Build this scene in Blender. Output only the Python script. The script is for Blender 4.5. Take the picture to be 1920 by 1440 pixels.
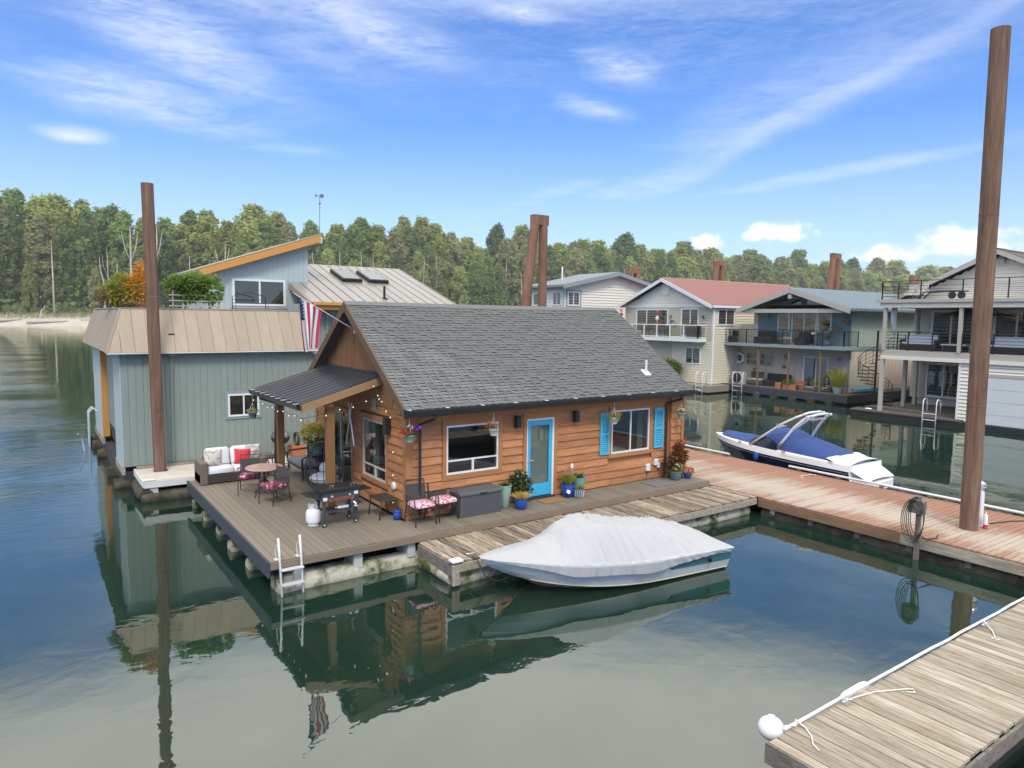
import bpy, math, random
from math import sin, cos, pi, radians, sqrt, exp, atan2, floor
from mathutils import Vector, Matrix, Euler, noise as mnoise
random.seed(11)
S = bpy.context.scene
for _o in list(bpy.data.objects): bpy.data.objects.remove(_o)
C = S.collection
R = random.uniform
# ------------------------------------------------------------------ camera
FPX, PITCH, YAW, ROLL, CAMZ = 1310.2, radians(5.4), radians(35.05), radians(0.727), 5.2
fw = Vector((sin(YAW)*cos(PITCH), cos(YAW)*cos(PITCH), -sin(PITCH)))
r0 = Vector((cos(YAW), -sin(YAW), 0)); u0 = r0.cross(fw)
rr = cos(ROLL)*r0 + sin(ROLL)*u0; uu = -sin(ROLL)*r0 + cos(ROLL)*u0
cam = bpy.data.objects.new('camera', bpy.data.cameras.new('camera')); C.objects.link(cam)
cam.data.sensor_width = 36; cam.data.lens = FPX/1920*36
cam.data.clip_start = .1; cam.data.clip_end = 12000
mw = Matrix((rr, uu, -fw)).transposed().to_4x4(); mw.translation = (0, 0, CAMZ); cam.matrix_world = mw
S.camera = cam
# ------------------------------------------------------------------ node helper
class NT:
    def __init__(s, tree): s.t = tree; s.n = tree.nodes; s.l = tree.links
    def add(s, typ, props=None, **ins):
        n = s.n.new(typ)
        for k, v in (props or {}).items(): setattr(n, k, v)
        for k, v in ins.items(): s.put(n.inputs[int(k[1:])] if k[0] == 'i' and k[1:].isdigit() else n.inputs[k.replace('_', ' ')], v)
        return n
    def put(s, sock, v):
        if isinstance(v, bpy.types.NodeSocket): s.l.new(v, sock)
        elif v is not None: sock.default_value = v
    def m(s, op, a, b=None, c=None, clamp=False):
        n = s.n.new('ShaderNodeMath'); n.operation = op; n.use_clamp = clamp
        for i, v in enumerate((a, b, c)):
            if v is not None: s.put(n.inputs[i], v)
        return n.outputs[0]
    def mix(s, f, a, b, typ='MIX'):
        n = s.n.new('ShaderNodeMix'); n.data_type = 'RGBA'; n.blend_type = typ; n.clamp_factor = True
        s.put(n.inputs[0], f); s.put(n.inputs[6], a); s.put(n.inputs[7], b); return n.outputs[2]
    def rng(s, v, a, b, c=0., d=1., smooth=False):
        n = s.n.new('ShaderNodeMapRange'); n.clamp = True
        if smooth: n.interpolation_type = 'SMOOTHSTEP'
        s.put(n.inputs[0], v)
        for i, q in enumerate((a, b, c, d)): s.put(n.inputs[i+1], q)
        return n.outputs[0]
    def noise(s, vec, scale, detail=4, rough=.55, dist=0):
        n = s.add('ShaderNodeTexNoise', None, Vector=vec, Scale=scale, Detail=detail, Roughness=rough, Distortion=dist); return n.outputs[0]
    def mapping(s, vec, loc=None, scale=None, rot=None):
        n = s.add('ShaderNodeMapping', None, Vector=vec)
        if loc is not None: s.put(n.inputs[1], loc)
        if rot is not None: s.put(n.inputs[2], rot)
        if scale is not None: s.put(n.inputs[3], scale)
        return n.outputs[0]
def rgb(c): return (c[0], c[1], c[2], 1)
# ------------------------------------------------------------------ world, sun, exposure
W = bpy.data.worlds.new('World'); S.world = W; W.use_nodes = True
SUN_EL, SUN_AZ = radians(50), radians(208)       # azimuth clockwise from +Y
def world():
    t = NT(W.node_tree); t.n.clear()
    sky = t.add('ShaderNodeTexSky', dict(sky_type='NISHITA', sun_disc=False, sun_elevation=SUN_EL, sun_rotation=SUN_AZ, altitude=50, air_density=1.0, dust_density=.3, ozone_density=2.2))
    base = t.mix(1.0, sky.outputs[0], rgb((.39, .68, 1.10)), 'MULTIPLY')
    g = t.add('ShaderNodeTexCoord').outputs['Generated']
    sep = t.add('ShaderNodeSeparateXYZ', None, i0=g)
    x, y, z = sep.outputs
    az = t.m('MULTIPLY', t.m('ARCTAN2', x, y), 180/pi)        # degrees from +Y, clockwise
    el = t.m('MULTIPLY', t.m('ARCSINE', z), 180/pi)
    zc = t.m('MAXIMUM', t.m('ADD', z, .12), .02)
    flat = t.add('ShaderNodeCombineXYZ', None, i0=t.m('DIVIDE', x, zc), i1=t.m('DIVIDE', y, zc)).outputs[0]
    ae = t.add('ShaderNodeCombineXYZ', None, i0=az, i1=el).outputs[0]
    warp = t.m('SUBTRACT', t.noise(t.mapping(ae, scale=(.05, .12, 1)), 1, 5), .5)
    streak = t.noise(t.mapping(ae, scale=(.10, .62, 1), rot=(0, 0, radians(-17))), 1, 11, .66, .9)
    fine = t.noise(t.mapping(ae, scale=(.42, 2.1, 1), rot=(0, 0, radians(-20))), 1, 11, .72, 1.3)
    tex = t.rng(t.m('ADD', t.m('MULTIPLY', streak, .6), t.m('MULTIPLY', fine, .4)), .40, .64, 0, 1)
    total = None
    def blob(a0, e0, wa, we, rot, amp, lo=.25):                 # soft elongated cirrus patch at azimuth a0, elevation e0
        nonlocal total
        c, s_ = cos(radians(rot)), sin(radians(rot))
        da = t.m('SUBTRACT', az, a0); de = t.m('ADD', t.m('SUBTRACT', el, e0), t.m('MULTIPLY', warp, we*3.4))
        p = t.m('ADD', t.m('MULTIPLY', da, c/wa), t.m('MULTIPLY', de, s_/wa))
        q = t.m('ADD', t.m('MULTIPLY', da, -s_/we), t.m('MULTIPLY', de, c/we))
        r2 = t.m('ADD', t.m('MULTIPLY', p, p), t.m('MULTIPLY', q, q))
        k = t.m('EXPONENT', t.m('MULTIPLY', r2, -1))
        k = t.m('MULTIPLY', k, t.m('ADD', t.m('MULTIPLY', tex, 1-lo), lo))
        k = t.m('MULTIPLY', k, amp)
        total = k if total is None else t.m('MAXIMUM', total, k)
    blob(10, 18.5, 9, 2.6, -22, .9); blob(8, 14.6, 8, 1.5, -8, .85); blob(23, 21.5, 8, 1.6, -14, .85)
    blob(12, 24.5, 13, 3.5, -25, .75); blob(3.5, 12.0, 2.0, .55, 0, 1.0, .7); blob(18, 12.2, 4.5, .7, 0, .45)
    blob(56, 14.5, 26, 1.1, 24, .58, .5); blob(46, 11.0, 13, 1.5, 20, .55, .4); blob(60, 17.5, 22, 2.6, 20, .38)
    blob(35.5, 22.6, 3.4, .9, -6, .8, .1); blob(43, 18.8, 3.4, 1.1, -10, .85, .1); blob(41, 16.2, 2.8, .7, -12, .8, .1)
    blob(59, 10.6, 14, .6, 7, .6, .5); blob(64, 9.4, 3, .5, 0, .55); blob(36, 9.2, 9, 1.0, 16, .55, .4)
    wisp = t.m('MULTIPLY', t.m('MULTIPLY', t.rng(el, 11, 23, 0, 1, True), t.rng(t.m('ADD', t.m('MULTIPLY', streak, .5), t.m('MULTIPLY', fine, .5)), .42, .66, 0, 1)), .26)
    total = t.m('MAXIMUM', total, wisp)
    # thin high cloud thickening overhead, outside the frame, which the grey water mirrors
    veil = t.noise(t.mapping(flat, scale=(.9, 1.5, 1), rot=(0, 0, .6)), 1, 8, .6, .6)
    veil = t.m('MULTIPLY', t.rng(el, 21.5, 28.5, 0, 1, True), t.rng(veil, .25, .6, .78, 1.0))
    # low haze
    total = t.m('MAXIMUM', total, t.rng(el, 0, 17, .56, 0, True))
    # small fair-weather cumulus close to the horizon on the right
    cn = t.noise(t.mapping(ae, scale=(.75, .85, 1)), 1, 10, .55, .15)
    cum = None
    for a0, e0, wa, we, amp in ((50.3, 5.9, 1.9, 1.1, 1), (55.3, 6.5, 3.0, 1.15, 1.1), (62.8, 4.7, 2.4, 1.0, 1.1), (67.6, 5.3, 3.4, 1.5, 1.15), (72.8, 5.0, 3, 1.3, 1.1), (77, 4, 3, 1.4, 1), (86, 5, 4, 1.6, 1), (97, 4.5, 5, 1.5, 1), (-14, 5, 4, 1.3, .9), (-40, 6, 6, 1.6, 1)):
        p = t.m('DIVIDE', t.m('SUBTRACT', az, a0), wa)
        q = t.m('SUBTRACT', el, e0); q = t.m('DIVIDE', q, t.m('ADD', t.m('MULTIPLY', t.m('LESS_THAN', q, 0), -we*.45), we))
        k = t.m('SUBTRACT', amp, t.m('SQRT', t.m('ADD', t.m('MULTIPLY', p, p), t.m('MULTIPLY', q, q))))
        cum = k if cum is None else t.m('MAXIMUM', cum, k)
    body = t.m('ADD', cum, t.m('MULTIPLY', t.m('SUBTRACT', cn, .5), 1.9)); cmask = t.rng(body, .05, .70, 0, .88, True)
    cirrus = rgb((5.9, 6.2, 7.1)); overcast = rgb((9.3, 9.35, 9.1)); white = rgb((8.6, 8.7, 9.0))
    col = t.mix(t.m('MULTIPLY', total, .85), base, cirrus)
    col = t.mix(veil, col, overcast)
    col = t.mix(cmask, col, t.mix(t.rng(body, .35, 1.0), rgb((6.4, 6.8, 7.7)), white))
    # below the horizon: a dim ground tone
    col = t.mix(t.m('LESS_THAN', z, -.002), col, rgb((1.6, 1.8, 1.8)))
    bg = t.add('ShaderNodeBackground', None, Color=col, Strength=.125)
    t.l.new(bg.outputs[0], t.add('ShaderNodeOutputWorld').inputs[0])
world()
sun = bpy.data.objects.new('sun', bpy.data.lights.new('sun', 'SUN')); C.objects.link(sun)
sun.data.energy = 1.6; sun.data.angle = radians(14); sun.data.color = (1, .95, .88)
sd = Vector((sin(SUN_AZ)*cos(SUN_EL), cos(SUN_AZ)*cos(SUN_EL), sin(SUN_EL)))
sun.rotation_euler = sd.to_track_quat('Z', 'Y').to_euler()
V = S.view_settings
S.display_settings.display_device = 'sRGB'; V.view_transform = 'Standard'; V.look = 'None'; V.gamma = 1; V.exposure = .55
try: V.use_curve_mapping = False
except Exception: pass
S.render.engine = 'CYCLES'
S.cycles.max_bounces = 6; S.cycles.diffuse_bounces = 3; S.cycles.glossy_bounces = 4; S.cycles.transparent_max_bounces = 12; S.cycles.transmission_bounces = 4
S.cycles.volume_bounces = 0; S.cycles.use_denoising = True
S.cycles.caustics_reflective = False; S.cycles.caustics_refractive = False
# ------------------------------------------------------------------ materials
MATS = {}
def newmat(name):
    m = bpy.data.materials.new(name); m.use_nodes = True
    t = NT(m.node_tree); t.n.clear()
    b = t.add('ShaderNodeBsdfPrincipled'); o = t.add('ShaderNodeOutputMaterial'); t.l.new(b.outputs[0], o.inputs[0])
    MATS[name] = m
    return m, t, b
def mat(name, c, r=.6, metal=0, var=.18, scale=3., st=(1, 1, 1), rnd=.0, bump=0, bscale=40, c2=None, lo=.35, hi=.65, spec=.4, emit=0, trans=0):
    m, t, b = newmat(name)
    rn = t.add('ShaderNodeObjectInfo').outputs['Random']
    tc = t.add('ShaderNodeTexCoord').outputs['Object']
    off = t.add('ShaderNodeCombineXYZ', None, i0=t.m('MULTIPLY', rn, 71), i1=t.m('MULTIPLY', rn, 37), i2=t.m('MULTIPLY', rn, 53)).outputs[0]
    v = t.mapping(tc, loc=off, scale=st)
    n = t.noise(v, scale, 7, .6)
    col = rgb(c)
    if c2: col = t.mix(t.rng(n, lo, hi), rgb(c), rgb(c2))
    if var:
        n2 = t.noise(v, scale*2.7, 5, .6)
        k = t.m('ADD', t.m('MULTIPLY', n2, 2*var), 1-var)
        col = t.mix(1.0, col, t.add('ShaderNodeCombineXYZ', None, i0=k, i1=k, i2=k).outputs[0], 'MULTIPLY')
    if rnd:
        k = t.m('ADD', t.m('MULTIPLY', rn, 2*rnd), 1-rnd)
        col = t.mix(1.0, col, t.add('ShaderNodeCombineXYZ', None, i0=k, i1=k, i2=k).outputs[0], 'MULTIPLY')
    t.put(b.inputs['Base Color'], col)
    t.put(b.inputs['Roughness'], t.rng(n, 0, 1, max(.02, r-.1), min(1, r+.1)))
    b.inputs['Metallic'].default_value = metal; b.inputs['Specular IOR Level'].default_value = spec
    if bump:
        bn = t.add('ShaderNodeBump', None, Strength=1.0, Distance=bump, Height=t.noise(v, bscale, 6, .65))
        t.l.new(bn.outputs[0], b.inputs['Normal'])
    if emit:
        b.inputs['Emission Color'].default_value = rgb(c); b.inputs['Emission Strength'].default_value = emit
    return m
# ------------------------------------------------------------------ mesh builder
class MB:
    def __init__(s): s.v = []; s.f = []
    def add(s, vs, fs):
        k = len(s.v); s.v += [tuple(p) for p in vs]; s.f += [tuple(i+k for i in f) for f in fs]; return s
    def box(s, x0, x1, y0, y1, z0, z1, M=None):
        vs = [Vector((x, y, z)) for z in (z0, z1) for y in (y0, y1) for x in (x0, x1)]
        if M is not None: vs = [M @ p for p in vs]
        return s.add(vs, [(0, 2, 3, 1), (4, 5, 7, 6), (0, 1, 5, 4), (2, 6, 7, 3), (0, 4, 6, 2), (1, 3, 7, 5)])
    def bbox(s, x0, x1, y0, y1, z0, z1, b=.02, M=None):          # box with chamfered vertical and top edges
        P = lambda i, z: [(x0+i, y0+b, z), (x0+b, y0+i, z), (x1-b, y0+i, z), (x1-i, y0+b, z), (x1-i, y1-b, z), (x1-b, y1-i, z), (x0+b, y1-i, z), (x0+i, y1-b, z)]
        rings = [P(0, z0), P(0, z1-b), [(x+(b*.7 if x < (x0+x1)/2 else -b*.7), y+(b*.7 if y < (y0+y1)/2 else -b*.7), z1) for x, y, z in P(0, z1)]]
        vs = [Vector(p) for r in rings for p in r]
        if M is not None: vs = [M @ p for p in vs]
        fs = [tuple(range(7, -1, -1)), tuple(range(16, 24))]
        for k in range(2):
            for i in range(8): j = (i+1) % 8; fs.append((k*8+i, k*8+j, k*8+8+j, k*8+8+i))
        return s.add(vs, fs)
    def prism(s, poly, ax, a, b):                               # poly of (p,q); ax 'x': (y,z), 'y': (x,z), 'z': (x,y)
        n = len(poly)
        mk = {'x': lambda p, q, t: (t, p, q), 'y': lambda p, q, t: (p, t, q), 'z': lambda p, q, t: (p, q, t)}[ax]
        vs = [mk(p, q, a) for p, q in poly] + [mk(p, q, b) for p, q in poly]
        return s.add(vs, [tuple(range(n)), tuple(range(2*n-1, n-1, -1))] + [(i, n+i, n+(i+1) % n, (i+1) % n) for i in range(n)])
    def tube(s, pts, r, n=8, closed=False):
        pts = [Vector(p) for p in pts]; m = len(pts)
        rs = r if isinstance(r, (list, tuple)) else [r]*m
        vs = []; up = None
        for i, p in enumerate(pts):
            a = pts[(i-1) % m] if (i or closed) else p; b = pts[(i+1) % m] if (i < m-1 or closed) else p
            d = (b-a)
            if d.length < 1e-9: d = Vector((0, 0, 1))
            d.normalize()
            if up is None: up = Vector((0, 0, 1)) if abs(d.z) < .9 else Vector((1, 0, 0))
            e = d.cross(up)
            if e.length < 1e-4: e = d.cross(Vector((.3, 1, .2)))
            e.normalize(); g = e.cross(d); up = g
            vs += [p+rs[i]*(cos(2*pi*k/n)*e+sin(2*pi*k/n)*g) for k in range(n)]
        fs = []
        for i in range(m if closed else m-1):
            j = (i+1) % m
            for k in range(n): l = (k+1) % n; fs.append((i*n+k, j*n+k, j*n+l, i*n+l))
        if not closed: fs += [tuple(range(n)), tuple(range(m*n-1, m*n-n-1, -1))]
        return s.add(vs, fs)
    def cyl(s, p0, p1, r, r1=None, n=12): return s.tube([p0, p1], [r, r if r1 is None else r1], n)
    def lathe(s, cx, cy, prof, n=20, z=0, M=None):
        vs = [Vector((cx+r*cos(2*pi*k/n), cy+r*sin(2*pi*k/n), z+h)) for r, h in prof for k in range(n)]
        if M is not None: vs = [M @ p for p in vs]
        fs = [(i*n+k, i*n+(k+1) % n, (i+1)*n+(k+1) % n, (i+1)*n+k) for i in range(len(prof)-1) for k in range(n)]
        fs += [tuple(range(n-1, -1, -1)), tuple(range((len(prof)-1)*n, len(prof)*n))]
        return s.add(vs, fs)
    def ball(s, c, r, nu=12, nv=8, M=None):
        r = r if isinstance(r, (tuple, list)) else (r, r, r)
        vs = [Vector((r[0]*sin(pi*j/nv)*cos(2*pi*i/nu), r[1]*sin(pi*j/nv)*sin(2*pi*i/nu), r[2]*cos(pi*j/nv))) for j in range(nv+1) for i in range(nu)]
        if M is not None: vs = [M @ p for p in vs]
        vs = [p+Vector(c) for p in vs]
        return s.add(vs, [(j*nu+i, (j+1)*nu+i, (j+1)*nu+(i+1) % nu, j*nu+(i+1) % nu) for j in range(nv) for i in range(nu)])
    def grid(s, fn, nu, nv):
        vs = [fn(i/nu, j/nv) for j in range(nv+1) for i in range(nu+1)]
        return s.add(vs, [(j*(nu+1)+i, j*(nu+1)+i+1, (j+1)*(nu+1)+i+1, (j+1)*(nu+1)+i) for j in range(nv) for i in range(nu)])
    def quad(s, *p): return s.add(p, [tuple(range(len(p)))])
    def pb(s, pl, c, u0, u1, z0, z1, d0, d1):                   # box on a facade: pl 'Y' faces -Y at y=c, 'X' faces -X at x=c; d outwards
        if pl == 'Y': return s.box(u0, u1, c-d1, c-d0, z0, z1)
        return s.box(c-d1, c-d0, u0, u1, z0, z1)
    def leaf(s, p, l, w, d=None, droop=.3):                      # one bent two-quad leaf
        d = d or Vector((R(-1, 1), R(-1, 1), R(-.3, .8))).normalized()
        side = d.cross(Vector((R(-.3, .3), R(-.3, .3), 1))).normalized()*w
        p = Vector(p); q = p+d*l*.5+Vector((0, 0, l*.08)); e = p+d*l-Vector((0, 0, l*droop))
        return s.add([p, q+side, e, q-side], [(0, 1, 2), (0, 2, 3)])
    def mesh(s, name, m, off=(0, 0, 0), smooth=False):
        me = bpy.data.meshes.new(name); o = Vector(off)
        me.from_pydata([Vector(p)-o for p in s.v], [], s.f)
        if m: me.materials.append(MATS[m])
        me.update()
        if smooth: me.polygons.foreach_set('use_smooth', [True]*len(me.polygons))
        return me
def lnk(name, me, parent=None, loc=(0, 0, 0), rot=None):
    o = bpy.data.objects.new(name, me); C.objects.link(o)
    if parent is not None: o.parent = parent
    o.location = loc
    if rot: o.rotation_euler = rot
    return o
WL = {}
def wpos(o): return WL.get(o.name, Vector((0, 0, 0)))
def part(name, mb, m, parent, smooth=False, label=None, kind=None, auto=None):
    w = wpos(parent)
    o = lnk(name, mb.mesh(name, m, w, smooth), parent)
    WL[o.name] = w
    if auto: shade(o, auto)
    if label: o['label'] = label
    if kind: o['kind'] = kind
    return o
def shade(o, ang=40):                                            # smooth with sharp edges above the angle
    me = o.data; me.polygons.foreach_set('use_smooth', [True]*len(me.polygons))
    try: me.set_sharp_from_angle(angle=radians(ang))
    except Exception: pass
def tag(o, label, cat, group=None, kind=None):
    o['label'] = label; o['category'] = cat
    if group: o['group'] = group
    if kind: o['kind'] = kind
    return o
def thing(name, label, cat, loc, group=None):
    o = bpy.data.objects.new(name, None); C.objects.link(o); o.location = loc; WL[o.name] = Vector(loc)
    o.empty_display_size = .2
    return tag(o, label, cat, group)
def single(name, mb, m, label, cat, group=None, smooth=False, auto=None, kind=None):
    xs, ys, zs = zip(*mb.v); w = Vector(((min(xs)+max(xs))/2, (min(ys)+max(ys))/2, min(zs)))
    o = lnk(name, mb.mesh(name, m, w, smooth)); o.location = w; WL[o.name] = w
    if auto: shade(o, auto)
    return tag(o, label, cat, group, kind)
def struct(name, mb, m, smooth=False):
    o = lnk(name, mb.mesh(name, m, (0, 0, 0), smooth)); o['kind'] = 'structure'; WL[o.name] = Vector((0, 0, 0)); return o
def dup(root, loc, rz=0, label=None, group=None, sc=None):
    r = root.copy(); C.objects.link(r); r.location = loc; r.rotation_euler = (0, 0, rz); WL[r.name] = Vector(loc)
    if sc: r.scale = (sc, sc, sc) if not isinstance(sc, tuple) else sc
    if label: r['label'] = label
    if group: r['group'] = group
    for ch in list(root.children):
        c = ch.copy(); C.objects.link(c); c.parent = r
        for g in list(ch.children):
            d = g.copy(); C.objects.link(d); d.parent = c
    return r
def M4(loc=(0, 0, 0), rz=0, rx=0, ry=0): return Matrix.Translation(loc) @ Euler((rx, ry, rz)).to_matrix().to_4x4()
def board_mesh(name, l, w, t, m, axis='y'):                      # slightly eased plank along one axis, origin at its middle top
    b = MB(); e = min(.006, w*.06)
    pr = [(-w/2, -t), (w/2, -t), (w/2, -e), (w/2-e, 0), (-w/2+e, 0), (-w/2, -e)]
    b.prism(pr, 'y' if axis == 'y' else 'x', -l/2, l/2)
    return b.mesh(name, m)
def planks(parent, name, axis, s0, s1, pitch, gap, span, z, t, m, jz=.002, jl=.01, jr=.0):
    """planks laid side by side from s0 to s1; span(s) -> list of (a0,a1) runs across"""
    w = wpos(parent); cache = {}; n = max(1, round((s1-s0)/pitch)); p = (s1-s0)/n; out = []
    for i in range(n):
        s = s0+(i+.5)*p
        for a0, a1 in span(s):
            l = round(a1-a0, 3)
            if l not in cache: cache[l] = board_mesh(name, l, p-gap, t, m, axis)
            c = (a0+a1)/2+R(-jl, jl)
            loc = Vector((s, c, z+R(-jz, jz)) if axis == 'y' else (c, s, z+R(-jz, jz)))-w
            out.append(lnk(name, cache[l], parent, loc, (0, 0, R(-jr, jr))))
    return out
def window(parent, pl, c, u0, u1, z0, z1, fm='vinyl_white', gm='glass_dark', fw_=.06, mull=(), hor=(), depth=.05, sill=None, name='window', back=.0):
    b = MB()
    b.pb(pl, c, u0, u0+fw_, z0, z1, back, depth); b.pb(pl, c, u1-fw_, u1, z0, z1, back, depth)
    b.pb(pl, c, u0+fw_, u1-fw_, z0, z0+fw_, back, depth); b.pb(pl, c, u0+fw_, u1-fw_, z1-fw_, z1, back, depth)
    for u in mull: b.pb(pl, c, u-fw_*.4, u+fw_*.4, z0+fw_, z1-fw_, back, depth*.9)
    for z, a, d in hor: b.pb(pl, c, max(a, u0+fw_), min(d, u1-fw_), z-fw_*.4, z+fw_*.4, back, depth*.85)
    f = part(name, b, fm, parent)
    g = MB(); g.pb(pl, c, u0+fw_*.6, u1-fw_*.6, z0+fw_*.6, z1-fw_*.6, depth*.3, depth*.3+.008)
    part('pane', g, gm, f)
    if sill:
        sb = MB(); sb.pb(pl, c, u0-.04, u1+.04, z0-.05, z0, 0, depth+.03); part('sill', sb, sill, f)
    return f
def rowbars(n): return [(i+.5)/n for i in range(n)]
# ------------------------------------------------------------------ palette
mat('vinyl_white', (.78, .78, .76), .45, var=.04, rnd=.0)
mat('white_paint', (.72, .71, .68), .55, var=.10, scale=2)
mat('cream_vinyl', (.60, .56, .47), .5, var=.06)
mat('black_metal', (.018, .018, .02), .45, var=.15)
mat('grey_metal', (.20, .21, .22), .35, metal=.6, var=.1)
mat('alu', (.72, .73, .74), .32, metal=.85, var=.08, scale=6)
mat('alu_white', (.74, .75, .76), .4, metal=.2, var=.05)
mat('cedar', (.53, .238, .100), .62, var=.22, scale=2.2, st=(1, 1, 9), rnd=.16, c2=(.385, .158, .062), bump=.003, bscale=16)
mat('cedar_trim', (.44, .190, .075), .6, var=.22, scale=2, st=(3, 3, 3), rnd=.08, bump=.002)
mat('cedar_panel', (.16, .070, .024), .6, var=.25, scale=2.2, st=(9, 9, .8), rnd=.06, c2=(.27, .13, .045), bump=.002)
mat('fascia_brown', (.135, .085, .050), .65, var=.2, scale=3, rnd=.06)
mat('post_brown', (.24, .115, .042), .6, var=.25, scale=2.5, st=(6, 6, 1), rnd=.1)
mat('beam_tan', (.34, .20, .09), .6, var=.25, scale=2, st=(1, 9, 9), rnd=.05)
mat('shingle', (.158, .162, .157), .92, var=.34, scale=9, rnd=.20, bump=.004, bscale=120, spec=.2)
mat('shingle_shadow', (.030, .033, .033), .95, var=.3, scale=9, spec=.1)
mat('gutter_black', (.022, .024, .027), .35, var=.1)
mat('metal_charcoal', (.060, .068, .078), .30, metal=.35, var=.12, scale=1.2, rnd=.04)
mat('composite', (.205, .172, .132), .72, var=.16, scale=3.0, st=(22, 1.4, 10), rnd=.11, bump=.0012, bscale=30)
mat('composite_edge', (.235, .175, .125), .7, var=.12, scale=3, st=(1, 20, 20))
mat('deck_rim', (.045, .052, .062), .55, var=.15, scale=2)
mat('weathered', (.43, .390, .320), .85, var=.26, scale=2.0, st=(15, .9, 8), rnd=.24, c2=(.26, .195, .125), lo=.36, hi=.66, bump=.004, bscale=14, spec=.2)
mat('weathered_dark', (.46, .395, .31), .88, var=.34, scale=2.4, st=(24, 1.1, 10), rnd=.42, c2=(.17, .115, .075), lo=.36, hi=.60, bump=.006, bscale=14, spec=.2)
mat('wood_grey', (.25, .23, .20), .9, var=.35, scale=3, st=(2, 2, 8), c2=(.14, .115, .09), bump=.004)
mat('fascia_rust', (.30, .165, .090), .8, var=.3, scale=2, st=(6, .6, 6), c2=(.20, .125, .075))
mat('log_mossy', (.50, .465, .365), .95, var=.4, scale=2.2, c2=(.085, .095, .030), lo=.46, hi=.60, bump=.02, bscale=7, spec=.15)
mat('log_dark', (.13, .11, .08), .95, var=.5, scale=3, c2=(.04, .034, .026), bump=.03, bscale=6, spec=.15)
mat('block_white', (.52, .54, .50), .8, var=.2, scale=3)
mat('concrete_dock', (.60, .545, .47), .88, var=.14, scale=1.1, c2=(.50, .45, .385), lo=.3, hi=.7, bump=.002)
mat('sage_wall', (.250, .298, .268), .75, var=.14, scale=1.0, st=(4, 4, .22), rnd=.02)
mat('sky_wall', (.42, .495, .50), .75, var=.06, scale=1.2, st=(3, 3, .4))
mat('mansard_tan', (.345, .275, .205), .5, metal=.15, var=.14, scale=1.1, st=(3, 1, .6), rnd=.07)
mat('mansard_edge', (.36, .29, .23), .5, var=.1)
mat('roof_tan', (.36, .325, .29), .35, metal=.45, var=.1, scale=.7, rnd=.04)
mat('orange_trim', (.60, .285, .070), .6, var=.1)
mat('green_door', (.20, .225, .215), .5, var=.12)
mat('rust', (.185, .090, .055), .9, var=.24, scale=1.3, st=(1, 1, .5), c2=(.300, .175, .110), lo=.30, hi=.72, bump=.004, bscale=18, spec=.25)
mat('rust_streaked', (.135, .076, .054), .9, var=.45, scale=2.2, st=(5, 5, .35), c2=(.26, .160, .110), lo=.34, hi=.66, bump=.004, bscale=5, spec=.2)
mat('wicker', (.165, .135, .105), .8, var=.3, scale=40, bump=.004, bscale=90)
mat('wicker_black', (.025, .023, .022), .7, var=.4, scale=40, bump=.003, bscale=90)
mat('cushion_white', (.66, .68, .72), .9, var=.05, scale=6, bump=.006, bscale=7)
mat('cushion_red', (.60, .035, .055), .85, var=.15, scale=6, bump=.004, bscale=9)
mat('cushion_paisley', (.58, .55, .50), .9, var=.1, scale=9, c2=(.32, .27, .24), lo=.5, hi=.58, bump=.004, bscale=9)
mat('cushion_grey', (.24, .24, .27), .9, var=.25, scale=10)
mat('cushion_pink', (.78, .62, .66), .9, var=.15, scale=22, c2=(.50, .07, .16), lo=.47, hi=.55, bump=.005, bscale=16)
mat('cushion_plum', (.22, .03, .075), .9, var=.2, scale=12, c2=(.66, .45, .50), lo=.56, hi=.60, bump=.005, bscale=16)
mat('mesh_sling', (.060, .055, .050), .7, var=.15, scale=30)
mat('chair_metal', (.045, .042, .040), .5, var=.2)
mat('table_pink', (.52, .37, .33), .5, var=.18, scale=6, c2=(.40, .22, .19))
mat('resin_grey', (.105, .112, .120), .6, var=.08, scale=6)
mat('pot_blue', (.012, .075, .38), .15, var=.12, spec=.6)
mat('pot_teal', (.17, .36, .33), .25, var=.12, spec=.5)
mat('pot_sage', (.29, .42, .36), .35, var=.1, spec=.5)
mat('pot_slate', (.13, .18, .23), .4, var=.15)
mat('pot_white', (.70, .74, .72), .4, var=.05)
mat('pot_terracotta', (.42, .15, .075), .8, var=.15)
mat('pot_red', (.45, .045, .04), .5, var=.15)
mat('soil', (.05, .035, .025), .95)
mat('teal_door', (.060, .44, .70), .4, var=.05)
mat('shutter_blue', (.085, .46, .66), .5, var=.1)
mat('coir', (.32, .17, .07), .95, var=.25, scale=18)
mat('rubber_mat', (.17, .175, .18), .85, var=.15, scale=14)
mat('rope_white', (.70, .68, .62), .9, var=.12, scale=20)
mat('hose_dark', (.055, .06, .05), .6, var=.2)
mat('gel_white', (.82, .815, .80), .35, var=.05, spec=.3)
mat('hull_teal', (.020, .155, .165), .3, var=.08, spec=.6)
mat('hull_navy', (.010, .018, .045), .12, var=.1, spec=.7)
mat('hull_silver', (.40, .40, .40), .3, var=.05)
mat('canvas_navy', (.035, .070, .225), .85, var=.12, scale=5, bump=.012, bscale=3.5)
mat('screen_navy', (.008, .014, .035), .12, spec=.6)
mat('stain_cream', (.55, .48, .30), .5, var=.2)
mat('brass', (.30, .20, .10), .5, metal=.5)
mat('plastic_blue', (.02, .10, .50), .4)
mat('bulb', (1.0, .84, .60), .4, var=0, emit=.65)
mat('flag_red', (.50, .035, .085), .8, var=.1, scale=8)
mat('flag_white', (.80, .79, .80), .8, var=.04, scale=8)
mat('flag_blue', (.018, .03, .12), .8, var=.1)
mat('orange_print', (.75, .13, .02), .6, var=.05)
mat('dark_print', (.03, .03, .03), .6, var=.05)
mat('sticker', (.70, .73, .76), .5, var=.2, scale=20)
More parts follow.
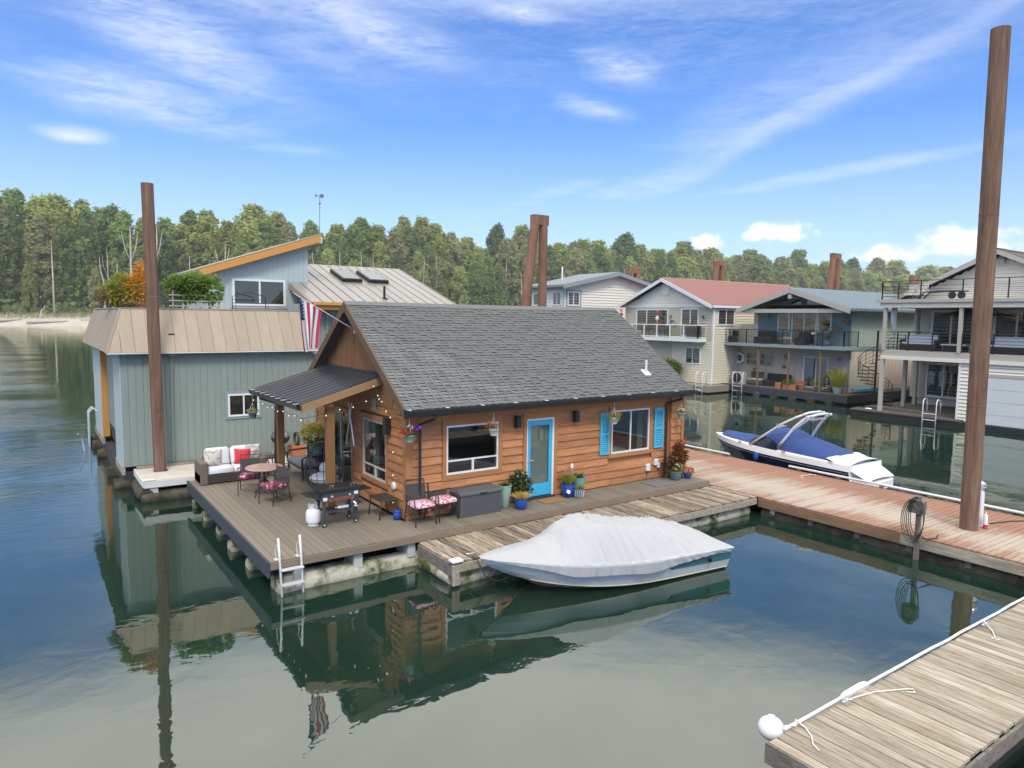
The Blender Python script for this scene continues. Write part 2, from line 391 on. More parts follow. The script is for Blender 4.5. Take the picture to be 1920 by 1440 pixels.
mat('chrome', (.75, .75, .75), .15, metal=.95, var=.03)
mat('interior_wall', (.34, .31, .27), .8, var=.08)
mat('interior_floor', (.20, .13, .08), .6, var=.2)
mat('fabric_sheet', (.70, .70, .70), .9, var=.08, bump=.01, bscale=5)
mat('curtain_grey', (.33, .37, .34), .85, var=.1, st=(14, 14, .3))
mat('blind', (.62, .62, .56), .8, var=.08)
mat('skirt', (.04, .04, .045), .8)
# right-hand row
mat('lap_white', (.79, .745, .635), .6, var=.05, scale=1.5)
mat('lap_cream', (.74, .655, .50), .6, var=.05, scale=1.5)
mat('lap_taupe', (.53, .48, .385), .6, var=.05, scale=1.5)
mat('batten_tan', (.60, .515, .425), .7, var=.07, scale=1.5)
mat('batten_green', (.37, .44, .385), .65, var=.08, scale=1.5)
mat('slate_wall', (.185, .265, .285), .7, var=.06, scale=1.5)
mat('slate_trim', (.25, .31, .33), .6, var=.06)
mat('taupe_trim', (.47, .43, .37), .6, var=.06)
mat('roof_red', (.34, .170, .152), .45, metal=.2, var=.1, scale=1.2)
mat('roof_red2', (.42, .06, .04), .5, var=.1)
mat('roof_teal', (.195, .245, .275), .4, metal=.3, var=.14, scale=1.2)
mat('roof_grey', (.23, .25, .25), .8, var=.12, scale=2)
mat('roof_white', (.60, .62, .64), .45, metal=.2, var=.08)
mat('shingle_brown', (.12, .105, .085), .9, var=.2)
mat('deck_dark', (.125, .105, .092), .8, var=.25, scale=3, st=(1, 20, 1), rnd=.15)
mat('float_dark', (.018, .020, .022), .6, var=.2)
mat('garage_white', (.66, .67, .67), .5, var=.06, scale=1)
mat('ac_grey', (.42, .43, .42), .5, var=.05)
mat('umbrella_dark', (.03, .035, .035), .8)
mat('wood_mid', (.22, .14, .08), .7, var=.2)
mat('driftwood', (.42, .39, .34), .9, var=.2)
mat('trunk', (.17, .145, .115), .95, var=.3, scale=.3, c2=(.10, .085, .065))
mat('trunk_pale', (.62, .57, .49), .9, var=.2, scale=.2, c2=(.42, .36, .29))
def glass(name, dark, spec=1.0, see=False):
    m, t, b = newmat(name)
    if see:
        o = [n for n in t.n if n.type == 'OUTPUT_MATERIAL'][0]
        tr = t.add('ShaderNodeBsdfTransparent', None, Color=rgb((.70, .74, .72)))
        gl = t.add('ShaderNodeBsdfGlossy', None, Color=rgb((1, 1, 1)), Roughness=.01)
        fr = t.add('ShaderNodeFresnel', None, IOR=1.75)
        bf = t.add('ShaderNodeNewGeometry').outputs['Backfacing']
        mx = t.add('ShaderNodeMixShader', None, i0=t.m('MULTIPLY', fr.outputs[0], t.m('SUBTRACT', 1, bf)), i1=tr.outputs[0], i2=gl.outputs[0]); t.l.new(mx.outputs[0], o.inputs[0])
    else:
        b.inputs['Base Color'].default_value = rgb(dark); b.inputs['Roughness'].default_value = .03
        b.inputs['Specular IOR Level'].default_value = spec; b.inputs['IOR'].default_value = 1.6
        n = t.noise(t.add('ShaderNodeTexCoord').outputs['Object'], 1.1, 2)
        bn = t.add('ShaderNodeBump', None, Strength=.25, Distance=.02, Height=n); t.l.new(bn.outputs[0], b.inputs['Normal'])
glass('glass_dark', (.020, .023, .022)); glass('glass_clear', None, see=True); glass('glass_sky', (.05, .065, .08), 1.0)
def leafmat(name, c, c2, rnd=.22, trans=.45, hue=0):
    m, t, b = newmat(name)
    o = [n for n in t.n if n.type == 'OUTPUT_MATERIAL'][0]
    rn = t.add('ShaderNodeObjectInfo').outputs['Random']
    geo = t.add('ShaderNodeNewGeometry'); isl = geo.outputs['Random Per Island']
    col = t.mix(isl, rgb(c), rgb(c2))
    k = t.m('MULTIPLY', t.m('ADD', t.m('MULTIPLY', rn, 2*rnd), 1-rnd), t.m('ADD', t.m('MULTIPLY', isl, .5), .75))
    col = t.mix(1.0, col, t.add('ShaderNodeCombineXYZ', None, i0=k, i1=k, i2=k).outputs[0], 'MULTIPLY')
    t.put(b.inputs['Base Color'], col); b.inputs['Roughness'].default_value = .65; b.inputs['Specular IOR Level'].default_value = .25
    tl = t.add('ShaderNodeBsdfTranslucent', None, Color=col)
    mx = t.add('ShaderNodeMixShader', None, i0=trans, i1=b.outputs[0], i2=tl.outputs[0]); t.l.new(mx.outputs[0], o.inputs[0])
leafmat('leaf_mid', (.32, .41, .12), (.21, .30, .09)); leafmat('leaf_dark', (.20, .285, .10), (.135, .21, .075))
leafmat('leaf_olive', (.44, .47, .14), (.31, .37, .105)); leafmat('leaf_pale', (.40, .40, .18), (.30, .32, .14))
leafmat('leaf_bright', (.26, .36, .075), (.16, .26, .05), .1); leafmat('leaf_gold', (.85, .47, .07), (.70, .32, .04), .1)
leafmat('leaf_lime', (.46, .42, .07), (.34, .36, .06), .1); leafmat('leaf_plant', (.10, .17, .045), (.06, .11, .03), .1)
leafmat('leaf_dry', (.34, .22, .11), (.27, .17, .08), .1); leafmat('leaf_maroon', (.11, .045, .03), (.09, .085, .03), .1)
leafmat('leaf_rust', (.30, .12, .03), (.22, .08, .03), .1); leafmat('bloom_yellow', (.95, .78, .14), (.92, .84, .34), .05)
leafmat('bloom_straw', (.72, .56, .20), (.62, .44, .12), .05); leafmat('bloom_orange', (.72, .22, .05), (.62, .15, .05), .05)
leafmat('bloom_red', (.62, .03, .03), (.70, .10, .04), .05); leafmat('bloom_purple', (.30, .03, .55), (.40, .10, .62), .05)
leafmat('bloom_pink', (.60, .36, .32), (.52, .28, .22), .05); leafmat('bloom_white', (.75, .73, .68), (.70, .66, .55), .05)
# water: still and mirror-like in the moorage, wind-rippled on the open channel to the left
def water_mat():
    m, t, b = newmat('water')
    P = t.add('ShaderNodeNewGeometry').outputs['Position']
    sp = t.add('ShaderNodeSeparateXYZ', None, i0=P)
    far = t.m('MULTIPLY', t.rng(sp.outputs[0], 3.2, -1.5, 0, 1, True), t.rng(sp.outputs[1], 15, 27, 0, 1, True))
    far = t.m('MAXIMUM', far, t.rng(sp.outputs[1], 60, 160, 0, .12, True))
    slow = t.noise(t.mapping(P, scale=(.34, .30, 1)), 1, 2, .45)
    mid = t.noise(t.mapping(P, scale=(1.5, 1.9, 1)), 1, 3, .5, .4)
    rip = t.noise(t.mapping(P, scale=(1.1, 3.4, 1), rot=(0, 0, radians(-18))), 1, 5, .6, .6)
    h = t.m('ADD', t.m('MULTIPLY', slow, .022), t.m('MULTIPLY', mid, .0032))
    patch = t.rng(t.noise(t.mapping(P, scale=(.09, .16, 1)), 1, 4, .6), .40, .62, .22, 1)
    h = t.m('ADD', h, t.m('MULTIPLY', t.m('MULTIPLY', rip, patch), t.m('MULTIPLY', far, .05)))
    bn = t.add('ShaderNodeBump', None, Strength=1, Distance=1, Height=h)
    murk = t.noise(t.mapping(P, scale=(.5, .5, 1)), 1, 4, .6)
    o = [n for n in t.n if n.type == 'OUTPUT_MATERIAL'][0]
    df = t.add('ShaderNodeBsdfDiffuse', None, Color=t.mix(t.rng(murk, .35, .7), rgb((.008, .025, .018)), rgb((.015, .036, .023))))
    gl = t.add('ShaderNodeBsdfGlossy', None, Color=rgb((.98, .972, .89)), Roughness=.02, Normal=bn.outputs[0])
    fr = t.add('ShaderNodeFresnel', None, IOR=2.5, Normal=bn.outputs[0])
    mx = t.add('ShaderNodeMixShader', None, i0=fr.outputs[0], i1=df.outputs[0], i2=gl.outputs[0]); t.l.new(mx.outputs[0], o.inputs[0])
water_mat()
def bank_mat():
    m, t, b = newmat('bank_soil')
    P = t.add('ShaderNodeNewGeometry').outputs['Position']; sp = t.add('ShaderNodeSeparateXYZ', None, i0=P)
    n = t.noise(t.mapping(P, scale=(.05, .22, .5)), 1, 6, .6); n2 = t.noise(t.mapping(P, scale=(.3, .6, .8)), 1, 6, .65)
    z = t.m('ADD', sp.outputs[2], t.m('MULTIPLY', t.m('SUBTRACT', n, .5), 3.2))
    col = t.mix(t.rng(z, 2.6, 4.2), rgb((.52, .475, .40)), rgb((.30, .235, .155)))
    col = t.mix(t.rng(z, 4.4, 6.2), col, rgb((.235, .215, .075)))
    col = t.mix(t.rng(n2, .45, .7, 0, .35), col, rgb((.15, .12, .08)))
    t.put(b.inputs['Base Color'], col); b.inputs['Roughness'].default_value = .95
bank_mat()
def red_dock_mat():
    m, t, b = newmat('dock_red')
    rn = t.add('ShaderNodeObjectInfo').outputs['Random']
    P = t.add('ShaderNodeNewGeometry').outputs['Position']; sp = t.add('ShaderNodeSeparateXYZ', None, i0=P)
    tc = t.add('ShaderNodeTexCoord').outputs['Object']
    off = t.add('ShaderNodeCombineXYZ', None, i0=t.m('MULTIPLY', rn, 71), i1=t.m('MULTIPLY', rn, 37)).outputs[0]
    grain = t.noise(t.mapping(tc, loc=off, scale=(1.4, 26, 8)), 2, 7, .65)
    big = t.noise(t.mapping(P, scale=(.5, .35, 1)), 1, 5, .6)
    mid = t.m('ABSOLUTE', t.m('SUBTRACT', sp.outputs[0], 17.35))         # paint worn off along the walked line
    wear = t.m('ADD', t.rng(mid, .15, 1.9, .66, .12), t.m('MULTIPLY', t.m('SUBTRACT', big, .5), .9))
    wear = t.m('ADD', wear, t.m('MULTIPLY', t.m('SUBTRACT', grain, .5), 1.1)); wear = t.m('ADD', wear, t.m('MULTIPLY', t.m('SUBTRACT', rn, .5), .25))
    red = t.mix(grain, rgb((.36, .195, .128)), rgb((.27, .150, .105)))
    pale = t.mix(grain, rgb((.50, .445, .375)), rgb((.39, .31, .245)))
    t.put(b.inputs['Base Color'], t.mix(t.rng(wear, .34, .66), red, pale)); b.inputs['Roughness'].default_value = .88; b.inputs['Specular IOR Level'].default_value = .2
    bn = t.add('ShaderNodeBump', None, Strength=1, Distance=.004, Height=grain); t.l.new(bn.outputs[0], b.inputs['Normal'])
red_dock_mat()
# ------------------------------------------------------------------ setting: water, far bank, wood
w = MB(); w.quad((-6000, -900, 0), (9000, -900, 0), (9000, 312, 0), (-6000, 312, 0)); struct('water', w, 'water')
def bank_z(x, y):
    k = y-306+mnoise.noise(Vector((x*.02, 0, 3)))*5
    z = -1.2 if k < -2 else (k*.26 if k < 13 else 3.4+(min(k, 26)-13)*.34)
    return z+mnoise.noise(Vector((x*.08, y*.2, 0)))*.35*(1 if k > 2 else .2)
b = MB()
def _bk(u, v):
    x = -900+u*3900; y = 300+(v**1.6)*300
    return (x, y, bank_z(x, y))
b.grid(_bk, 520, 26); struct('far_bank', b, 'bank_soil', True)
b = MB(); b.quad((-6000, 560, 6), (9000, 560, 6), (9000, 4500, 6), (-6000, 4500, 6)); struct('island_ground', b, 'bank_soil')
# driftwood on the beach
for i, (x, y, l, a) in enumerate(((8, 309.5, 13, .25), (27, 312, 17, -.1), (-3, 313, 8, .5), (44, 311, 10, .12))):
    d = MB(); z = bank_z(x, y)+.25
    d.tube([(x-l/2*cos(a), y-l/2*sin(a), z), (x, y, z+.25), (x+l/2*cos(a), y+l/2*sin(a), z+.5)], [.5, .42, .22], 7)
    single('driftwood_log', d, 'driftwood', 'bleached driftwood log lying on the sandy far beach', 'log', 'driftwood on the far beach')
# trees: prototypes of leaf-clump crowns, then copied one by one along the far bank
def crown_mesh(name, m, h, wd, base, nclump, nleaf, ls, top=.5, seed=0):
    rnd = random.Random(seed); b = MB()
    for _ in range(nclump):
        t = rnd.random()**.85; zz = base+(h-base)*t
        prof = (min(1, .35+t/.25)**.6)*(1-max(0, (t-top)/(1-top))**2.0*.82)
        a = rnd.uniform(0, 2*pi); rad = wd*prof*sqrt(rnd.uniform(.05, 1))
        cx, cy = rad*cos(a), rad*sin(a); cr = rnd.uniform(.10, .24)*wd*1.35
        for _ in range(nleaf):
            d = Vector((rnd.gauss(0, 1), rnd.gauss(0, 1), rnd.gauss(0, .8)))
            p = Vector((cx, cy, zz+.9*cr*rnd.uniform(-1, 1)))+d.normalized()*cr*rnd.uniform(.15, 1.15)
            n = (d.normalized()*.8+Vector((rnd.uniform(-1, 1), rnd.uniform(-1, 1), rnd.uniform(-.2, 1.1)))).normalized()
            e = n.cross(Vector((0, 0, 1)) if abs(n.z) < .95 else Vector((1, 0, 0))).normalized(); g = n.cross(e)
            s = ls*rnd.uniform(.6, 1.35); s2 = s*rnd.uniform(.55, 1)
            b.quad(p-e*s, p-g*s2, p+e*s*1.05, p+g*s2)
    return b.mesh(name, m)
def trunk_mesh(name, m, h, r, limbs, seed, spread=.22):
    rnd = random.Random(seed); b = MB()
    lean = rnd.uniform(-.03, .03)*h
    b.tube([(0, 0, -1.5), (lean*.3, 0, h*.35), (lean*.7, lean*.2, h*.7), (lean, lean*.3, h*.95)], [r*1.2, r*.85, r*.5, r*.12], 7)
    for i in range(limbs):
        z = h*rnd.uniform(.38, .85); a = rnd.uniform(0, 2*pi); l = h*spread*rnd.uniform(.5, 1)
        p0 = Vector((lean*z/h, 0, z)); p1 = p0+Vector((cos(a)*l*.5, sin(a)*l*.5, l*.45)); p2 = p1+Vector((cos(a)*l*.35, sin(a)*l*.35, l*.55))
        b.tube([p0, p1, p2], [r*.4, r*.28, r*.06], 5)
    return b.mesh(name, m, smooth=True)
TP = []
TK = [('leaf_mid', 'tall full mid green cottonwood standing in the wood on the far bank', 40, 7.6, 1.5, .62), ('leaf_dark', 'dark green dense tree standing in the wood on the far bank', 42, 6.8, 1.5, .58),
      ('leaf_olive', 'olive green rounded cottonwood standing in the wood on the far bank', 38, 8.0, 1.5, .66), ('leaf_pale', 'pale yellowish green tree with loose crown in the far wood', 36, 6.3, 2, .58)]
for k, (lm, lab, h, wd, bs, tp) in enumerate(TK):
    for q in range(2):
        cm = crown_mesh('crown', lm, h, wd*(1 if q == 0 else .82), bs, 150, 92, .56, tp, 40+k*7+q)
        tm = trunk_mesh('trunk', 'trunk', h*.9, .55, 5, 90+k*5+q)
        TP.append((k, cm, tm, lab))
ntree = 0
def tree(x, y, hs, pi_, ws=1.):
    global ntree
    k, cm, tm, lab = TP[pi_]
    z = bank_z(x, y)-.2
    o = thing('cottonwood_tree', lab, 'tree', (x, y, z), 'trees of the far wood, '+TK[k][0].split('_')[1]+' green')
    o.rotation_euler = (0, 0, R(0, 6.28)); s = hs/TK[k][2]
    o.scale = (s*ws, s*ws, s)
    lnk('crown', cm, o); lnk('trunk', tm, o); ntree += 1
rt = random.Random(5)
for row, (y0, h0, sp) in enumerate(((322, 28, 8.4), (331, 37, 7.2), (343, 43, 8.4))):
    x = -75+row*4
    while x < 1250:
        g = 1+max(0, x)/420
        hh = h0*rt.uniform(.84, 1.10)*(.95 if x < 60 else 1)*(1.0+min(.16, max(0, x)/3000))
        if row == 0:
            if rt.random() < .42: hh *= .6
            if x < 90 and rt.random() < .35: x += sp*g*.8; continue
        kk = rt.choices(range(8), [2.4, 2.4, 1, 1, 3.4, 3.4, 2, 2])[0] if x > 70 else rt.choices(range(8), [3, 3, 1.8, 1.8, 2, 2, 1.2, 1.2])[0]
        tree(x+rt.uniform(-3, 3), y0+rt.uniform(-3.5, 3.5), hh, kk, rt.uniform(.72, 1.05)*(1+(g-1)*.4))
        x += sp*g*rt.uniform(.7, 1.25)
# undergrowth mass between the trunks
b = MB(); ru = random.Random(3)
for _ in range(15000):
    x = -80+1300*ru.random()**1.35; y = ru.uniform(321, 352); z = bank_z(x, y)+ru.random()**1.4*(9 if y > 330 else 4.5)
    n = Vector((ru.uniform(-1, 1), ru.uniform(-1.2, .4), ru.uniform(0, 1))).normalized(); e = n.cross(Vector((0, 0, 1))).normalized(); g = n.cross(e); s = ru.uniform(.5, 1.3)*(1+x/700)
    b.quad((x-e.x*s, y-e.y*s, z-e.z*s), (x-g.x*s, y-g.y*s, z-g.z*s), (x+e.x*s, y+e.y*s, z+e.z*s), (x+g.x*s, y+g.y*s, z+g.z*s))
o = lnk('undergrowth', b.mesh('undergrowth', 'leaf_dark')); tag(o, 'dark leafy undergrowth filling the wood along the far bank', 'undergrowth', kind='stuff')
b = MB()
for _ in range(9000):
    x = -60+560*ru.random()**1.3; y = ru.uniform(316, 325); z = bank_z(x, y); s = ru.uniform(.25, .7)
    b.add([(x-s*.3, y, z-.1), (x+s*.3, y, z-.1), (x+ru.uniform(-.3, .3), y, z+s*2)], [(0, 1, 2)])
o = lnk('dry_grass', b.mesh('dry_grass', 'leaf_pale')); tag(o, 'dry yellow grass along the top of the far beach', 'grass', kind='stuff')
# bare pale trunks at the edge of the wood
for i, (x, y, h, lb, cr) in enumerate(((45.5, 317.5, 38, 'tall pale bare trunk forking high up in front of the dark wood', 1), (37.0, 319, 37, 'slim pale trunk with a thin fork standing left of the taller forked trunk', 1),
        (30.5, 315.5, 23, 'broken pale snag with no top near the beach', 0), (26.8, 315.5, 25, 'thin tan dead trunk beside the broken snag near the beach', 0), (57.8, 318, 27, 'straight thin bleached stem behind the golden shrub', 0),
        (6.5, 316, 6, 'short broken pale stump at the foot of the wood', 0), (72, 320, 33, 'pale grey trunk behind the rusty pile on the left', 1), (89, 319, 30, 'crooked pale bare tree above the slanted roof', 1), (135, 320, 33, 'pale bare snag standing up behind the tan metal roof', 0))):
    t_ = thing('bare_tree', lb, 'tree', (x, y, bank_z(x, y)))
    bb = MB(); z0 = bank_z(x, y)-1; r = .22+h*.008; q = R(-1, 1)
    pts = [(x, y, z0), (x+q*.5, y, z0+h*.3), (x+q*.2, y, z0+h*.62), (x-1.2*q, y, z0+h*.8), (x-1.4*q, y, z0+h)]
    bb.tube(pts, [r*1.3, r, r*.8, r*.5, r*.15], 7); part('trunk', bb, 'trunk_pale' if i not in (3,) else 'driftwood', t_, smooth=True)
    if cr:
        for s in (1, -1):
            lm = MB(); lm.tube([(x+q*.2, y, z0+h*.6), (x+s*2.0, y+.4, z0+h*.78), (x+s*3.0, y+.3, z0+h*.95)], [r*.6, r*.4, r*.08], 5)
            lm.tube([(x+s*2.0, y+.4, z0+h*.78), (x+s*3.6, y-.6, z0+h*.86)], [r*.3, r*.06], 4); part('limb', lm, 'trunk_pale', t_, smooth=True)

rs_ = random.Random(17)
for i in range(34):
    x = -20+430*rs_.random()**1.2; y = 318.5+rs_.random()*3; h = rs_.uniform(17, 31)*(1+max(0, x)/1500); t_ = thing('bare_tree', 'slim pale stem among the leaning trunks along the edge of the far wood', 'tree', (x, y, bank_z(x, y)), 'slim pale stems at the edge of the far wood')
    bb = MB(); z0 = bank_z(x, y)-1; r = .16+h*.007; q = rs_.uniform(-1.6, 1.6); bb.tube([(x, y, z0), (x+q*.4, y, z0+h*.45), (x+q*.3, y, z0+h*.7), (x+q, y+.3, z0+h)], [r*1.2, r*.9, r*.6, r*.15], 6)
    if i % 2: bb.tube([(x+q*.35, y, z0+h*.55), (x-1.4, y, z0+h*.72), (x-1.9, y, z0+h*.9)], [r*.5, r*.35, r*.08], 5)
    part('trunk', bb, 'trunk_pale' if i % 3 else 'driftwood', t_, smooth=True)
# river haze: one even box of air round everything
m = bpy.data.materials.new('haze_air'); m.use_nodes = True; t = NT(m.node_tree); t.n.clear()
pv = t.add('ShaderNodeVolumePrincipled'); pv.inputs['Color'].default_value = (.97, .97, .93, 1); pv.inputs['Density'].default_value = .00028; pv.inputs['Anisotropy'].default_value = .2
t.l.new(pv.outputs[0], t.add('ShaderNodeOutputMaterial').inputs['Volume']); MATS['haze_air'] = m
b = MB(); b.box(-6200, 9200, -1100, 4700, -7, 90); o = lnk('haze', b.mesh('haze', 'haze_air')); o['kind'] = 'stuff'; o['label'] = 'thin pale haze in the air over the river'; o['category'] = 'haze'
# ------------------------------------------------------------------ docks and decks
def logs(parent, axis, spans, r, z, m, n=9):
    for (c, a, b_) in spans:
        g = MB(); k = max(3, int((b_-a)/1.1)); pts = []; rs = []
        for i in range(k+1):
            s = a+(b_-a)*i/k; j = (R(-.03, .03), R(-.03, .03))
            pts.append((s, c+j[0], z+j[1]) if axis == 'x' else (c+j[0], s, z+j[1])); rs.append(r*R(.92, 1.06))
        g.tube(pts, rs, n); part('float_log', g, m, parent, smooth=False, auto=50)
# main deck round the cottage
deck = thing('deck', 'brown composite deck wrapped round the wooden cottage', 'deck', (9.7, 13.3, .3))
def dspan(x):
    if x < 4.75: return [(12.8, 20.42)]
    if x < 6.86: return [(12.8, 21.16)]
    return [(12.8, 13.86)] if x < 15.7 else [(12.8, 14.6)]
planks(deck, 'plank', 'y', 3.57, 15.9, .14, .006, dspan, .65, .03, 'composite', .001, .004)
g = MB(); g.box(3.57, 15.9, 12.765, 12.795, .50, .628); part('fascia', g, 'composite_edge', deck)
g = MB(); g.box(3.52, 3.565, 12.76, 20.44, .36, .655); part('rim_board', g, 'deck_rim', deck)
g = MB(); g.box(3.6, 15.85, 12.85, 20.4, .50, .615); part('joist_frame', g, 'skirt', deck)
for x in (4.12, 5.32, 6.5, 8, 9.5, 11, 12.5, 14, 15.4):
    g = MB(); g.box(x-.09, x+.09, 12.86, 13.4, .18, .50); part('block', g, 'block_white', deck)
logs(deck, 'x', [(13.06, 3.72, 15.6)], .25, .03, 'log_mossy', 12)
logs(deck, 'x', [(14.5, 3.60, 9), (15.9, 3.57, 9), (17.3, 3.62, 9), (18.7, 3.58, 9), (20.1, 3.60, 9)], .20, .02, 'log_mossy')
g = MB(); g.box(4.6, 15.6, 13.9, 20.2, -.25, .49); part('float_core', g, 'skirt', deck)
# pale service dock along the blue boathouse
cd = thing('service_dock', 'pale concrete topped dock along the blue boathouse wall', 'dock', (5.5, 22.2, .2))
g = MB(); g.box(2.57, 9.6, 21.22, 22.28, .46, .60); g.box(2.57, 2.98, 22.28, 22.72, .46, .60); g.box(3.36, 9.6, 22.28, 22.72, .46, .60); g.box(2.57, 9.6, 22.72, 23.1, .46, .60); part('slab', g, 'concrete_dock', cd)
g = MB(); g.box(2.575, 9.6, 21.19, 21.215, .40, .585); part('fascia', g, 'white_paint', cd)
g = MB(); g.box(2.54, 2.566, 21.19, 23.1, .42, .60); part('end_board', g, 'white_paint', cd)
g = MB(); g.box(2.55, 2.85, 21.20, 21.32, .604, .625); part('corner_pad', g, 'gel_white', cd)
g = MB(); g.box(2.62, 9.6, 22.98, 23.14, .604, .66); part('ledge', g, 'weathered', cd)
for x in (2.72, 4.6): g = MB(); g.box(x, x+.2, 21.22, 21.42, .2, .42); part('block', g, 'block_white', cd)
logs(cd, 'x', [(21.35, 2.5, 9.5), (22.0, 2.62, 9.5), (22.9, 2.5, 9.5)], .22, .08, 'log_dark'); logs(cd, 'y', [(2.62, 21.2, 23.0)], .2, .16, 'log_dark')
# weathered dock in front of the deck
wd = thing('boat_dock', 'weathered bare plank dock in front of the brown deck', 'dock', (11.3, 12, .2))
planks(wd, 'plank', 'y', 6.62, 16.02, .142, .018, lambda x: [(11.31, 12.74)], .50, .04, 'weathered_dark', .005, .02, .006)
g = MB(); g.box(6.62, 16.0, 11.27, 11.31, .30, .455); part('fascia', g, 'weathered', wd)
g = MB(); g.box(6.58, 6.615, 11.27, 12.74, .22, .46); part('end_board', g, 'wood_grey', wd)
g = MB(); g.box(6.57, 6.72, 11.255, 11.30, .05, .46); part('corner_post', g, 'weathered', wd)
g = MB(); g.bbox(6.56, 6.80, 11.24, 11.42, .505, .55, .015); part('corner_pad', g, 'gel_white', wd)
for x in (8.3, 10.0, 11.9, 12.9, 14.3): g = MB(); g.box(x, x+.12, 11.33, 11.6, .16, .44); part('block', g, 'wood_grey', wd)
logs(wd, 'x', [(11.6, 6.75, 15.9), (12.5, 6.6, 15.9)], .22, .06, 'log_mossy'); logs(wd, 'y', [(6.72, 11.5, 12.6)], .16, .12, 'log_mossy')
# red walkway
rd = thing('walkway_dock', 'long walkway dock of worn red painted planks', 'dock', (18, 12, .2))
planks(rd, 'plank', 'x', 1.5, 26, .14, .013, lambda y: [(16.06, 19.95)], .50, .04, 'dock_red', .003, .012, .0015)
g = MB(); g.box(16.02, 16.055, 7.55, 11.25, .24, .455); part('fascia', g, 'fascia_rust', rd)
g = MB(); g.box(16.02, 16.055, 4.42, 7.54, .24, .455); part('fascia', g, 'weathered', rd, label='grey weathered fascia board')
g = MB(); g.box(19.955, 19.99, 1.5, 26, .24, .455); part('fascia', g, 'wood_grey', rd)
for y in (4.9, 6.1, 7.3, 8.5, 9.7, 10.8): g = MB(); g.box(16.1, 16.3, y, y+.13, .08, .44); part('block', g, 'block_white' if y > 10 else 'wood_grey', rd)
logs(rd, 'y', [(16.35, 1.5, 11.2), (17.9, 1.5, 25), (19.6, 1.5, 25)], .24, .05, 'log_dark')
g = MB(); g.box(16.4, 19.6, 1.5, 26, .2, .45); part('joist_frame', g, 'skirt', rd)
for a, b_ in ((15.2, 18.6), (2, 12.9)):
    g = MB(); g.tube([(19.9, a, .60), (19.9, b_, .60)], .035, 8); part('edge_rail', g, 'alu_white', rd)
    for i in range(int((b_-a)/1.3)+1): h = MB(); h.box(19.86, 19.94, a+.1+i*1.3, a+.2+i*1.3, .504, .565); part('rail_block', h, 'wood_grey', rd)
# finger dock in the foreground
fd = thing('finger_dock', 'weathered grey tan finger dock with white edge rail in front', 'dock', (11, 3.7, .2))
planks(fd, 'plank', 'y', 6.67, 16.0, .145, .015, lambda x: [(3.0, 4.40)], .50, .04, 'weathered', .004, .012, .004)
g = MB(); g.box(6.63, 6.665, 2.98, 4.42, .26, .497); part('end_board', g, 'wood_grey', fd)
g = MB(); g.box(6.67, 16, 2.955, 2.99, .26, .455); part('fascia', g, 'wood_grey', fd)
g = MB(); g.box(6.67, 16, 4.405, 4.435, .26, .455); part('fascia', g, 'wood_grey', fd)
g = MB(); g.box(6.72, 15.9, 3.05, 4.36, -.2, .3); part('float_core', g, 'skirt', fd)
g = MB(); pts = [(6.98+i*.45, 4.42+R(-.006, .006), .535+R(-.004, .004)) for i in range(20)]; g.tube(pts, .019, 8); part('edge_rail', g, 'gel_white', fd, smooth=True)
# ------------------------------------------------------------------ mooring piles
def pile(name, pts, r, label, group=None, n=20):
    p = thing(name, label, 'mooring pile', (pts[0][0], pts[0][1], 0), group)
    g = MB(); a, b_ = Vector(pts[0]), Vector(pts[-1]); k = 6
    g.tube([a+(b_-a)*i/k for i in range(k+1)], r, n); part('shaft', g, 'rust_streaked', p, auto=50)
    for f in (.42, .72):
        q = a+(b_-a)*f; h = MB(); d = (b_-a).normalized()*.015; h.cyl(q-d, q+d, r+.006, n=n); part('weld_seam', h, 'rust', p, auto=50)
    return p
pile('mooring_pile', [(3.19, 22.5, -2.5), (3.09, 22.5, 8.86)], .165, 'rusty steel pile rising through the pale dock by the blue boathouse')
pile('mooring_pile', [(17.72, 6.8, -2.5), (17.45, 6.83, 11.5)], .188, 'tall rusty steel pile standing on the red walkway')
def aframe(x, y, z, r, bat, label, gap=.55):
    p = thing('pile_pair', label, 'mooring pile', (x, y, 0), 'leaning pairs of rusty piles')
    g = MB(); g.tube([(x, y, -1), (x, y, z)], r, 14); part('shaft', g, 'rust', p, auto=50)
    h = MB(); h.tube([(x-gap-bat*z, y, 0), (x-gap, y, z-.05)], r*1.05, 14); part('raking_shaft', h, 'rust', p, auto=50)
    c = MB(); c.box(x-gap-r, x+r, y-r*.8, y+r*.8, z-.5, z+.02); part('cap_plate', c, 'rust', p)
aframe(22.95, 30, 10.6, .235, .13, 'leaning pair of rusty piles capped together behind the cottage roof', .5)
aframe(50, 50, 10.2, .33, .05, 'short pair of rusty piles behind the white gabled house', .9)
aframe(62.8, 50, 11.6, .33, .09, 'pair of rusty piles behind the red roof', .85)
aframe(68.3, 40, 12.1, .30, .10, 'tall pair of rusty piles behind the teal roof', .75)
aframe(95.5, 45, 11.3, .40, .05, 'small pair of rusty piles beyond the far white roof', .9)
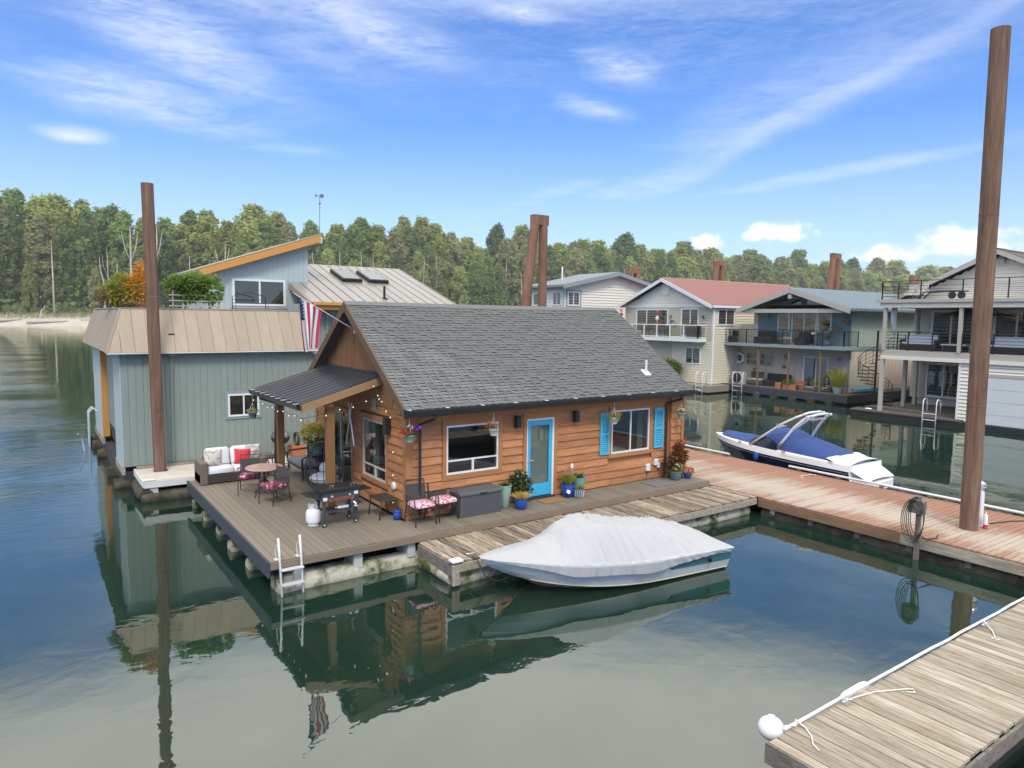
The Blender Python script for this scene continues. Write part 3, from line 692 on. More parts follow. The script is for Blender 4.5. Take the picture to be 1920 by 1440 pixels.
# ------------------------------------------------------------------ the wooden cottage
def holed(pl, c, u0, u1, z0, z1, holes, th):
    b = MB(); us = sorted({u0, u1, *[h[0] for h in holes], *[h[1] for h in holes]}); zs = sorted({z0, z1, *[h[2] for h in holes], *[h[3] for h in holes]})
    for i in range(len(us)-1):
        for j in range(len(zs)-1):
            cu, cz = (us[i]+us[i+1])/2, (zs[j]+zs[j+1])/2
            if any(h[0] < cu < h[1] and h[2] < cz < h[3] for h in holes): continue
            b.pb(pl, c, us[i], us[i+1], zs[j], zs[j+1], -th, 0)
    return b
EY, EZ = 13.40, 3.23
cot = thing('cottage', 'small wooden floating cottage with grey shingle roof and turquoise door', 'house', (11.2, 16.7, .65))
WY, WX = 13.87, 6.90                                             # planes of the front and the gable wall
front_holes = [(7.89, 9.33, 1.56, 2.71), (10.18, 11.04, .70, 2.70), (13.04, 14.50, 1.53, 2.72)]
left_holes = [(14.90, 16.26, 1.27, 2.70), (16.98, 18.55, .70, 2.66)]
b = holed('Y', WY+.04, WX, 15.74, .65, 3.12, front_holes, .12); part('wall', b, 'cedar_trim', cot)
b = holed('X', WX+.04, WY+.04, 19.63, .65, 3.12, left_holes, .12); b.box(WX-.04, WX+.08, 14.5, 19.0, 3.12, 3.72); part('wall', b, 'cedar_trim', cot)
b = MB(); b.box(15.5, 15.62, 14.1, 19.63, .65, 3.3); b.box(WX+.2, 15.5, 19.5, 19.63, .65, 3.3); part('wall', b, 'cedar_trim', cot)
b = MB(); b.box(7.1, 15.4, 14.1, 19.4, .655, .67); part('floor', b, 'interior_floor', cot)
b = MB(); b.box(7.1, 15.4, 14.1, 19.4, 3.0, 3.02); b.box(7.1, 15.45, 18.2, 18.25, .67, 3.0); b.box(12.2, 12.3, 14.06, 18.2, .67, 3.0); part('room_lining', b, 'interior_wall', cot)
def siding(pl, c, u0, u1, z0, z1, h, cuts):
    n = round((z1-z0)/h); h = (z1-z0)/n
    for i in range(n):
        a, d = z0+i*h, z0+(i+1)*h; k_ = max(0, (d+.27-EZ)*1.444+EY-u0) if pl == 'X' else 0; segs = [(u0+k_, u1-max(0, k_-.1))]
        for q in cuts:
            if q[3] <= a+.02 or q[2] >= d-.02: continue
            ns = []
            for s, e in segs:
                if q[1] <= s or q[0] >= e: ns.append((s, e)); continue
                if q[0]-s > .03: ns.append((s, q[0]))
                if e-q[1] > .03: ns.append((q[1], e))
            segs = ns
        for s, e in segs:
            cutp = [s, e]
            if e-s > 2.6: cutp = [s, s+(e-s)*R(.3, .7), e]
            for s2, e2 in zip(cutp, cutp[1:]):
                m_ = MB(); t0, t1 = .036+R(0, .010), .008
                pr = [(0, a+.002), (t0, a-.008+R(-.004, .004)), (t1+.002, d+.006), (0, d+.006)]
                if pl == 'Y': m_.prism([(c-p, z) for p, z in pr], 'x', s2+.002, e2-.002)
                else: m_.prism([(c-p, z) for p, z in pr], 'y', s2+.002, e2-.002)
                part('siding_board', m_, 'cedar', cot)
siding('Y', WY, 7.03, 15.18, .68, 2.84, .205, [(7.77, 9.45, 1.45, 2.84), (10.06, 11.16, .6, 2.84), (12.93, 14.62, 1.42, 2.84)])
siding('Y', WY-.10, 15.29, 15.70, .68, 2.98, .205, [])
siding('X', WX, WY+.02, 19.6, .68, 3.72, .205, [(14.78, 16.38, 1.15, 2.84), (16.86, 18.67, .6, 2.80)])
def trim(pl, c, *r):
    b = MB(); b.pb(pl, c, *r, 0, .045); part('trim_board', b, 'cedar_trim', cot)
for r in ((6.86, 7.02, .66, 2.85), (15.185, 15.285, .66, 2.85), (7.78, 7.885, 1.44, 2.84), (9.335, 9.44, 1.44, 2.84), (7.885, 9.335, 2.715, 2.84), (7.885, 9.335, 1.44, 1.555), (10.07, 10.175, .66, 2.84), (11.045, 11.15, .66, 2.84), (10.175, 11.045, 2.705, 2.84),
          (12.94, 13.035, 1.42, 2.84), (14.505, 14.61, 1.42, 2.84), (13.035, 14.505, 2.725, 2.84), (13.035, 14.505, 1.42, 1.525), (6.86, 15.70, 2.843, 3.10)): trim('Y', WY, *r)
b = MB(); b.box(15.70, 15.80, WY-.16, WY-.02, .66, 2.98); b.box(15.286, 15.70, WY-.10, WY, .66, 2.98); part('trim_board', b, 'cedar_trim', cot)
for r in ((13.83, 13.99, .66, 3.12), (14.79, 14.895, 1.16, 2.83), (16.265, 16.37, 1.16, 2.83), (14.895, 16.265, 2.705, 2.83), (14.895, 16.265, 1.16, 1.265), (16.87, 16.975, .66, 2.79), (18.555, 18.66, .66, 2.79), (16.975, 18.555, 2.665, 2.79), (19.5, 19.62, .66, 3.2)): trim('X', WX, *r)
def clearwin(pl, c, u0, u1, z0, z1, mull=(), hor=()):
    f = window(cot, pl, c+.02, u0, u1, z0, z1, 'cream_vinyl' if pl == 'X' else 'vinyl_white', 'glass_clear', .045, mull, hor, .05)
    return f
f1 = clearwin('Y', WY, 7.89, 9.33, 1.56, 2.71, (), [(1.88, 7.89, 9.33)])
b = MB(); b.pb('Y', WY, 8.585, 8.635, 1.6, 1.87, -.01, .035); part('mullion', b, 'vinyl_white', f1)
clearwin('Y', WY, 13.04, 14.50, 1.53, 2.72, (13.77,))
f3 = clearwin('X', WX, 14.90, 16.26, 1.27, 2.70, (), [(1.57, 14.9, 16.26)])
b = MB(); b.pb('X', WX, 15.5, 15.55, 1.3, 1.56, -.01, .035); part('mullion', b, 'cream_vinyl', f3)
f4 = clearwin('X', WX, 16.98, 18.55, .70, 2.66, (17.75,))
# turquoise glazed door standing in a white jamb
jb = MB(); jb.pb('Y', WY, 10.18, 10.205, .70, 2.70, -.05, .04); jb.pb('Y', WY, 10.985, 11.04, .70, 2.70, -.05, .04); jb.pb('Y', WY, 10.205, 10.985, 2.655, 2.70, -.05, .04); part('door_frame', jb, 'gel_white', cot)
dm = MB()
for r in ((10.21, 10.30, .72, 2.65), (10.88, 10.98, .72, 2.65), (10.30, 10.88, 2.52, 2.65), (10.30, 10.88, .72, 1.03)): dm.pb('Y', WY, *r, -.01, .03)
door = part('door', dm, 'teal_door', cot)
b = MB(); b.pb('Y', WY, 10.29, 10.89, 1.02, 2.53, .005, .012); part('pane', b, 'glass_clear', door)
b = MB(); b.pb('Y', WY, 10.29, 10.89, 1.02, 2.53, -.04, -.03); part('blind', b, 'blind', door)
b = MB(); b.tube([(10.25, WY-.03, 1.66), (10.25, WY-.09, 1.66), (10.34, WY-.09, 1.66)], .012, 6); b.box(10.235, 10.265, WY-.04, WY-.03, 1.6, 1.78); part('handle', b, 'alu', door)
b = MB(); b.pb('Y', WY, 10.18, 11.06, .655, .70, -.02, .10); part('sill', b, 'metal_charcoal', cot)
# shutters with louvres
for a, d in ((12.60, 12.93), (14.66, 15.03)):
    s = MB()
    for r in ((a, a+.05, 1.55, 2.69), (d-.05, d, 1.55, 2.69), (a+.05, d-.05, 1.55, 1.62), (a+.05, d-.05, 2.62, 2.69), (a+.05, d-.05, 2.08, 2.15)): s.pb('Y', WY, *r, .045, .08)
    sh_ = part('shutter', s, 'shutter_blue', cot)
    for z0, z1 in ((1.62, 2.08), (2.15, 2.62)):
        n = 9
        for i in range(n):
            z = z0+(i+.5)*(z1-z0)/n; l = MB(); l.box(a+.05, d-.05, -.014, .014, -.004, .004, M4((0, WY-.062, z), 0, radians(40))); part('slat', l, 'shutter_blue', sh_)
    bk = MB(); bk.pb('Y', WY, a+.04, d-.04, 1.6, 2.64, .040, .046); part('backing', bk, 'shutter_blue', sh_)
# roof
EY, EZ, RY, RZ = 13.40, 3.23, 16.75, 5.55; RX0, RX1 = 6.62, 15.78
TH = atan2(RZ-EZ, RY-EY); SL = sqrt((RZ-EZ)**2+(RY-EY)**2)
b = MB(); b.prism([(EY, EZ-.03), (RY, RZ-.03), (2*RY-EY, EZ-.03), (2*RY-EY, EZ-.17), (RY, RZ-.18), (EY, EZ-.17)], 'x', RX0+.03, RX1); roof = part('roof', b, 'shingle', cot)
for s in (1, -1):
    fy = lambda y: RY+s*(RY-y)*-1 if s == 1 else 2*RY-y
    a = [(EY, EZ+.0), (RY, RZ+.0), (RY, RZ-.23), (EY+.02, EZ-.22)]
    a = a if s == 1 else [(2*RY-y, z) for y, z in a]
    b = MB(); b.prism(a, 'x', RX0-.02, RX0+.03); part('rake_board', b, 'fascia_brown', cot)
b = MB(); b.prism([(RY-.09, RZ-.06), (RY, RZ+.006), (RY+.09, RZ-.06), (RY, RZ-.3)], 'x', RX0-.03, RX0-.021); part('rake_plate', b, 'fascia_brown', cot)
b = MB(); b.box(RX0+.03, RX1, EY-.002, EY+.025, EZ-.2, EZ-.035); part('fascia', b, 'fascia_brown', cot)
b = MB(); b.box(RX0+.03, RX1, EY+.03, WY, 3.05, 3.06); part('soffit', b, 'fascia_brown', cot)
# individual shingle tabs on the slope that faces the camera
PT, EX_ = .212, .1075                                          # staircase tabs: flat foot, then a slant down to the next course
def shingle_mesh(nm):
    t = .017; e = .030; pl = [(0, 0), (.138, 0), (PT, -EX_), (PT, .10), (0, .20)]
    hs = [t, t, t, t*.25, t*.0]
    b = MB(); b.add([(x, s, h) for (x, s), h in zip(pl, hs)]+[(x, s, -.006) for x, s in pl], [(0, 1, 2, 3, 4), *[(i, 5+i, 5+(i+1) % 5, (i+1) % 5) for i in (0, 1, 4)]])
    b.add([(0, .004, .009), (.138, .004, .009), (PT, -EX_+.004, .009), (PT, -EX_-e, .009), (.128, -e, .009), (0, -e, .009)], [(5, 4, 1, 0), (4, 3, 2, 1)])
    return b
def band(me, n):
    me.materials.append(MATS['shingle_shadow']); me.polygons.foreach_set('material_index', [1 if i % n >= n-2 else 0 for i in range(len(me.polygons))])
rows = int(SL/EX_)+1; tabs = []
for rw in range(rows):
    x = RX0-.16
    while x < RX1-.03:
        w0 = max(x, RX0); w1 = min(x+PT, RX1)
        if w1-w0 > .05: tabs.append((rw, x, w0, w1))
        x += PT
def tab_pt(rw, x, s=0., up=0.):
    q = max(-.03, .0+rw*EX_+s); return Vector((x, EY+q*cos(TH)-up*sin(TH), EZ-.028+q*sin(TH)+up*cos(TH)))
ex = EX_
full = [t for t in tabs if t[3]-t[2] > PT-.001 and t[0] > 0]
full.sort(key=lambda t: (tab_pt(t[0], t[1])-Vector((0, 0, CAMZ))).length)
near = full[:292]; nearset = set(near)
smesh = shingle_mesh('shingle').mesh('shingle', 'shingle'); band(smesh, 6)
rw_ = wpos(cot)
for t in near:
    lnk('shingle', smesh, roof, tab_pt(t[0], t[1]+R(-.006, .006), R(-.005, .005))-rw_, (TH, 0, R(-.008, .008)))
b = MB(); sb = shingle_mesh('x')
for t in tabs:
    if t in nearset: continue
    j = R(-.006, .006); k = R(-.005, .005); up = R(0, .004)
    vs = []
    for x, s, h in sb.v:
        xx = min(max(t[1]+x+j, RX0), RX1); q = min(s+k, SL-t[0]*ex); vs.append(tab_pt(t[0], xx, q, h+up))
    b.add(vs, sb.f)
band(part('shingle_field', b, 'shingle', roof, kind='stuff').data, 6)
b = MB(); n = 34; L = (RX1-RX0)/n
for i in range(n):
    x = RX0-.02+i*L; dz = -.02*sin(pi*i/n)
    b.prism([(RY-.13, RZ-.075+dz), (RY, RZ+.022+dz), (RY+.13, RZ-.075+dz), (RY, RZ-.02+dz)], 'x', x, x+L*1.05)
part('ridge_cap', b, 'shingle', roof)
b = MB(); b.tube([tab_pt(8, 14.55, 0, -.1), tab_pt(8, 14.55, 0, .03)+Vector((0, 0, .01)), tab_pt(8, 14.55, 0, .03)+Vector((0, 0, .34))], .035, 10); b.box(-.12, .12, -.14, .12, 0, .012, M4(tab_pt(8, 14.55, 0, .012), 0, TH)); part('vent_pipe', b, 'alu_white', roof)
# gutter and downspouts
b = MB(); pr = [(EY-.13, EZ-.02), (EY-.13, EZ-.06), (EY-.10, EZ-.145), (EY-.005, EZ-.145), (EY-.005, EZ-.02), (EY-.018, EZ-.02), (EY-.018, EZ-.12), (EY-.09, EZ-.12), (EY-.115, EZ-.05), (EY-.115, EZ-.02)]
b.prism(pr, 'x', RX0-.02, RX1+.06); gut = part('gutter', b, 'gutter_black', cot)
for x in [RX0+.05+i*.92 for i in range(11)]: h = MB(); h.box(x, x+.05, EY-.14, EY-.02, EZ-.019, EZ-.009); part('gutter_clip', h, 'alu_white', gut)
for x, x2 in ((7.34, 7.18), (15.28, 15.13)):
    b = MB(); b.tube([(x, EY-.06, EZ-.14), (x, EY-.06, EZ-.24), (x2, WY-.09, EZ-.42), (x2, WY-.09, .72)], .042, 4); part('downspout', b, 'gutter_black', cot)
# gable panels above the porch roof
gb = WX-.0
def gz(y): return RZ-.20-abs(y-RY)*(RZ-EZ)/(RY-EY)
ys = [14.35, 15.55, 16.75, 17.95, 19.15]
for a, d in zip(ys, ys[1:]):
    z0 = 3.70; pl = [(a+.012, z0), (d-.012, z0), (d-.012, max(z0, gz(d-.012)))] + ([] if (a < RY < d) is False else [(RY, gz(RY))]) + [(a+.012, max(z0, gz(a+.012)))]
    b = MB(); b.prism(pl, 'x', gb-.03, gb+.01); part('gable_panel', b, 'cedar_panel', cot)
b = MB(); b.prism([(14.0, 3.6), (19.5, 3.6), (RY, gz(RY)+.1)], 'x', gb+.015, gb+.05); part('gable_backing', b, 'fascia_brown', cot)
# porch roof of standing-seam panels on two posts
PX0, PX1, PZ0, PZ1, PY0, PY1 = 4.93, WX-.03, 3.27, 3.83, 15.03, 18.83
porch = part('porch_roof', (lambda b: b.prism([(PX0+.02, PZ0-.05), (PX1, PZ1-.05), (PX1, PZ1-.012), (PX0+.02, PZ0-.012)], 'y', PY0+.04, PY1-.04))(MB()), 'fascia_brown', cot)
npn = 12; pw = (PY1-PY0)/npn
def seam_panel():
    b = MB(); sl = (PZ1-PZ0)/(PX1-PX0)
    for y0, y1, h in ((0, pw-.002, .0), (0, .045, .05)):
        P = lambda x, y, z: (x, y, PZ0+(x-PX0)*sl+z)
        vs = [P(x, y, z+h) for z in (-.01, .008) for y in (y0, y1) for x in (PX0, PX1)]
        b.add(vs, [(0, 2, 3, 1), (4, 5, 7, 6), (0, 1, 5, 4), (2, 6, 7, 3), (0, 4, 6, 2), (1, 3, 7, 5)])
    return b
pm = seam_panel().mesh('panel', 'metal_charcoal', wpos(cot))
for i in range(npn): lnk('panel', pm, porch, (0, PY0+i*pw, 0))
b = MB(); b.box(PX1-.05, PX1+.02, PY0-.02, PY1+.02, PZ1-.01, PZ1+.06); part('flashing', b, 'metal_charcoal', porch)
b = MB(); b.prism([(PX0-.02, PZ0-.20), (PX1, PZ1-.20), (PX1, PZ1-.02), (PX0-.02, PZ0-.02)], 'y', PY0-.03, PY0+.0); part('rake_board', b, 'beam_tan', cot)
b = MB(); b.prism([(PX0-.02, PZ0-.20), (PX1, PZ1-.20), (PX1, PZ1-.02), (PX0-.02, PZ0-.02)], 'y', PY1, PY1+.03); part('rake_board', b, 'beam_tan', cot)
b = MB(); b.prism([(PX0-.12, PZ0-.02), (PX0-.12, PZ0-.07), (PX0-.09, PZ0-.14), (PX0, PZ0-.14), (PX0, PZ0-.02), (PX0-.015, PZ0-.02), (PX0-.015, PZ0-.12), (PX0-.08, PZ0-.12), (PX0-.105, PZ0-.06), (PX0-.105, PZ0-.02)], 'y', PY0-.04, PY1+.06); pg = part('gutter', b, 'gutter_black', cot)
for i in range(9): h = MB(); h.box(PX0-.13, PX0, PY0+.15+i*.43, PY0+.19+i*.43, PZ0-.018, PZ0-.008); part('gutter_clip', h, 'alu_white', pg)
b = MB(); b.box(5.48, 5.66, PY0+.02, PY1-.02, PZ0-.10, PZ0+.09); part('beam', b, 'post_brown', cot)
for x, y in ((5.48, 18.45), (5.66, 15.28)):
    b = MB(); b.bbox(x-.09, x+.09, y-.09, y+.09, .655, PZ0-.10, .008); part('post', b, 'post_brown', cot)
b = MB(); b.tube([(5.06, PY1-.08, PZ0-.13), (5.06, PY1-.08, PZ0-.25), (5.42, 18.56, PZ0-.40), (5.36, 18.53, .7)], .04, 6); part('downspout', b, 'gutter_black', cot)
# wall lamps, boxes
for x in (9.84, 11.70):
    b = MB(); b.bbox(x-.065, x+.065, WY-.19, WY-.045, 2.53, 2.82, .01); part('wall_lamp', b, 'black_metal', cot)
b = MB(); b.bbox(WX-.19, WX-.045, 14.60, 14.74, 2.50, 2.88, .01); part('wall_lamp', b, 'black_metal', cot)
for x, z, s in ((14.44, 1.02, .075), (14.76, 1.14, .07), (14.86, 1.03, .05)):
    b = MB(); b.bbox(x-s, x+s, WY-.11, WY-.03, z-s*1.25, z+s*1.25, .012); part('outlet_box', b, 'pot_white', cot)
b = MB(); b.tube([(14.44, WY-.06, .95), (14.42, WY-.06, .8), (14.38, WY-.1, .67)], .008, 5); part('cable', b, 'hose_dark', cot)
b = MB(); b.lathe(0, 0, [(.10, 0), (.10, .02), (.07, .05), (.02, .055)], 16, M=M4((WX-.035, 14.45, 1.32), 0, 0, -pi/2)); part('vent_cap', b, 'pot_white', cot)
b = MB(); b.bbox(WX-.05, WX-.03, 15.45, 15.72, 2.92, 3.24, .005); part('wall_plaque', b, 'cushion_paisley', cot)
# curtain and blind inside
b = MB(); b.grid(lambda u, v: (WX+.22+.03*sin(u*40), 15.85+u*.35, 1.2+v*1.5), 24, 2); part('curtain', b, 'curtain_grey', cot)
b = MB(); b.grid(lambda u, v: (14.30+u*.2, WY+.25+.02*sin(u*30), 1.4+v*1.3), 16, 2); part('curtain', b, 'curtain_grey', cot)
b = MB(); b.grid(lambda u, v: (WX+.2+.03*sin(u*40), 18.1+u*.4, .7+v*1.95), 24, 2); part('curtain', b, 'blind', cot)
# furniture seen through the panes
bd = thing('bed', 'white made bed behind the right front window of the cottage', 'bed', (13.7, 15.3, .67))
b = MB(); b.bbox(12.9, 14.6, 14.5, 16.4, .72, 1.35, .1); part('mattress', b, 'fabric_sheet', bd)
b = MB()
b.grid(lambda u, v: (12.95+u*1.5, 14.45+v*.75, 1.36+.20*sin(pi*u)*sin(pi*v)+.05*sin(u*11+v*7)), 16, 10); part('duvet', b, 'fabric_sheet', bd, smooth=True)
b = MB(); b.box(12.85, 12.9, 14.5, 16.4, .7, 1.9); part('headboard', b, 'wood_mid', bd)
ar = thing('armchair', 'pale armchair with a red cushion behind the gable window', 'armchair', (7.9, 15.2, .67))
b = MB(); b.bbox(7.5, 8.3, 14.75, 15.65, .75, 1.15, .06); part('seat', b, 'cushion_white', ar)
b = MB(); b.bbox(8.15, 8.4, 14.7, 15.7, 1.0, 1.75, .06); part('backrest', b, 'cushion_white', ar)
b = MB(); b.ball((8.02, 15.15, 1.42), (.13, .24, .24), 12, 8); single('cushion', b, 'cushion_red', 'red cushion on the armchair behind the gable window', 'cushion', smooth=True)
# ------------------------------------------------------------------ flag
fl = thing('flag', 'striped flag with star canton on a slanted pole from the cottage gable', 'flag', (6.85, 16.74, 4.86))
p0, p1 = Vector((6.85, 16.74, 4.86)), Vector((5.28, 16.55, 5.72)); pd = (p1-p0)
b = MB(); b.tube([p0, p1], .011, 8); part('pole', b, 'alu_white', fl)
b = MB(); b.box(WX-.035, WX-.02, 16.69, 16.79, 4.76, 4.92); b.cyl(p0+Vector((.02, 0, -.02)), p0+pd*.09, .018); part('bracket', b, 'alu_white', fl)
b = MB(); b.ball(p1, .025, 8, 6); part('finial', b, 'brass', fl)
def cloth(u, v):                                                  # u 0 at the tip, v 0 on the pole; the canton hangs bunched near the tip
    k = u*.11 if u < .54 else .06+(u-.54)*.66
    s = .90-k
    q = p0+pd*s; nar = 1-.50*v; mid = p0+pd*.70
    x = mid.x+(q.x-mid.x)*nar-.02*v; z = q.z*(1-v)+mid.z*v-1.05*v-.10*v*(1-u)
    y = q.y+v**.6*(.085*sin(u*15+v*2.2)+.03*sin(u*31))+.05*v+(.05*sin(u*40)*min(1, v*6) if u < .54 else 0)
    return Vector((x, y, z))
NU, NV = 52, 24; can = None
for k in range(13):
    bs, bc = MB(), MB()
    for i in range(k*4, k*4+4):
        for j in range(NV): (bc if (k < 7 and j < 10) else bs).quad(*[cloth((i+a)/NU, (j+c)/NV) for a, c in ((0, 0), (1, 0), (1, 1), (0, 1))])
    part('stripe', bs, 'flag_red' if k % 2 == 0 else 'flag_white', fl, smooth=True)
bc = MB(); bc.grid(lambda u, v: cloth(u*7/13, v*10/NV), 28, 10); can = part('canton', bc, 'flag_blue', fl, smooth=True)
st = MB()
for r_ in range(9):
    for c_ in range(6 if r_ % 2 == 0 else 5):
        u = (.5+r_)/9*7/13; v = (.55+c_+(0 if r_ % 2 == 0 else .5))/6.2*.39
        c0 = cloth(u, v); du = (cloth(u+.01, v)-c0).normalized(); dv = (cloth(u, v+.01)-c0).normalized(); nn = du.cross(dv).normalized()*.004
        for sg in (1, -1):
            pts = []
            for k in range(10):
                rr_ = .024 if k % 2 == 0 else .010; pts.append(c0+nn*sg+du*rr_*cos(k*pi/5)+dv*rr_*sin(k*pi/5))
            st.add(pts, [tuple(range(10))])
part('stars', st, 'flag_white', can)
# ------------------------------------------------------------------ blue boathouse home behind the cottage
def slopewall(pl, c, u0, u1, z0, zt, w=.2, th=.06, gap=.014):
    """vertical grooved siding: strips standing proud of a backing, top edge zt(u)"""
    b = MB(); n = max(1, round((u1-u0)/w)); p = (u1-u0)/n
    mk = (lambda u, d, z: (u, c-d, z)) if pl == 'Y' else (lambda u, d, z: (c-d, u, z))
    def strip(a, e, d0, d1):
        vs = [mk(u, d, z) for u, d, z in ((a, d0, z0), (e, d0, z0), (a, d1, z0), (e, d1, z0), (a, d0, zt(a)), (e, d0, zt(e)), (a, d1, zt(a)), (e, d1, zt(e)))]
        b.add(vs, [(0, 2, 3, 1), (4, 5, 7, 6), (0, 1, 5, 4), (2, 6, 7, 3), (0, 4, 6, 2), (1, 3, 7, 5)])
    strip(u0, u1, -th, 0)
    for i in range(n): strip(u0+i*p+gap/2, u0+(i+1)*p-gap/2, .0005, .012)
    return b
bh = thing('boathouse', 'blue green boathouse home with tan metal mansard and slanted upper roof', 'house', (5.3, 26, .6))
part('wall', slopewall('Y', 23.2, 2.3, 8.25, .66, lambda u: 4.06), 'sage_wall', bh)
part('wall', slopewall('X', 2.3, 23.21, 25.0, .66, lambda u: 4.06), 'sky_wall', bh)
part('wall', slopewall('X', 2.3, 29.25, 32.4, .66, lambda u: 4.06), 'sky_wall', bh)
b = MB(); b.box(2.29, 2.345, 23.19, 23.245, .66, 4.05); part('corner_board', b, 'sky_wall', bh)
b = MB(); b.box(2.345, 8.2, 32.3, 32.4, .66, 4.05); b.box(8.18, 8.25, 23.26, 32.3, .66, 4.05); part('wall', b, 'sage_wall', bh)
b = MB(); b.box(2.28, 2.50, 29.16, 29.245, .7, 3.98); part('door_jamb', b, 'orange_trim', bh)
b = MB(); b.box(2.30, 2.50, 25.0, 29.16, 3.90, 3.99); part('door_head', b, 'orange_trim', bh)
for i in range(22):
    z = 1.25+i*.12; b = MB(); b.prism([(2.48, z), (2.465, z+.01), (2.465, z+.105), (2.48, z+.118), (2.52, z+.118), (2.52, z)], 'y', 25.0, 29.16); part('door_slat', b, 'green_door', bh)
b = MB(); b.box(2.54, 2.58, 25.0, 29.2, .7, 1.25); part('bay_lining', b, 'skirt', bh)
for a, e in ((23.2, 25.0), (29.2, 32.5)): b = MB(); b.box(2.26, 2.34, a, e, .42, .655); part('sill_board', b, 'weathered', bh)
b = MB(); b.box(2.34, 8.4, 23.24, 32.3, -.3, .5); part('float_core', b, 'skirt', bh)
for y in (23.4, 25.4, 28.9, 31, 32.2): b = MB(); b.tube([(2.05, y, .1), (4, y, .08)], .22, 9); part('float_log', b, 'log_dark', bh, auto=50)
# mansard skirt, each sheet between the standing seams a panel
MB0, MT0, MZ0, MZ1 = 22.93, 23.75, 4.05, 5.33
b = MB(); b.prism([(23.15, 4.02), (MB0+.02, 4.02), (MT0+.02, MZ1-.06), (24.1, MZ1-.06), (24.1, 4.02)], 'x', 2.5, 8.1); b.box(2.45, 8.2, 24.1, 32.2, 5.18, 5.22); b.box(2.0, 2.6, 23.15, 32.4, 4.02, 4.05); man = part('mansard', b, 'mansard_edge', bh)
np_ = 17; xw = (8.12-1.97)/np_
for i in range(np_):
    a = 1.97+i*xw; e = a+xw; ta = max(a, 2.42); te = max(e, 2.42); P = []
    def mp(x, t, h): return (x, MB0+(MT0-MB0)*t-h*.84, MZ0+(MZ1-MZ0)*t+h*.54)
    ts = lambda x: min(1, (x-1.97)/.45)
    b = MB(); lo = [mp(a+.006, 0, 0), mp(e-.006, 0, 0), mp(e-.006, ts(e), 0)]+([mp(2.42, 1, 0)] if a < 2.42 < e else [])+[mp(a+.006, ts(a), 0)]
    k = len(lo); hi = [(x, y-.010, z+.006) for x, y, z in lo]
    b.add(lo+hi, [tuple(range(k)), tuple(range(2*k-1, k-1, -1))]+[(j, k+j, k+(j+1) % k, (j+1) % k) for j in range(k)])
    if ts(e) > .98: q0, q1 = mp(e-.006, 0, .012), mp(e-.006, 1, .012); b.tube([q0, q1], .014, 4)
    part('panel', b, 'mansard_tan', man)
nq = 24; yw = (32.5-MB0)/nq
for i in range(nq):
    a = MB0+i*yw; e = a+yw; ts = lambda y: min(1, (y-MB0)/(MT0-MB0))
    mp2 = lambda y, t, h: (1.97+.45*t-h*.94, y, MZ0+(MZ1-MZ0)*t+h*.33)
    b = MB(); lo = [mp2(a+.006, ts(a), 0), mp2(a+.006, 0, 0), mp2(e-.006, 0, 0), mp2(e-.006, ts(e), 0)]
    hi = [(x-.011, y, z+.004) for x, y, z in lo]; b.add(lo+hi, [(3, 2, 1, 0), (4, 5, 6, 7)]+[(j, 4+j, 4+(j+1) % 4, (j+1) % 4) for j in range(4)])
    if ts(a) > .9: b.tube([mp2(e-.006, 0, .012), mp2(e-.006, 1, .012)], .014, 4)
    part('panel', b, 'mansard_tan', man)
b = MB(); b.tube([(1.96, MB0-.012, MZ0), (2.42, MT0-.012, MZ1)], .03, 5); part('hip_cap', b, 'mansard_tan', man)
b = MB(); b.box(2.38, 8.14, MT0-.03, MT0+.12, MZ1, MZ1+.035); b.box(2.38, 2.52, MT0+.12, 32.0, MZ1, MZ1+.035); part('coping', b, 'mansard_edge', man)
b = MB(); b.box(1.95, 8.14, MB0-.02, MB0+.03, MZ0-.035, MZ0-.001); part('drip_edge', b, 'white_paint', man)
b = MB(); b.box(3.62, 3.80, 23.24, 23.34, 4.53, 4.60); part('scupper', b, 'black_metal', man)
window(bh, 'Y', 23.185, 5.26, 6.22, 1.96, 2.68, 'vinyl_white', 'glass_dark', .055, (5.74,))
b = MB()
for r in ((5.18, 5.26, 1.88, 2.76), (6.22, 6.30, 1.88, 2.76), (5.26, 6.22, 1.88, 1.958), (5.26, 6.22, 2.682, 2.76)): b.pb('Y', 23.185, *r, .0, .03)
part('window_trim', b, 'slate_trim', bh)
b = MB(); b.box(3.58, 3.78, 23.02, 23.18, 3.92, 4.0); b.tube([(3.68, 23.1, 3.92), (3.68, 23.14, 3.8), (3.64, 23.14, .68)], .045, 4); part('downspout', b, 'sage_wall', bh)
# upper room with the single slope roof
def zr(x): return 6.88+(x-5.45)*.345
part('wall', slopewall('Y', 28, 5.73, 9.55, 5.22, lambda u: zr(u)-.2), 'sky_wall', bh)
part('wall', slopewall('X', 5.73, 28.02, 33, 5.22, lambda u: zr(5.73)-.2), 'sky_wall', bh)
b = MB(); b.prism([(5.8, 5.22), (9.55, 5.22), (9.55, zr(9.55)-.2), (5.8, zr(5.8)-.2)], 'y', 32.9, 33); b.box(9.47, 9.55, 28.06, 32.9, 5.22, zr(9.55)-.22); part('wall', b, 'sky_wall', bh)
b = MB(); b.prism([(5.42, zr(5.42)-.03), (9.92, zr(9.92)-.03), (9.92, zr(9.92)-.22), (5.42, zr(5.42)-.22)], 'y', 27.64, 33.6); sr = part('shed_roof', b, 'roof_tan', bh)
for i in range(15):
    y = 27.62+i*.40; b = MB(); b.prism([(5.40, zr(5.40)-.028), (9.95, zr(9.95)-.028), (9.95, zr(9.95)-.012), (5.40, zr(5.40)-.012)], 'y', y+.004, y+.396); b.tube([(5.40, y, zr(5.4)-.005), (9.95, y, zr(9.95)-.005)], .014, 4); part('panel', b, 'roof_tan', sr)
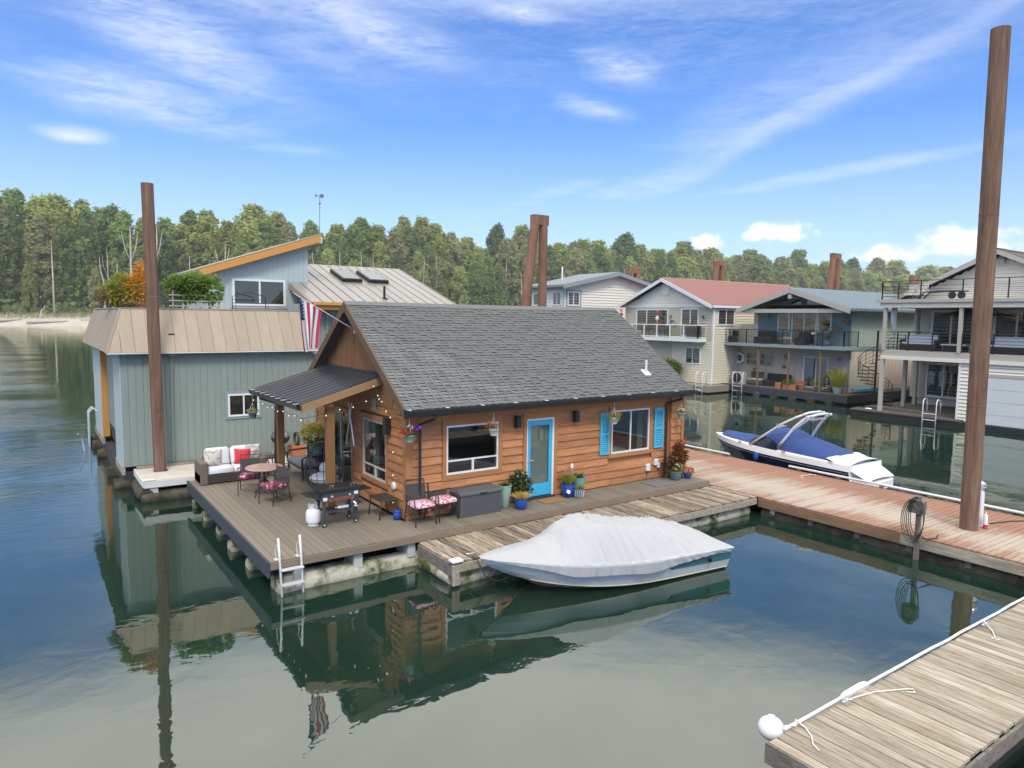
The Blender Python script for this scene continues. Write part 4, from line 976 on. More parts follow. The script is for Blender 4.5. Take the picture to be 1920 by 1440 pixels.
b = MB(); b.prism([(5.40, zr(5.40)-.035), (9.95, zr(9.95)-.035), (9.95, zr(9.95)-.31), (5.40, zr(5.40)-.29)], 'y', 27.58, 27.635); part('fascia', b, 'orange_trim', sr)
b = MB(); b.box(5.38, 5.418, 27.64, 33.6, zr(5.4)-.29, zr(5.4)-.04); part('fascia', b, 'orange_trim', sr)
b = MB(); b.box(5.27, 5.378, 27.6, 33.6, zr(5.4)-.15, zr(5.4)-.045); part('gutter', b, 'roof_tan', sr)
window(bh, 'Y', 27.985, 6.61, 8.61, 5.54, 6.56, 'vinyl_white', 'glass_dark', .08, (7.62,), (), .06)
b = MB()
for r in ((6.52, 6.61, 5.45, 6.65), (8.61, 8.70, 5.45, 6.65), (6.61, 8.61, 6.562, 6.65), (6.61, 8.61, 5.45, 5.538)): b.pb('Y', 27.985, *r, 0, .03)
part('window_trim', b, 'sky_wall', bh)
window(bh, 'X', 5.715, 28.7, 30.0, 6.0, 6.5, 'vinyl_white', 'glass_dark', .06, (29.35,))
b = MB(); b.bbox(9.97, 10.12, 27.9, 28.05, 8.1, 8.36, .01); part('lamp', b, 'white_paint', bh)
b = MB(); b.tube([(10.15, 28.3, 8.1), (10.18, 28.3, 10.05)], .014, 6); b.tube([(10.0, 28.3, 10.05), (10.36, 28.3, 10.05)], .01, 5); b.ball((10.02, 28.3, 10.05), .05, 8, 6); b.ball((10.18, 28.3, 9.75), .05, 8, 6); b.box(10.2, 10.34, 28.29, 28.31, 9.98, 10.12); part('weather_vane', b, 'grey_metal', bh)
# lower tan roof to the right, with skylights
def mr(y): return 5.72+.32*(y-25.5)
part('wall', slopewall('Y', 26.0, 8.3, 14.8, .66, lambda u: 5.62), 'sage_wall', bh)
b = MB(); b.box(14.7, 14.8, 26.05, 36, .66, 5.7); b.prism([(26.05, 5.6), (36, 5.6), (30.9, 7.3)], 'x', 14.7, 14.8); part('wall', b, 'sage_wall', bh)
b = MB(); b.prism([(25.5, mr(25.5)-.03), (31, mr(31)-.03), (36.5, mr(25.5)-.03), (36.5, mr(25.5)-.2), (31, mr(31)-.2), (25.5, mr(25.5)-.2)], 'x', 8.82, 15.0); tr = part('roof', b, 'mansard_edge', bh)
npn2 = 14; pw2 = (15.02-8.8)/npn2
b = MB(); b.prism([(25.46, mr(25.46)-.028), (31.02, mr(31.02)-.028), (31.02, mr(31.02)-.01), (25.46, mr(25.46)-.01)], 'x', .005, pw2-.005); b.tube([(pw2-.01, 25.46, mr(25.46)+.004), (pw2-.01, 31.02, mr(31.02)+.004)], .016, 4)
pm2 = b.mesh('panel', 'roof_tan', (0, 0, 0)); bw = wpos(bh)
for i in range(npn2): lnk('panel', pm2, tr, Vector((8.8+i*pw2, 0, 0))-bw)
b = MB(); b.box(8.82, 15.0, 25.46, 25.50, mr(25.5)-.30, mr(25.5)-.12); part('fascia', b, 'orange_trim', tr)
b = MB(); b.box(8.84, 15.02, 25.34, 25.455, mr(25.5)-.13, mr(25.5)-.02); part('gutter', b, 'orange_trim', tr)
b = MB(); b.prism([(25.46, mr(25.46)-.02), (28, mr(28)-.02), (28, mr(28)-.27), (25.46, mr(25.46)-.25)], 'x', 8.76, 8.80); part('rake_board', b, 'mansard_edge', tr)
for a, e in ((11.12, 12.0), (12.32, 13.22)):
    b = MB(); ang = atan2(.32, 1); M_ = M4(((a+e)/2, 29.05, mr(29.05)), 0, ang)
    b.bbox(-(e-a)/2, (e-a)/2, -.78, .78, 0, .14, .015, M_); sk = part('skylight', b, 'black_metal', tr)
    g = MB(); g.box(-(e-a)/2+.07, (e-a)/2-.07, -.70, .70, .143, .150, M_); part('pane', g, 'glass_sky', sk)
b = MB(); b.tube([(12.02, 26.15, mr(26.15)-.05), (12.02, 26.15, mr(26.15)+.48)], .05, 8); b.lathe(12.02, 26.15, [(.16, 0), (.06, .06)], 10, mr(26.15)-.02); part('vent_pipe', b, 'black_metal', tr)
window(bh, 'Y', 25.985, 9.75, 10.6, 4.3, 5.15, 'slate_trim', 'glass_dark', .06, (10.17,))
b = MB(); b.tube([(9.55, 25.7, 5.5), (9.55, 25.93, 5.2), (9.55, 25.93, .7)], .05, 4); part('downspout', b, 'sage_wall', bh)
b = MB(); b.box(8.0, 8.3, 22.98, 23.18, 3.92, 4.0); b.tube([(8.12, 23.1, 3.9), (8.14, 23.13, 3.6), (8.14, 23.13, .7)], .045, 4); part('downspout', b, 'white_paint', bh)
b = MB()
for i in range(9): b.ball((8.86-.02, 25.5+i*.28, mr(25.5+i*.28)-.30), .022, 6, 5)
part('fairy_lights', b, 'bulb', bh, kind='stuff')
# ------------------------------------------------------------------ plants
def leaves(parent, name, m, c, rad, n, l, w, mode='ball', seed=None):
    rnd = random.Random(seed if seed is not None else int(c[0]*100+c[1]*1000+n)); b = MB(); c = Vector(c)
    for _ in range(n):
        if mode == 'ball':
            d = Vector((rnd.gauss(0, 1), rnd.gauss(0, 1), rnd.gauss(0, 1))).normalized()
            p = c+Vector((d.x*rad[0], d.y*rad[1], d.z*rad[2]))*rnd.uniform(.45, 1)
            b.leaf(p, l*rnd.uniform(.6, 1.3), w*rnd.uniform(.6, 1.3), (d+Vector((rnd.uniform(-.7, .7), rnd.uniform(-.7, .7), rnd.uniform(-.4, .6)))).normalized(), .25)
        elif mode == 'spike':
            a = rnd.uniform(0, 2*pi); t = rnd.uniform(.05, 1)
            p = c+Vector((cos(a)*rad[0]*t*.35, sin(a)*rad[1]*t*.35, 0)); ll = rad[2]*rnd.uniform(.6, 1.05)
            d = Vector((cos(a)*t*rad[0]/max(rad[2], .01), sin(a)*t*rad[1]/max(rad[2], .01), 1)).normalized()
            s = d.cross(Vector((rnd.uniform(-1, 1), rnd.uniform(-1, 1), .1))).normalized()*w; q = p+d*ll*.6; e = p+d*ll+Vector((d.x, d.y, -.4))*ll*l
            b.add([p-s*.5, p+s*.5, q+s*.7, q-s*.7, e], [(0, 1, 2, 3), (3, 2, 4)])
        else:                                                  # bloom heads
            d = Vector((rnd.gauss(0, 1), rnd.gauss(0, 1), abs(rnd.gauss(0, .8))+.15)).normalized()
            p = c+Vector((d.x*rad[0], d.y*rad[1], d.z*rad[2]))*rnd.uniform(.8, 1.05)
            for k in range(4):
                a = k*pi/2+rnd.uniform(-.4, .4); t1 = d.cross(Vector((.3, .2, 1))).normalized(); t2 = d.cross(t1)
                e = (t1*cos(a)+t2*sin(a)); b.leaf(p, l, w, (e+d*.5).normalized(), .1)
    return part(name, b, m, parent)
def pot(parent, c, r, h, m, taper=.72, belly=0, rim=True, name='pot'):
    b = MB(); x, y, z = c
    prof = [(r*taper*.9, 0), (r*taper, .01), (r*(taper+(1-taper)*.5)+belly*r, h*.5), (r*(1+belly*.4), h*.85), (r, h*.93)]
    if rim: prof += [(r*1.08, h*.94), (r*1.08, h), (r*.94, h), (r*.9, h*.9)]
    else: prof += [(r*.97, h), (r*.9, h*.985), (r*.88, h*.9)]
    b.lathe(x, y, prof, 22, z); o = part(name, b, m, parent, auto=50)
    s = MB(); s.lathe(x, y, [(r*.9, h*.88), (r*.2, h*.9)], 14, z); part('soil', s, 'soil', o); return o
def plant(name, label, cat, loc, group=None): return thing(name, label, cat, loc, group)
# roof garden of the boathouse
o = plant('golden_shrub', 'golden orange autumn shrub on the boathouse roof beside the rusty pile', 'shrub', (3.08, 25, 5.22))
pot(o, (3.08, 25, 5.22), .22, .4, 'pot_terracotta'); leaves(o, 'foliage', 'leaf_gold', (3.08, 25, 6.0), (.36, .32, .55), 620, .13, .04); leaves(o, 'foliage', 'leaf_gold', (3.16, 25, 6.5), (.19, .18, .36), 200, .12, .035); leaves(o, 'foliage', 'leaf_lime', (2.92, 24.9, 5.8), (.30, .25, .36), 200, .12, .035)
o = plant('lime_shrub', 'yellow green feathery shrub on the boathouse roof left of the golden one', 'shrub', (2.78, 25.3, 5.22))
pot(o, (2.78, 25.3, 5.22), .2, .35, 'pot_slate'); leaves(o, 'foliage', 'leaf_lime', (2.66, 25.3, 5.9), (.40, .36, .56), 1000, .14, .034)
o = plant('dry_shrub', 'dry brownish shrub at the left end of the boathouse roof', 'shrub', (2.75, 26.2, 5.22))
pot(o, (2.75, 26.2, 5.22), .24, .3, 'pot_terracotta'); leaves(o, 'foliage', 'leaf_dry', (2.75, 26.2, 5.8), (.70, .6, .42), 900, .17, .024); leaves(o, 'foliage', 'leaf_olive', (2.55, 26.2, 5.9), (.5, .5, .36), 320, .12, .03)
o = plant('grape_vine', 'bright green vine spilling over the trellis on the boathouse roof', 'vine', (4.75, 25, 5.22))
b = MB(); b.tube([(4.4, 25.1, 5.22), (4.5, 25, 5.7), (4.7, 25, 6.1)], .03, 6); b.tube([(5.2, 25.1, 5.22), (5.15, 25, 5.8), (5.0, 25, 6.2)], .03, 6); part('stem', b, 'trunk', o)
for c, r in (((4.25, 25, 6.12), (.36, .3, .26)), ((4.75, 24.95, 6.2), (.42, .32, .26)), ((5.2, 24.9, 6.02), (.34, .3, .38)), ((4.5, 24.9, 5.9), (.35, .25, .22))): leaves(o, 'foliage', 'leaf_bright', c, (r[0]*1.2, r[1]*1.1, r[2]*1.25), 430, .17, .055)
o = thing('trellis', 'pale wooden trellis standing on the boathouse roof under the vine', 'trellis', (4.7, 24.75, 5.22))
for x in (4.02, 4.45, 4.85, 5.15, 5.4): b = MB(); b.box(x-.02, x+.02, 24.72, 24.76, 5.22, 5.95); part('slat', b, 'driftwood', o)
for z in (5.45, 5.62, 5.80): b = MB(); b.box(3.9, 5.45, 24.69, 24.718, z-.02, z+.02); part('slat', b, 'driftwood', o)
o = thing('garden_bench', 'thin metal arched back garden bench below the upper boathouse window', 'bench', (7, 27.1, 5.22))
b = MB(); b.tube([(6.4, 27.1, 5.22), (6.4, 27.1, 5.85), (6.55, 27.1, 5.92), (7.0, 27.1, 6.03), (7.45, 27.1, 5.92), (7.6, 27.1, 5.85), (7.6, 27.1, 5.22)], .016, 6); part('frame', b, 'black_metal', o)
b = MB(); b.tube([(6.4, 27.1, 5.75), (7.6, 27.1, 5.75)], .012, 6); b.tube([(6.42, 26.7, 5.22), (6.42, 26.7, 5.62), (7.58, 26.7, 5.62), (7.58, 26.7, 5.22)], .014, 6); part('rail', b, 'black_metal', o)
b = MB(); b.box(6.4, 7.6, 26.7, 27.1, 5.60, 5.625); part('seat', b, 'grey_metal', o)
b = MB()
for i in range(60):
    a = R(0, 6.28); b.tube([(2.75+.22*cos(a), 24.3+.18*sin(a), 5.37+R(0, .14)), (2.75+.3*cos(a+1.1), 24.3+.25*sin(a+1.1), 5.42+R(0, .16))], .012, 4)
single('twig_nest', b, 'leaf_dry', 'heap of dry twigs on the corner of the tan boathouse roof', 'nest', kind='stuff')
b = MB(); b.tube([(2.0, 31.4, -.3), (2.0, 31.4, 1.35), (2.12, 31.4, 1.5), (2.28, 31.4, 1.4)], .03, 8); b.tube([(2.0, 31.9, -.3), (2.0, 31.9, 1.35), (2.12, 31.9, 1.5), (2.28, 31.9, 1.4)], .03, 8)
ld = thing('swim_ladder', 'grey swim ladder on the far left side of the blue boathouse', 'ladder', (2.05, 31.6, 0)); part('rails', b, 'alu', ld)
for z in (-.1, .25, .6): b = MB(); b.tube([(2.0, 31.4, z), (2.0, 31.9, z)], .02, 6); part('rung', b, 'alu', ld)
b = MB(); b.tube([(1.75, 31.0, 0), (1.70, 30.6, .55), (1.55, 30.3, .7)], .02, 6); b.tube([(1.75, 30.4, 0), (1.7, 30.7, .4)], .02, 6); part('tow_bar', b, 'alu', ld)
# ------------------------------------------------------------------ things on the decks
DZ = .655
def arc(c, r, a0, a1, n, f): return [f(c[0]+r*cos(a0+(a1-a0)*i/n), c[1]+r*sin(a0+(a1-a0)*i/n)) for i in range(n+1)]
# wicker sofa, facing the water
so = thing('wicker_sofa', 'brown wicker sofa with white cushions on the corner of the deck', 'sofa', (4.6, 20.0, DZ))
b = MB(); b.bbox(3.72, 5.46, 19.66, 20.42, DZ+.04, DZ+.28, .02); part('base', b, 'wicker', so)
for x in (3.72, 5.26): b = MB(); b.bbox(x, x+.20, 19.62, 20.44, DZ+.02, DZ+.60, .03); part('arm', b, 'wicker', so)
b = MB(); b.bbox(3.925, 5.255, 20.26, 20.44, DZ+.285, DZ+.66, .03); part('backrest', b, 'wicker', so)
for x in (3.93, 4.60): b = MB(); b.bbox(x, x+.65, 19.64, 20.25, DZ+.285, DZ+.44, .05); part('seat_cushion', b, 'cushion_white', so, auto=60)
for x in (3.93, 4.60): b = MB(); b.bbox(-.32, .32, -.09, .09, 0, .46, .06, M4((x+.325, 20.12, DZ+.44), 0, radians(-14))); part('back_cushion', b, 'cushion_white', so, auto=60)
b = MB()
for r in range(7): b.box(3.73, 5.45, 19.653, 19.658, DZ+.06+r*.03, DZ+.075+r*.03)
part('weave', b, 'wicker_black', so, kind='stuff')
def pillow(m, c, s, rz, rx, ry, label):
    b = MB(); b.grid(lambda u, v: Vector(((u-.5)*s*(1-.10*sin(pi*v)), -.10*s/.45*(sin(pi*u)*sin(pi*v))**.45, (v-.5)*s*(1-.10*sin(pi*u)))), 12, 12)
    b.grid(lambda u, v: Vector(((.5-u)*s*(1-.10*sin(pi*v)), .10*s/.45*(sin(pi*u)*sin(pi*v))**.45, (v-.5)*s*(1-.10*sin(pi*u)))), 12, 12)
    Mx = M4(c, rz, rx, ry); b.v = [tuple(Mx @ Vector(p)) for p in b.v]; return single('throw_pillow', b, m, label, 'pillow', smooth=True)
pillow('cushion_paisley', (4.12, 19.98, DZ+.66), .47, .1, radians(-22), radians(6), 'cream paisley pillow at the left end of the wicker sofa')
pillow('cushion_red', (4.86, 19.90, DZ+.64), .44, -.15, radians(-25), radians(3), 'plain red pillow on the wicker sofa')
pillow('cushion_paisley', (5.18, 20.06, DZ+.70), .46, -.25, radians(-20), radians(-4), 'grey paisley pillow behind the red pillow on the sofa')
# small dark end table
et = thing('end_table', 'small dark curved leg table between the sofa and the porch post', 'table', (5.75, 20.35, DZ))
b = MB(); b.bbox(-.24, .24, -.24, .24, .44, .475, .01, M4((5.75, 20.35, DZ), .2)); part('tabletop', b, 'chair_metal', et)
for k in range(4): b = MB(); a = pi/4+k*pi/2; b.tube([M4((5.75, 20.35, DZ), .2) @ Vector((r_*cos(a), r_*sin(a), z)) for r_, z in ((.27, .43), (.17, .33), (.20, .15), (.29, .01))], .017, 6); part('leg', b, 'chair_metal', et, smooth=True)
# round bistro table
bt = thing('bistro_table', 'round bistro table with pale pink tiled top on the deck', 'table', (4.86, 17.75, DZ))
b = MB(); b.lathe(4.86, 17.75, [(.42, .70), (.455, .705), (.46, .72), (.45, .735), (.2, .738), (.02, .738)], 36, DZ); part('tabletop', b, 'table_pink', bt, auto=40)
b = MB(); b.tube([(4.86, 17.75, DZ+.25), (4.86, 17.75, DZ+.70)], .03, 10); part('pedestal', b, 'chair_metal', bt)
for k in range(4): a = k*pi/2+.5; b = MB(); b.tube([(4.86+r_*cos(a), 17.75+r_*sin(a), DZ+z) for r_, z in ((.02, .42), (.10, .36), (.20, .17), (.33, .02))], .014, 6); part('leg', b, 'chair_metal', bt, smooth=True)
# patio chairs, built once and copied
def patio_chair(label, cush, group):
    t = thing('patio_chair', label, 'chair', (0, 0, 0), group)
    f = MB(); W_ = .25
    for s in (1, -1):
        f.tube([(s*W_, -.26, 0), (s*W_, -.23, .40), (s*W_*1.04, -.22, .58), (s*W_*1.06, -.16, .64), (s*W_*1.06, .12, .63), (s*W_, .22, .60)], .012, 6)
        f.tube([(s*W_, .30, 0), (s*W_*.98, .22, .40), (s*W_*.94, .30, .90)], .012, 6)
        f.tube([(s*W_, -.23, .40), (s*W_, .22, .40)], .012, 6)
    f.tube([(.235, .30, .90), (.2, .303, .93), (-.2, .303, .93), (-.235, .30, .90)], .012, 6); f.tube([(-W_, -.23, .40), (W_, -.23, .40)], .012, 6); f.tube([(-W_, .22, .40), (W_, .22, .40)], .012, 6)
    f.tube([(-W_, .26, .12), (-.1, .2, .17), (.1, .2, .17), (W_, .26, .12)], .008, 5)
    part('frame', f, 'chair_metal', t, smooth=True)
    b = MB(); b.grid(lambda u, v: (-.225+.45*u, .225+.065*v+.02*sin(pi*u), .43+.40*v), 6, 4); part('backrest', b, 'mesh_sling', t, smooth=True)
    b = MB(); b.box(-.24, .24, -.22, .21, .398, .408); part('seat', b, 'mesh_sling', t)
    b = MB(); b.bbox(-.24, .24, -.26, .20, .41, .49, .035); part('cushion', b, cush, t, auto=60)
    return t
ca = patio_chair('metal patio chair with pink patterned cushion beside the corner of the cottage', 'cushion_pink', 'pink cushioned chairs against the front wall')
ca.location = (7.05, 13.50, DZ)
dup(ca, (7.65, 13.58, DZ), .06, 'metal patio chair with pink patterned cushion next to the dark storage box')
cb = patio_chair('dark metal chair with plum cushion between the sofa and the round table', 'cushion_plum', 'plum cushioned chairs at the round table'); cb.location = (4.62, 18.25, DZ); cb.rotation_euler = (0, 0, -.35)
dup(cb, (4.86, 16.92, DZ), -1.15, 'dark metal chair with plum cushion in front of the round table')
# lounger bench with grey cushion
bn = thing('cushioned_bench', 'dark armed bench with grey cushion near the cottage gable wall', 'bench', (6.45, 19.4, DZ))
b = MB(); b.bbox(6.15, 6.78, 18.75, 20.1, DZ+.30, DZ+.36, .01); part('seat', b, 'chair_metal', bn)
b = MB(); b.bbox(6.14, 6.72, 18.76, 20.08, DZ+.362, DZ+.46, .04); part('cushion', b, 'cushion_grey', bn, auto=60)
for x, y in ((6.18, 18.8), (6.74, 18.8), (6.18, 20.05), (6.74, 20.05)): b = MB(); b.tube([(x, y, DZ), (x, y, DZ+.36)], .025, 6); part('leg', b, 'chair_metal', bn)
b = MB(); b.bbox(6.74, 6.82, 18.75, 20.1, DZ+.36, DZ+.85, .02); part('backrest', b, 'wicker_black', bn)
for y in (18.78, 20.08): b = MB(); b.tube([(6.16, y, DZ+.36), (6.16, y, DZ+.60), (6.25, y, DZ+.64), (6.76, y, DZ+.66)], .025, 6); part('arm', b, 'chair_metal', bn, smooth=True)
# egg chair of bent rods
eg = thing('egg_chair', 'dark egg shaped rod chair with white cushions behind the porch post', 'chair', (6.08, 16.9, DZ))
ec = Vector((6.10, 16.92, DZ+.76)); 
def egg(a, t):
    a -= 1.95; r_ = .47*sin(t)**.8*(1+.12*cos(t)); return Vector((ec.x+r_*cos(a)*.95, ec.y+r_*sin(a), ec.z-.62*cos(t)))
fm = MB(); fm.tube([egg(pi*.72, t*pi/24) for t in range(1, 24)]+[egg(-pi*.72+2*pi, t*pi/24) for t in range(23, 0, -1)], .025, 7, True); part('rim', fm, 'grey_metal', eg, smooth=True)
for k in range(13):
    a = -pi*.70+k*pi*1.4/12; b = MB(); b.tube([egg(a, t*pi/20) for t in range(1, 20)], .0085, 5); part('rod', b, 'chair_metal', eg, smooth=True)
for t in (.24, .36, .48, .60, .72, .83): b = MB(); b.tube([egg(-pi*.72+k*pi*1.44/22, t*pi) for k in range(23)], .010, 5); part('hoop', b, 'chair_metal', eg, smooth=True)
b = MB(); b.lathe(ec.x, ec.y, [(.30, .0), (.34, .02), (.34, .04), (.30, .05)], 24, DZ); b.tube([(ec.x+.3, ec.y, DZ+.03), (ec.x, ec.y, DZ+.18)], .018, 6); b.tube([(ec.x-.3, ec.y, DZ+.03), (ec.x, ec.y, DZ+.18)], .018, 6); part('base', b, 'chair_metal', eg)
b = MB(); b.ball((ec.x, ec.y, ec.z-.30), (.36, .38, .14), 16, 8); part('seat_cushion', b, 'cushion_white', eg, smooth=True)
b = MB(); b.ball((ec.x+.12, ec.y-.02, ec.z-.06), (.22, .34, .17), 16, 8); part('back_cushion', b, 'cushion_white', eg, smooth=True)
# griddle
gr = thing('griddle', 'black flat top gas griddle with side shelves near the deck edge', 'grill', (5.52, 14.5, DZ))
b = MB(); b.bbox(5.08, 5.96, 14.28, 14.80, DZ+.74, DZ+.83, .012); part('lid', b, 'black_metal', gr)
b = MB(); b.bbox(5.12, 5.92, 14.29, 14.78, DZ+.56, DZ+.735, .008); part('body', b, 'deck_rim', gr)
for x0, x1 in ((4.80, 5.10), (5.94, 6.26)): b = MB(); b.bbox(x0, x1, 14.34, 14.74, DZ+.70, DZ+.725, .006); part('side_shelf', b, 'black_metal', gr)
for x in (5.16, 5.88):
    for y in (14.33, 14.73):
        b = MB(); b.box(x-.03, x+.03, y-.03, y+.03, .045 if False else DZ+.07, DZ+.56); part('leg', b, 'deck_rim', gr)
        h = MB(); h.lathe(0, 0, [(.045, -.018), (.05, -.01), (.05, .01), (.045, .018)], 14, M=M4((x, y, DZ+.05), 0, pi/2)); w_ = part('wheel', h, 'black_metal', gr)
        h2 = MB(); h2.lathe(0, 0, [(.022, -.022), (.022, .022)], 10, M=M4((x, y, DZ+.05), 0, pi/2)); part('hub', h2, 'pot_white', w_)
b = MB(); b.box(5.19, 5.85, 14.33, 14.73, DZ+.30, DZ+.32); part('lower_shelf', b, 'deck_rim', gr)
for x in (5.32, 5.72): b = MB(); b.lathe(0, 0, [(.036, 0), (.032, .03), (.014, .034)], 14, M=M4((x, 14.289, DZ+.66), 0, pi/2)); part('knob', b, 'chrome', gr)
for x in (5.30, 5.78): b = MB(); b.tube([(x, 14.34, DZ+.83), (x, 14.32, DZ+.90), (x+.06, 14.32, DZ+.90), (x+.06, 14.34, DZ+.83)], .012, 6); part('lid_handle', b, 'chrome', gr)
for x, z in ((5.16, DZ+.62), (5.86, DZ+.69)): b = MB(); b.box(x-.035, x+.06, 14.284, 14.2885, z-.035, z+.035); part('sticker', b, 'sticker', gr)
def text(name, s, size, M_, m, parent, depth=.002):
    cu = bpy.data.curves.new(name, 'FONT'); cu.body = s; cu.size = size; cu.extrude = depth; cu.align_x = 'CENTER'; cu.align_y = 'CENTER'; cu.materials.append(MATS[m])
    q_ = bpy.data.objects.new('q', cu); C.objects.link(q_); bpy.context.view_layer.update(); me = bpy.data.meshes.new_from_object(q_.evaluated_get(bpy.context.evaluated_depsgraph_get())); bpy.data.objects.remove(q_)
    me.transform(Matrix.Translation(-wpos(parent)) @ M_); t_ = lnk(name, me, parent); t_['kind'] = 'stuff'; return t_
text('lettering', 'BLACKSTONE', .092, Matrix.Translation((5.54, 14.284, DZ+.595)) @ Matrix.Rotation(pi/2, 4, 'X'), 'orange_print', gr)
b = MB(); b.lathe(0, 0, [(.012, -.17), (.012, -.13), (.038, -.09), (.04, .12), (.03, .14)], 14, M=M4((5.62, 14.45, DZ+.362), 0, 0, pi/2)); single('squeeze_bottle', b, 'gel_white', 'white squeeze bottle lying on the lower griddle shelf', 'bottle', smooth=True)
b = MB(); b.tube([(5.80, 14.26, DZ+.50), (5.84, 14.22, DZ+.46), (5.80, 14.2, DZ+.42), (5.88, 14.22, DZ+.40)], .022, 6); single('rag', b, 'gel_white', 'crumpled white rag hanging on the front of the griddle', 'rag', smooth=True)
tk = thing('propane_tank', 'white propane tank standing left of the black griddle', 'propane tank', (5.02, 14.62, DZ))
b = MB(); b.lathe(5.02, 14.62, [(.10, 0), (.115, .005), (.115, .04), (.10, .045), (.145, .075), (.158, .12), (.158, .28), (.14, .335), (.09, .365), (.04, .372)], 26, DZ); part('body', b, 'gel_white', tk, auto=40)
b = MB()
for k in range(9):
    a0, a1 = 2.4+k*.5, 2.4+(k+1)*.5
    q = lambda a, r_, z: (5.02+r_*cos(a), 14.62+r_*sin(a), DZ+z)
    b.add([q(a0, .10, .36), q(a1, .10, .36), q(a1, .10, .50), q(a0, .10, .50), q(a0, .09, .36), q(a1, .09, .36), q(a1, .09, .50), q(a0, .09, .50)], [(0, 1, 2, 3), (7, 6, 5, 4), (3, 2, 6, 7), (0, 4, 5, 1), (0, 3, 7, 4), (1, 5, 6, 2)])
part('collar', b, 'gel_white', tk)
b = MB(); b.cyl((5.02, 14.62, DZ+.37), (5.02, 14.62, DZ+.46), .025); part('valve', b, 'brass', tk)
b = MB(); b.box(5.00, 5.09, 14.515, 14.519, DZ+.40, DZ+.46); part('label_plate', b, 'sticker', tk)
text('lettering', 'WCO', .045, Matrix.Translation((5.045, 14.512, DZ+.43)) @ Matrix.Rotation(pi/2, 4, 'X'), 'dark_print', tk, .001)
b = MB(); b.tube([(5.02, 14.6, DZ+.44), (5.12, 14.5, DZ+.38), (5.16, 14.6, DZ+.5), (5.2, 14.7, DZ+.6)], .012, 6); single('gas_hose', b, 'black_metal', 'thin black gas hose from the propane tank to the griddle', 'hose', smooth=True)
# low table by the gable wall and small items
lt = thing('low_table', 'low dark metal table beside the gable window of the cottage', 'table', (6.60, 14.45, DZ))
b = MB(); b.bbox(6.38, 6.82, 14.12, 14.80, DZ+.42, DZ+.445, .012); part('tabletop', b, 'chair_metal', lt)
for x in (6.42, 6.78):
    for y in (14.17, 14.75): b = MB(); b.tube([(x, y, DZ+.42), (x+(.03 if x > 6.6 else -.03), y, DZ+.2), (x+(.05 if x > 6.6 else -.05), y, DZ+.005)], .014, 6); part('leg', b, 'chair_metal', lt, smooth=True)
b = MB(); b.lathe(6.75, 14.05, [(.05, 0), (.085, .01), (.10, .08), (.10, .13), (.085, .17), (.085, .185), (.095, .19), (.095, .2), (.02, .215)], 20, DZ); single('blue_jar', b, 'pot_blue', 'small blue glazed lidded jar on the deck at the corner of the cottage', 'jar', smooth=True)
bx = thing('storage_box', 'dark grey wicker pattern resin storage box against the front wall', 'storage box', (8.55, 13.6, DZ))
b = MB(); b.bbox(7.99, 9.11, 13.34, 13.80, DZ, DZ+.50, .015); body = part('body', b, 'resin_grey', bx)
b = MB(); b.bbox(7.96, 9.14, 13.31, 13.83, DZ+.502, DZ+.565, .02); part('lid', b, 'resin_grey', bx)
b = MB(); b.box(7.97, 9.13, 13.80, 13.828, DZ+.56, DZ+.585); part('lid_rim', b, 'resin_grey', bx)
b = MB(); b.box(8.48, 8.66, 13.295, 13.309, DZ+.505, DZ+.53); part('latch', b, 'black_metal', bx)
b = MB()
for i in range(52): x = 8.03+i*.0203; b.box(x, x+.010, 13.333, 13.3395, DZ+.03, DZ+.47)
part('rib', b, 'resin_grey', bx, kind='stuff')
b = MB(); b.bbox(10.36, 11.02, 13.28, 13.66, DZ, DZ+.018, .008); single('coir_mat', b, 'coir', 'brown coir doormat in front of the turquoise door', 'doormat')
b = MB(); b.bbox(14.0, 14.78, 13.02, 13.66, DZ, DZ+.016, .006); single('rubber_mat', b, 'rubber_mat', 'flat grey rubber mat on the deck near the right downspout', 'mat')
# pots along the front
def P_(name, label, x, y, r, h, m, **k): o = plant(name, label, 'potted plant', (x, y, DZ)); pot(o, (x, y, DZ), r, h, m, **k); return o
o = P_('potted_grass', 'tall sage green pot with short grass beside the storage box', 9.36, 13.58, .155, .55, 'pot_sage', taper=.7); leaves(o, 'foliage', 'leaf_plant', (9.36, 13.58, DZ+.50), (.20, .20, .16), 160, .3, .008, 'spike')
o = P_('potted_shrub', 'green and maroon leafy shrub in a dark pot left of the turquoise door', 9.82, 13.66, .14, .30, 'pot_slate'); leaves(o, 'foliage', 'leaf_plant', (9.82, 13.62, DZ+.58), (.27, .22, .25), 420, .085, .03); leaves(o, 'foliage', 'leaf_maroon', (9.88, 13.58, DZ+.45), (.28, .2, .22), 300, .08, .03); leaves(o, 'bloom', 'bloom_white', (9.75, 13.58, DZ+.7), (.2, .15, .12), 7, .04, .016, 'bloom')
o = P_('potted_grass', 'blue glazed pot of straw yellow grass in front of the leafy shrub', 9.62, 13.27, .155, .25, 'pot_blue', belly=.12, taper=.8); leaves(o, 'foliage', 'bloom_straw', (9.62, 13.27, DZ+.21), (.27, .27, .26), 420, .3, .008, 'spike')
o = P_('potted_sedum', 'blue strawberry pot of pinkish sedum right of the turquoise door', 11.30, 13.55, .16, .34, 'pot_blue', belly=.15, taper=.75); leaves(o, 'foliage', 'leaf_lime', (11.30, 13.55, DZ+.32), (.24, .22, .36), 300, .05, .012, 'spike'); leaves(o, 'bloom', 'bloom_pink', (11.3, 13.55, DZ+.62), (.24, .2, .10), 60, .03, .018, 'bloom')
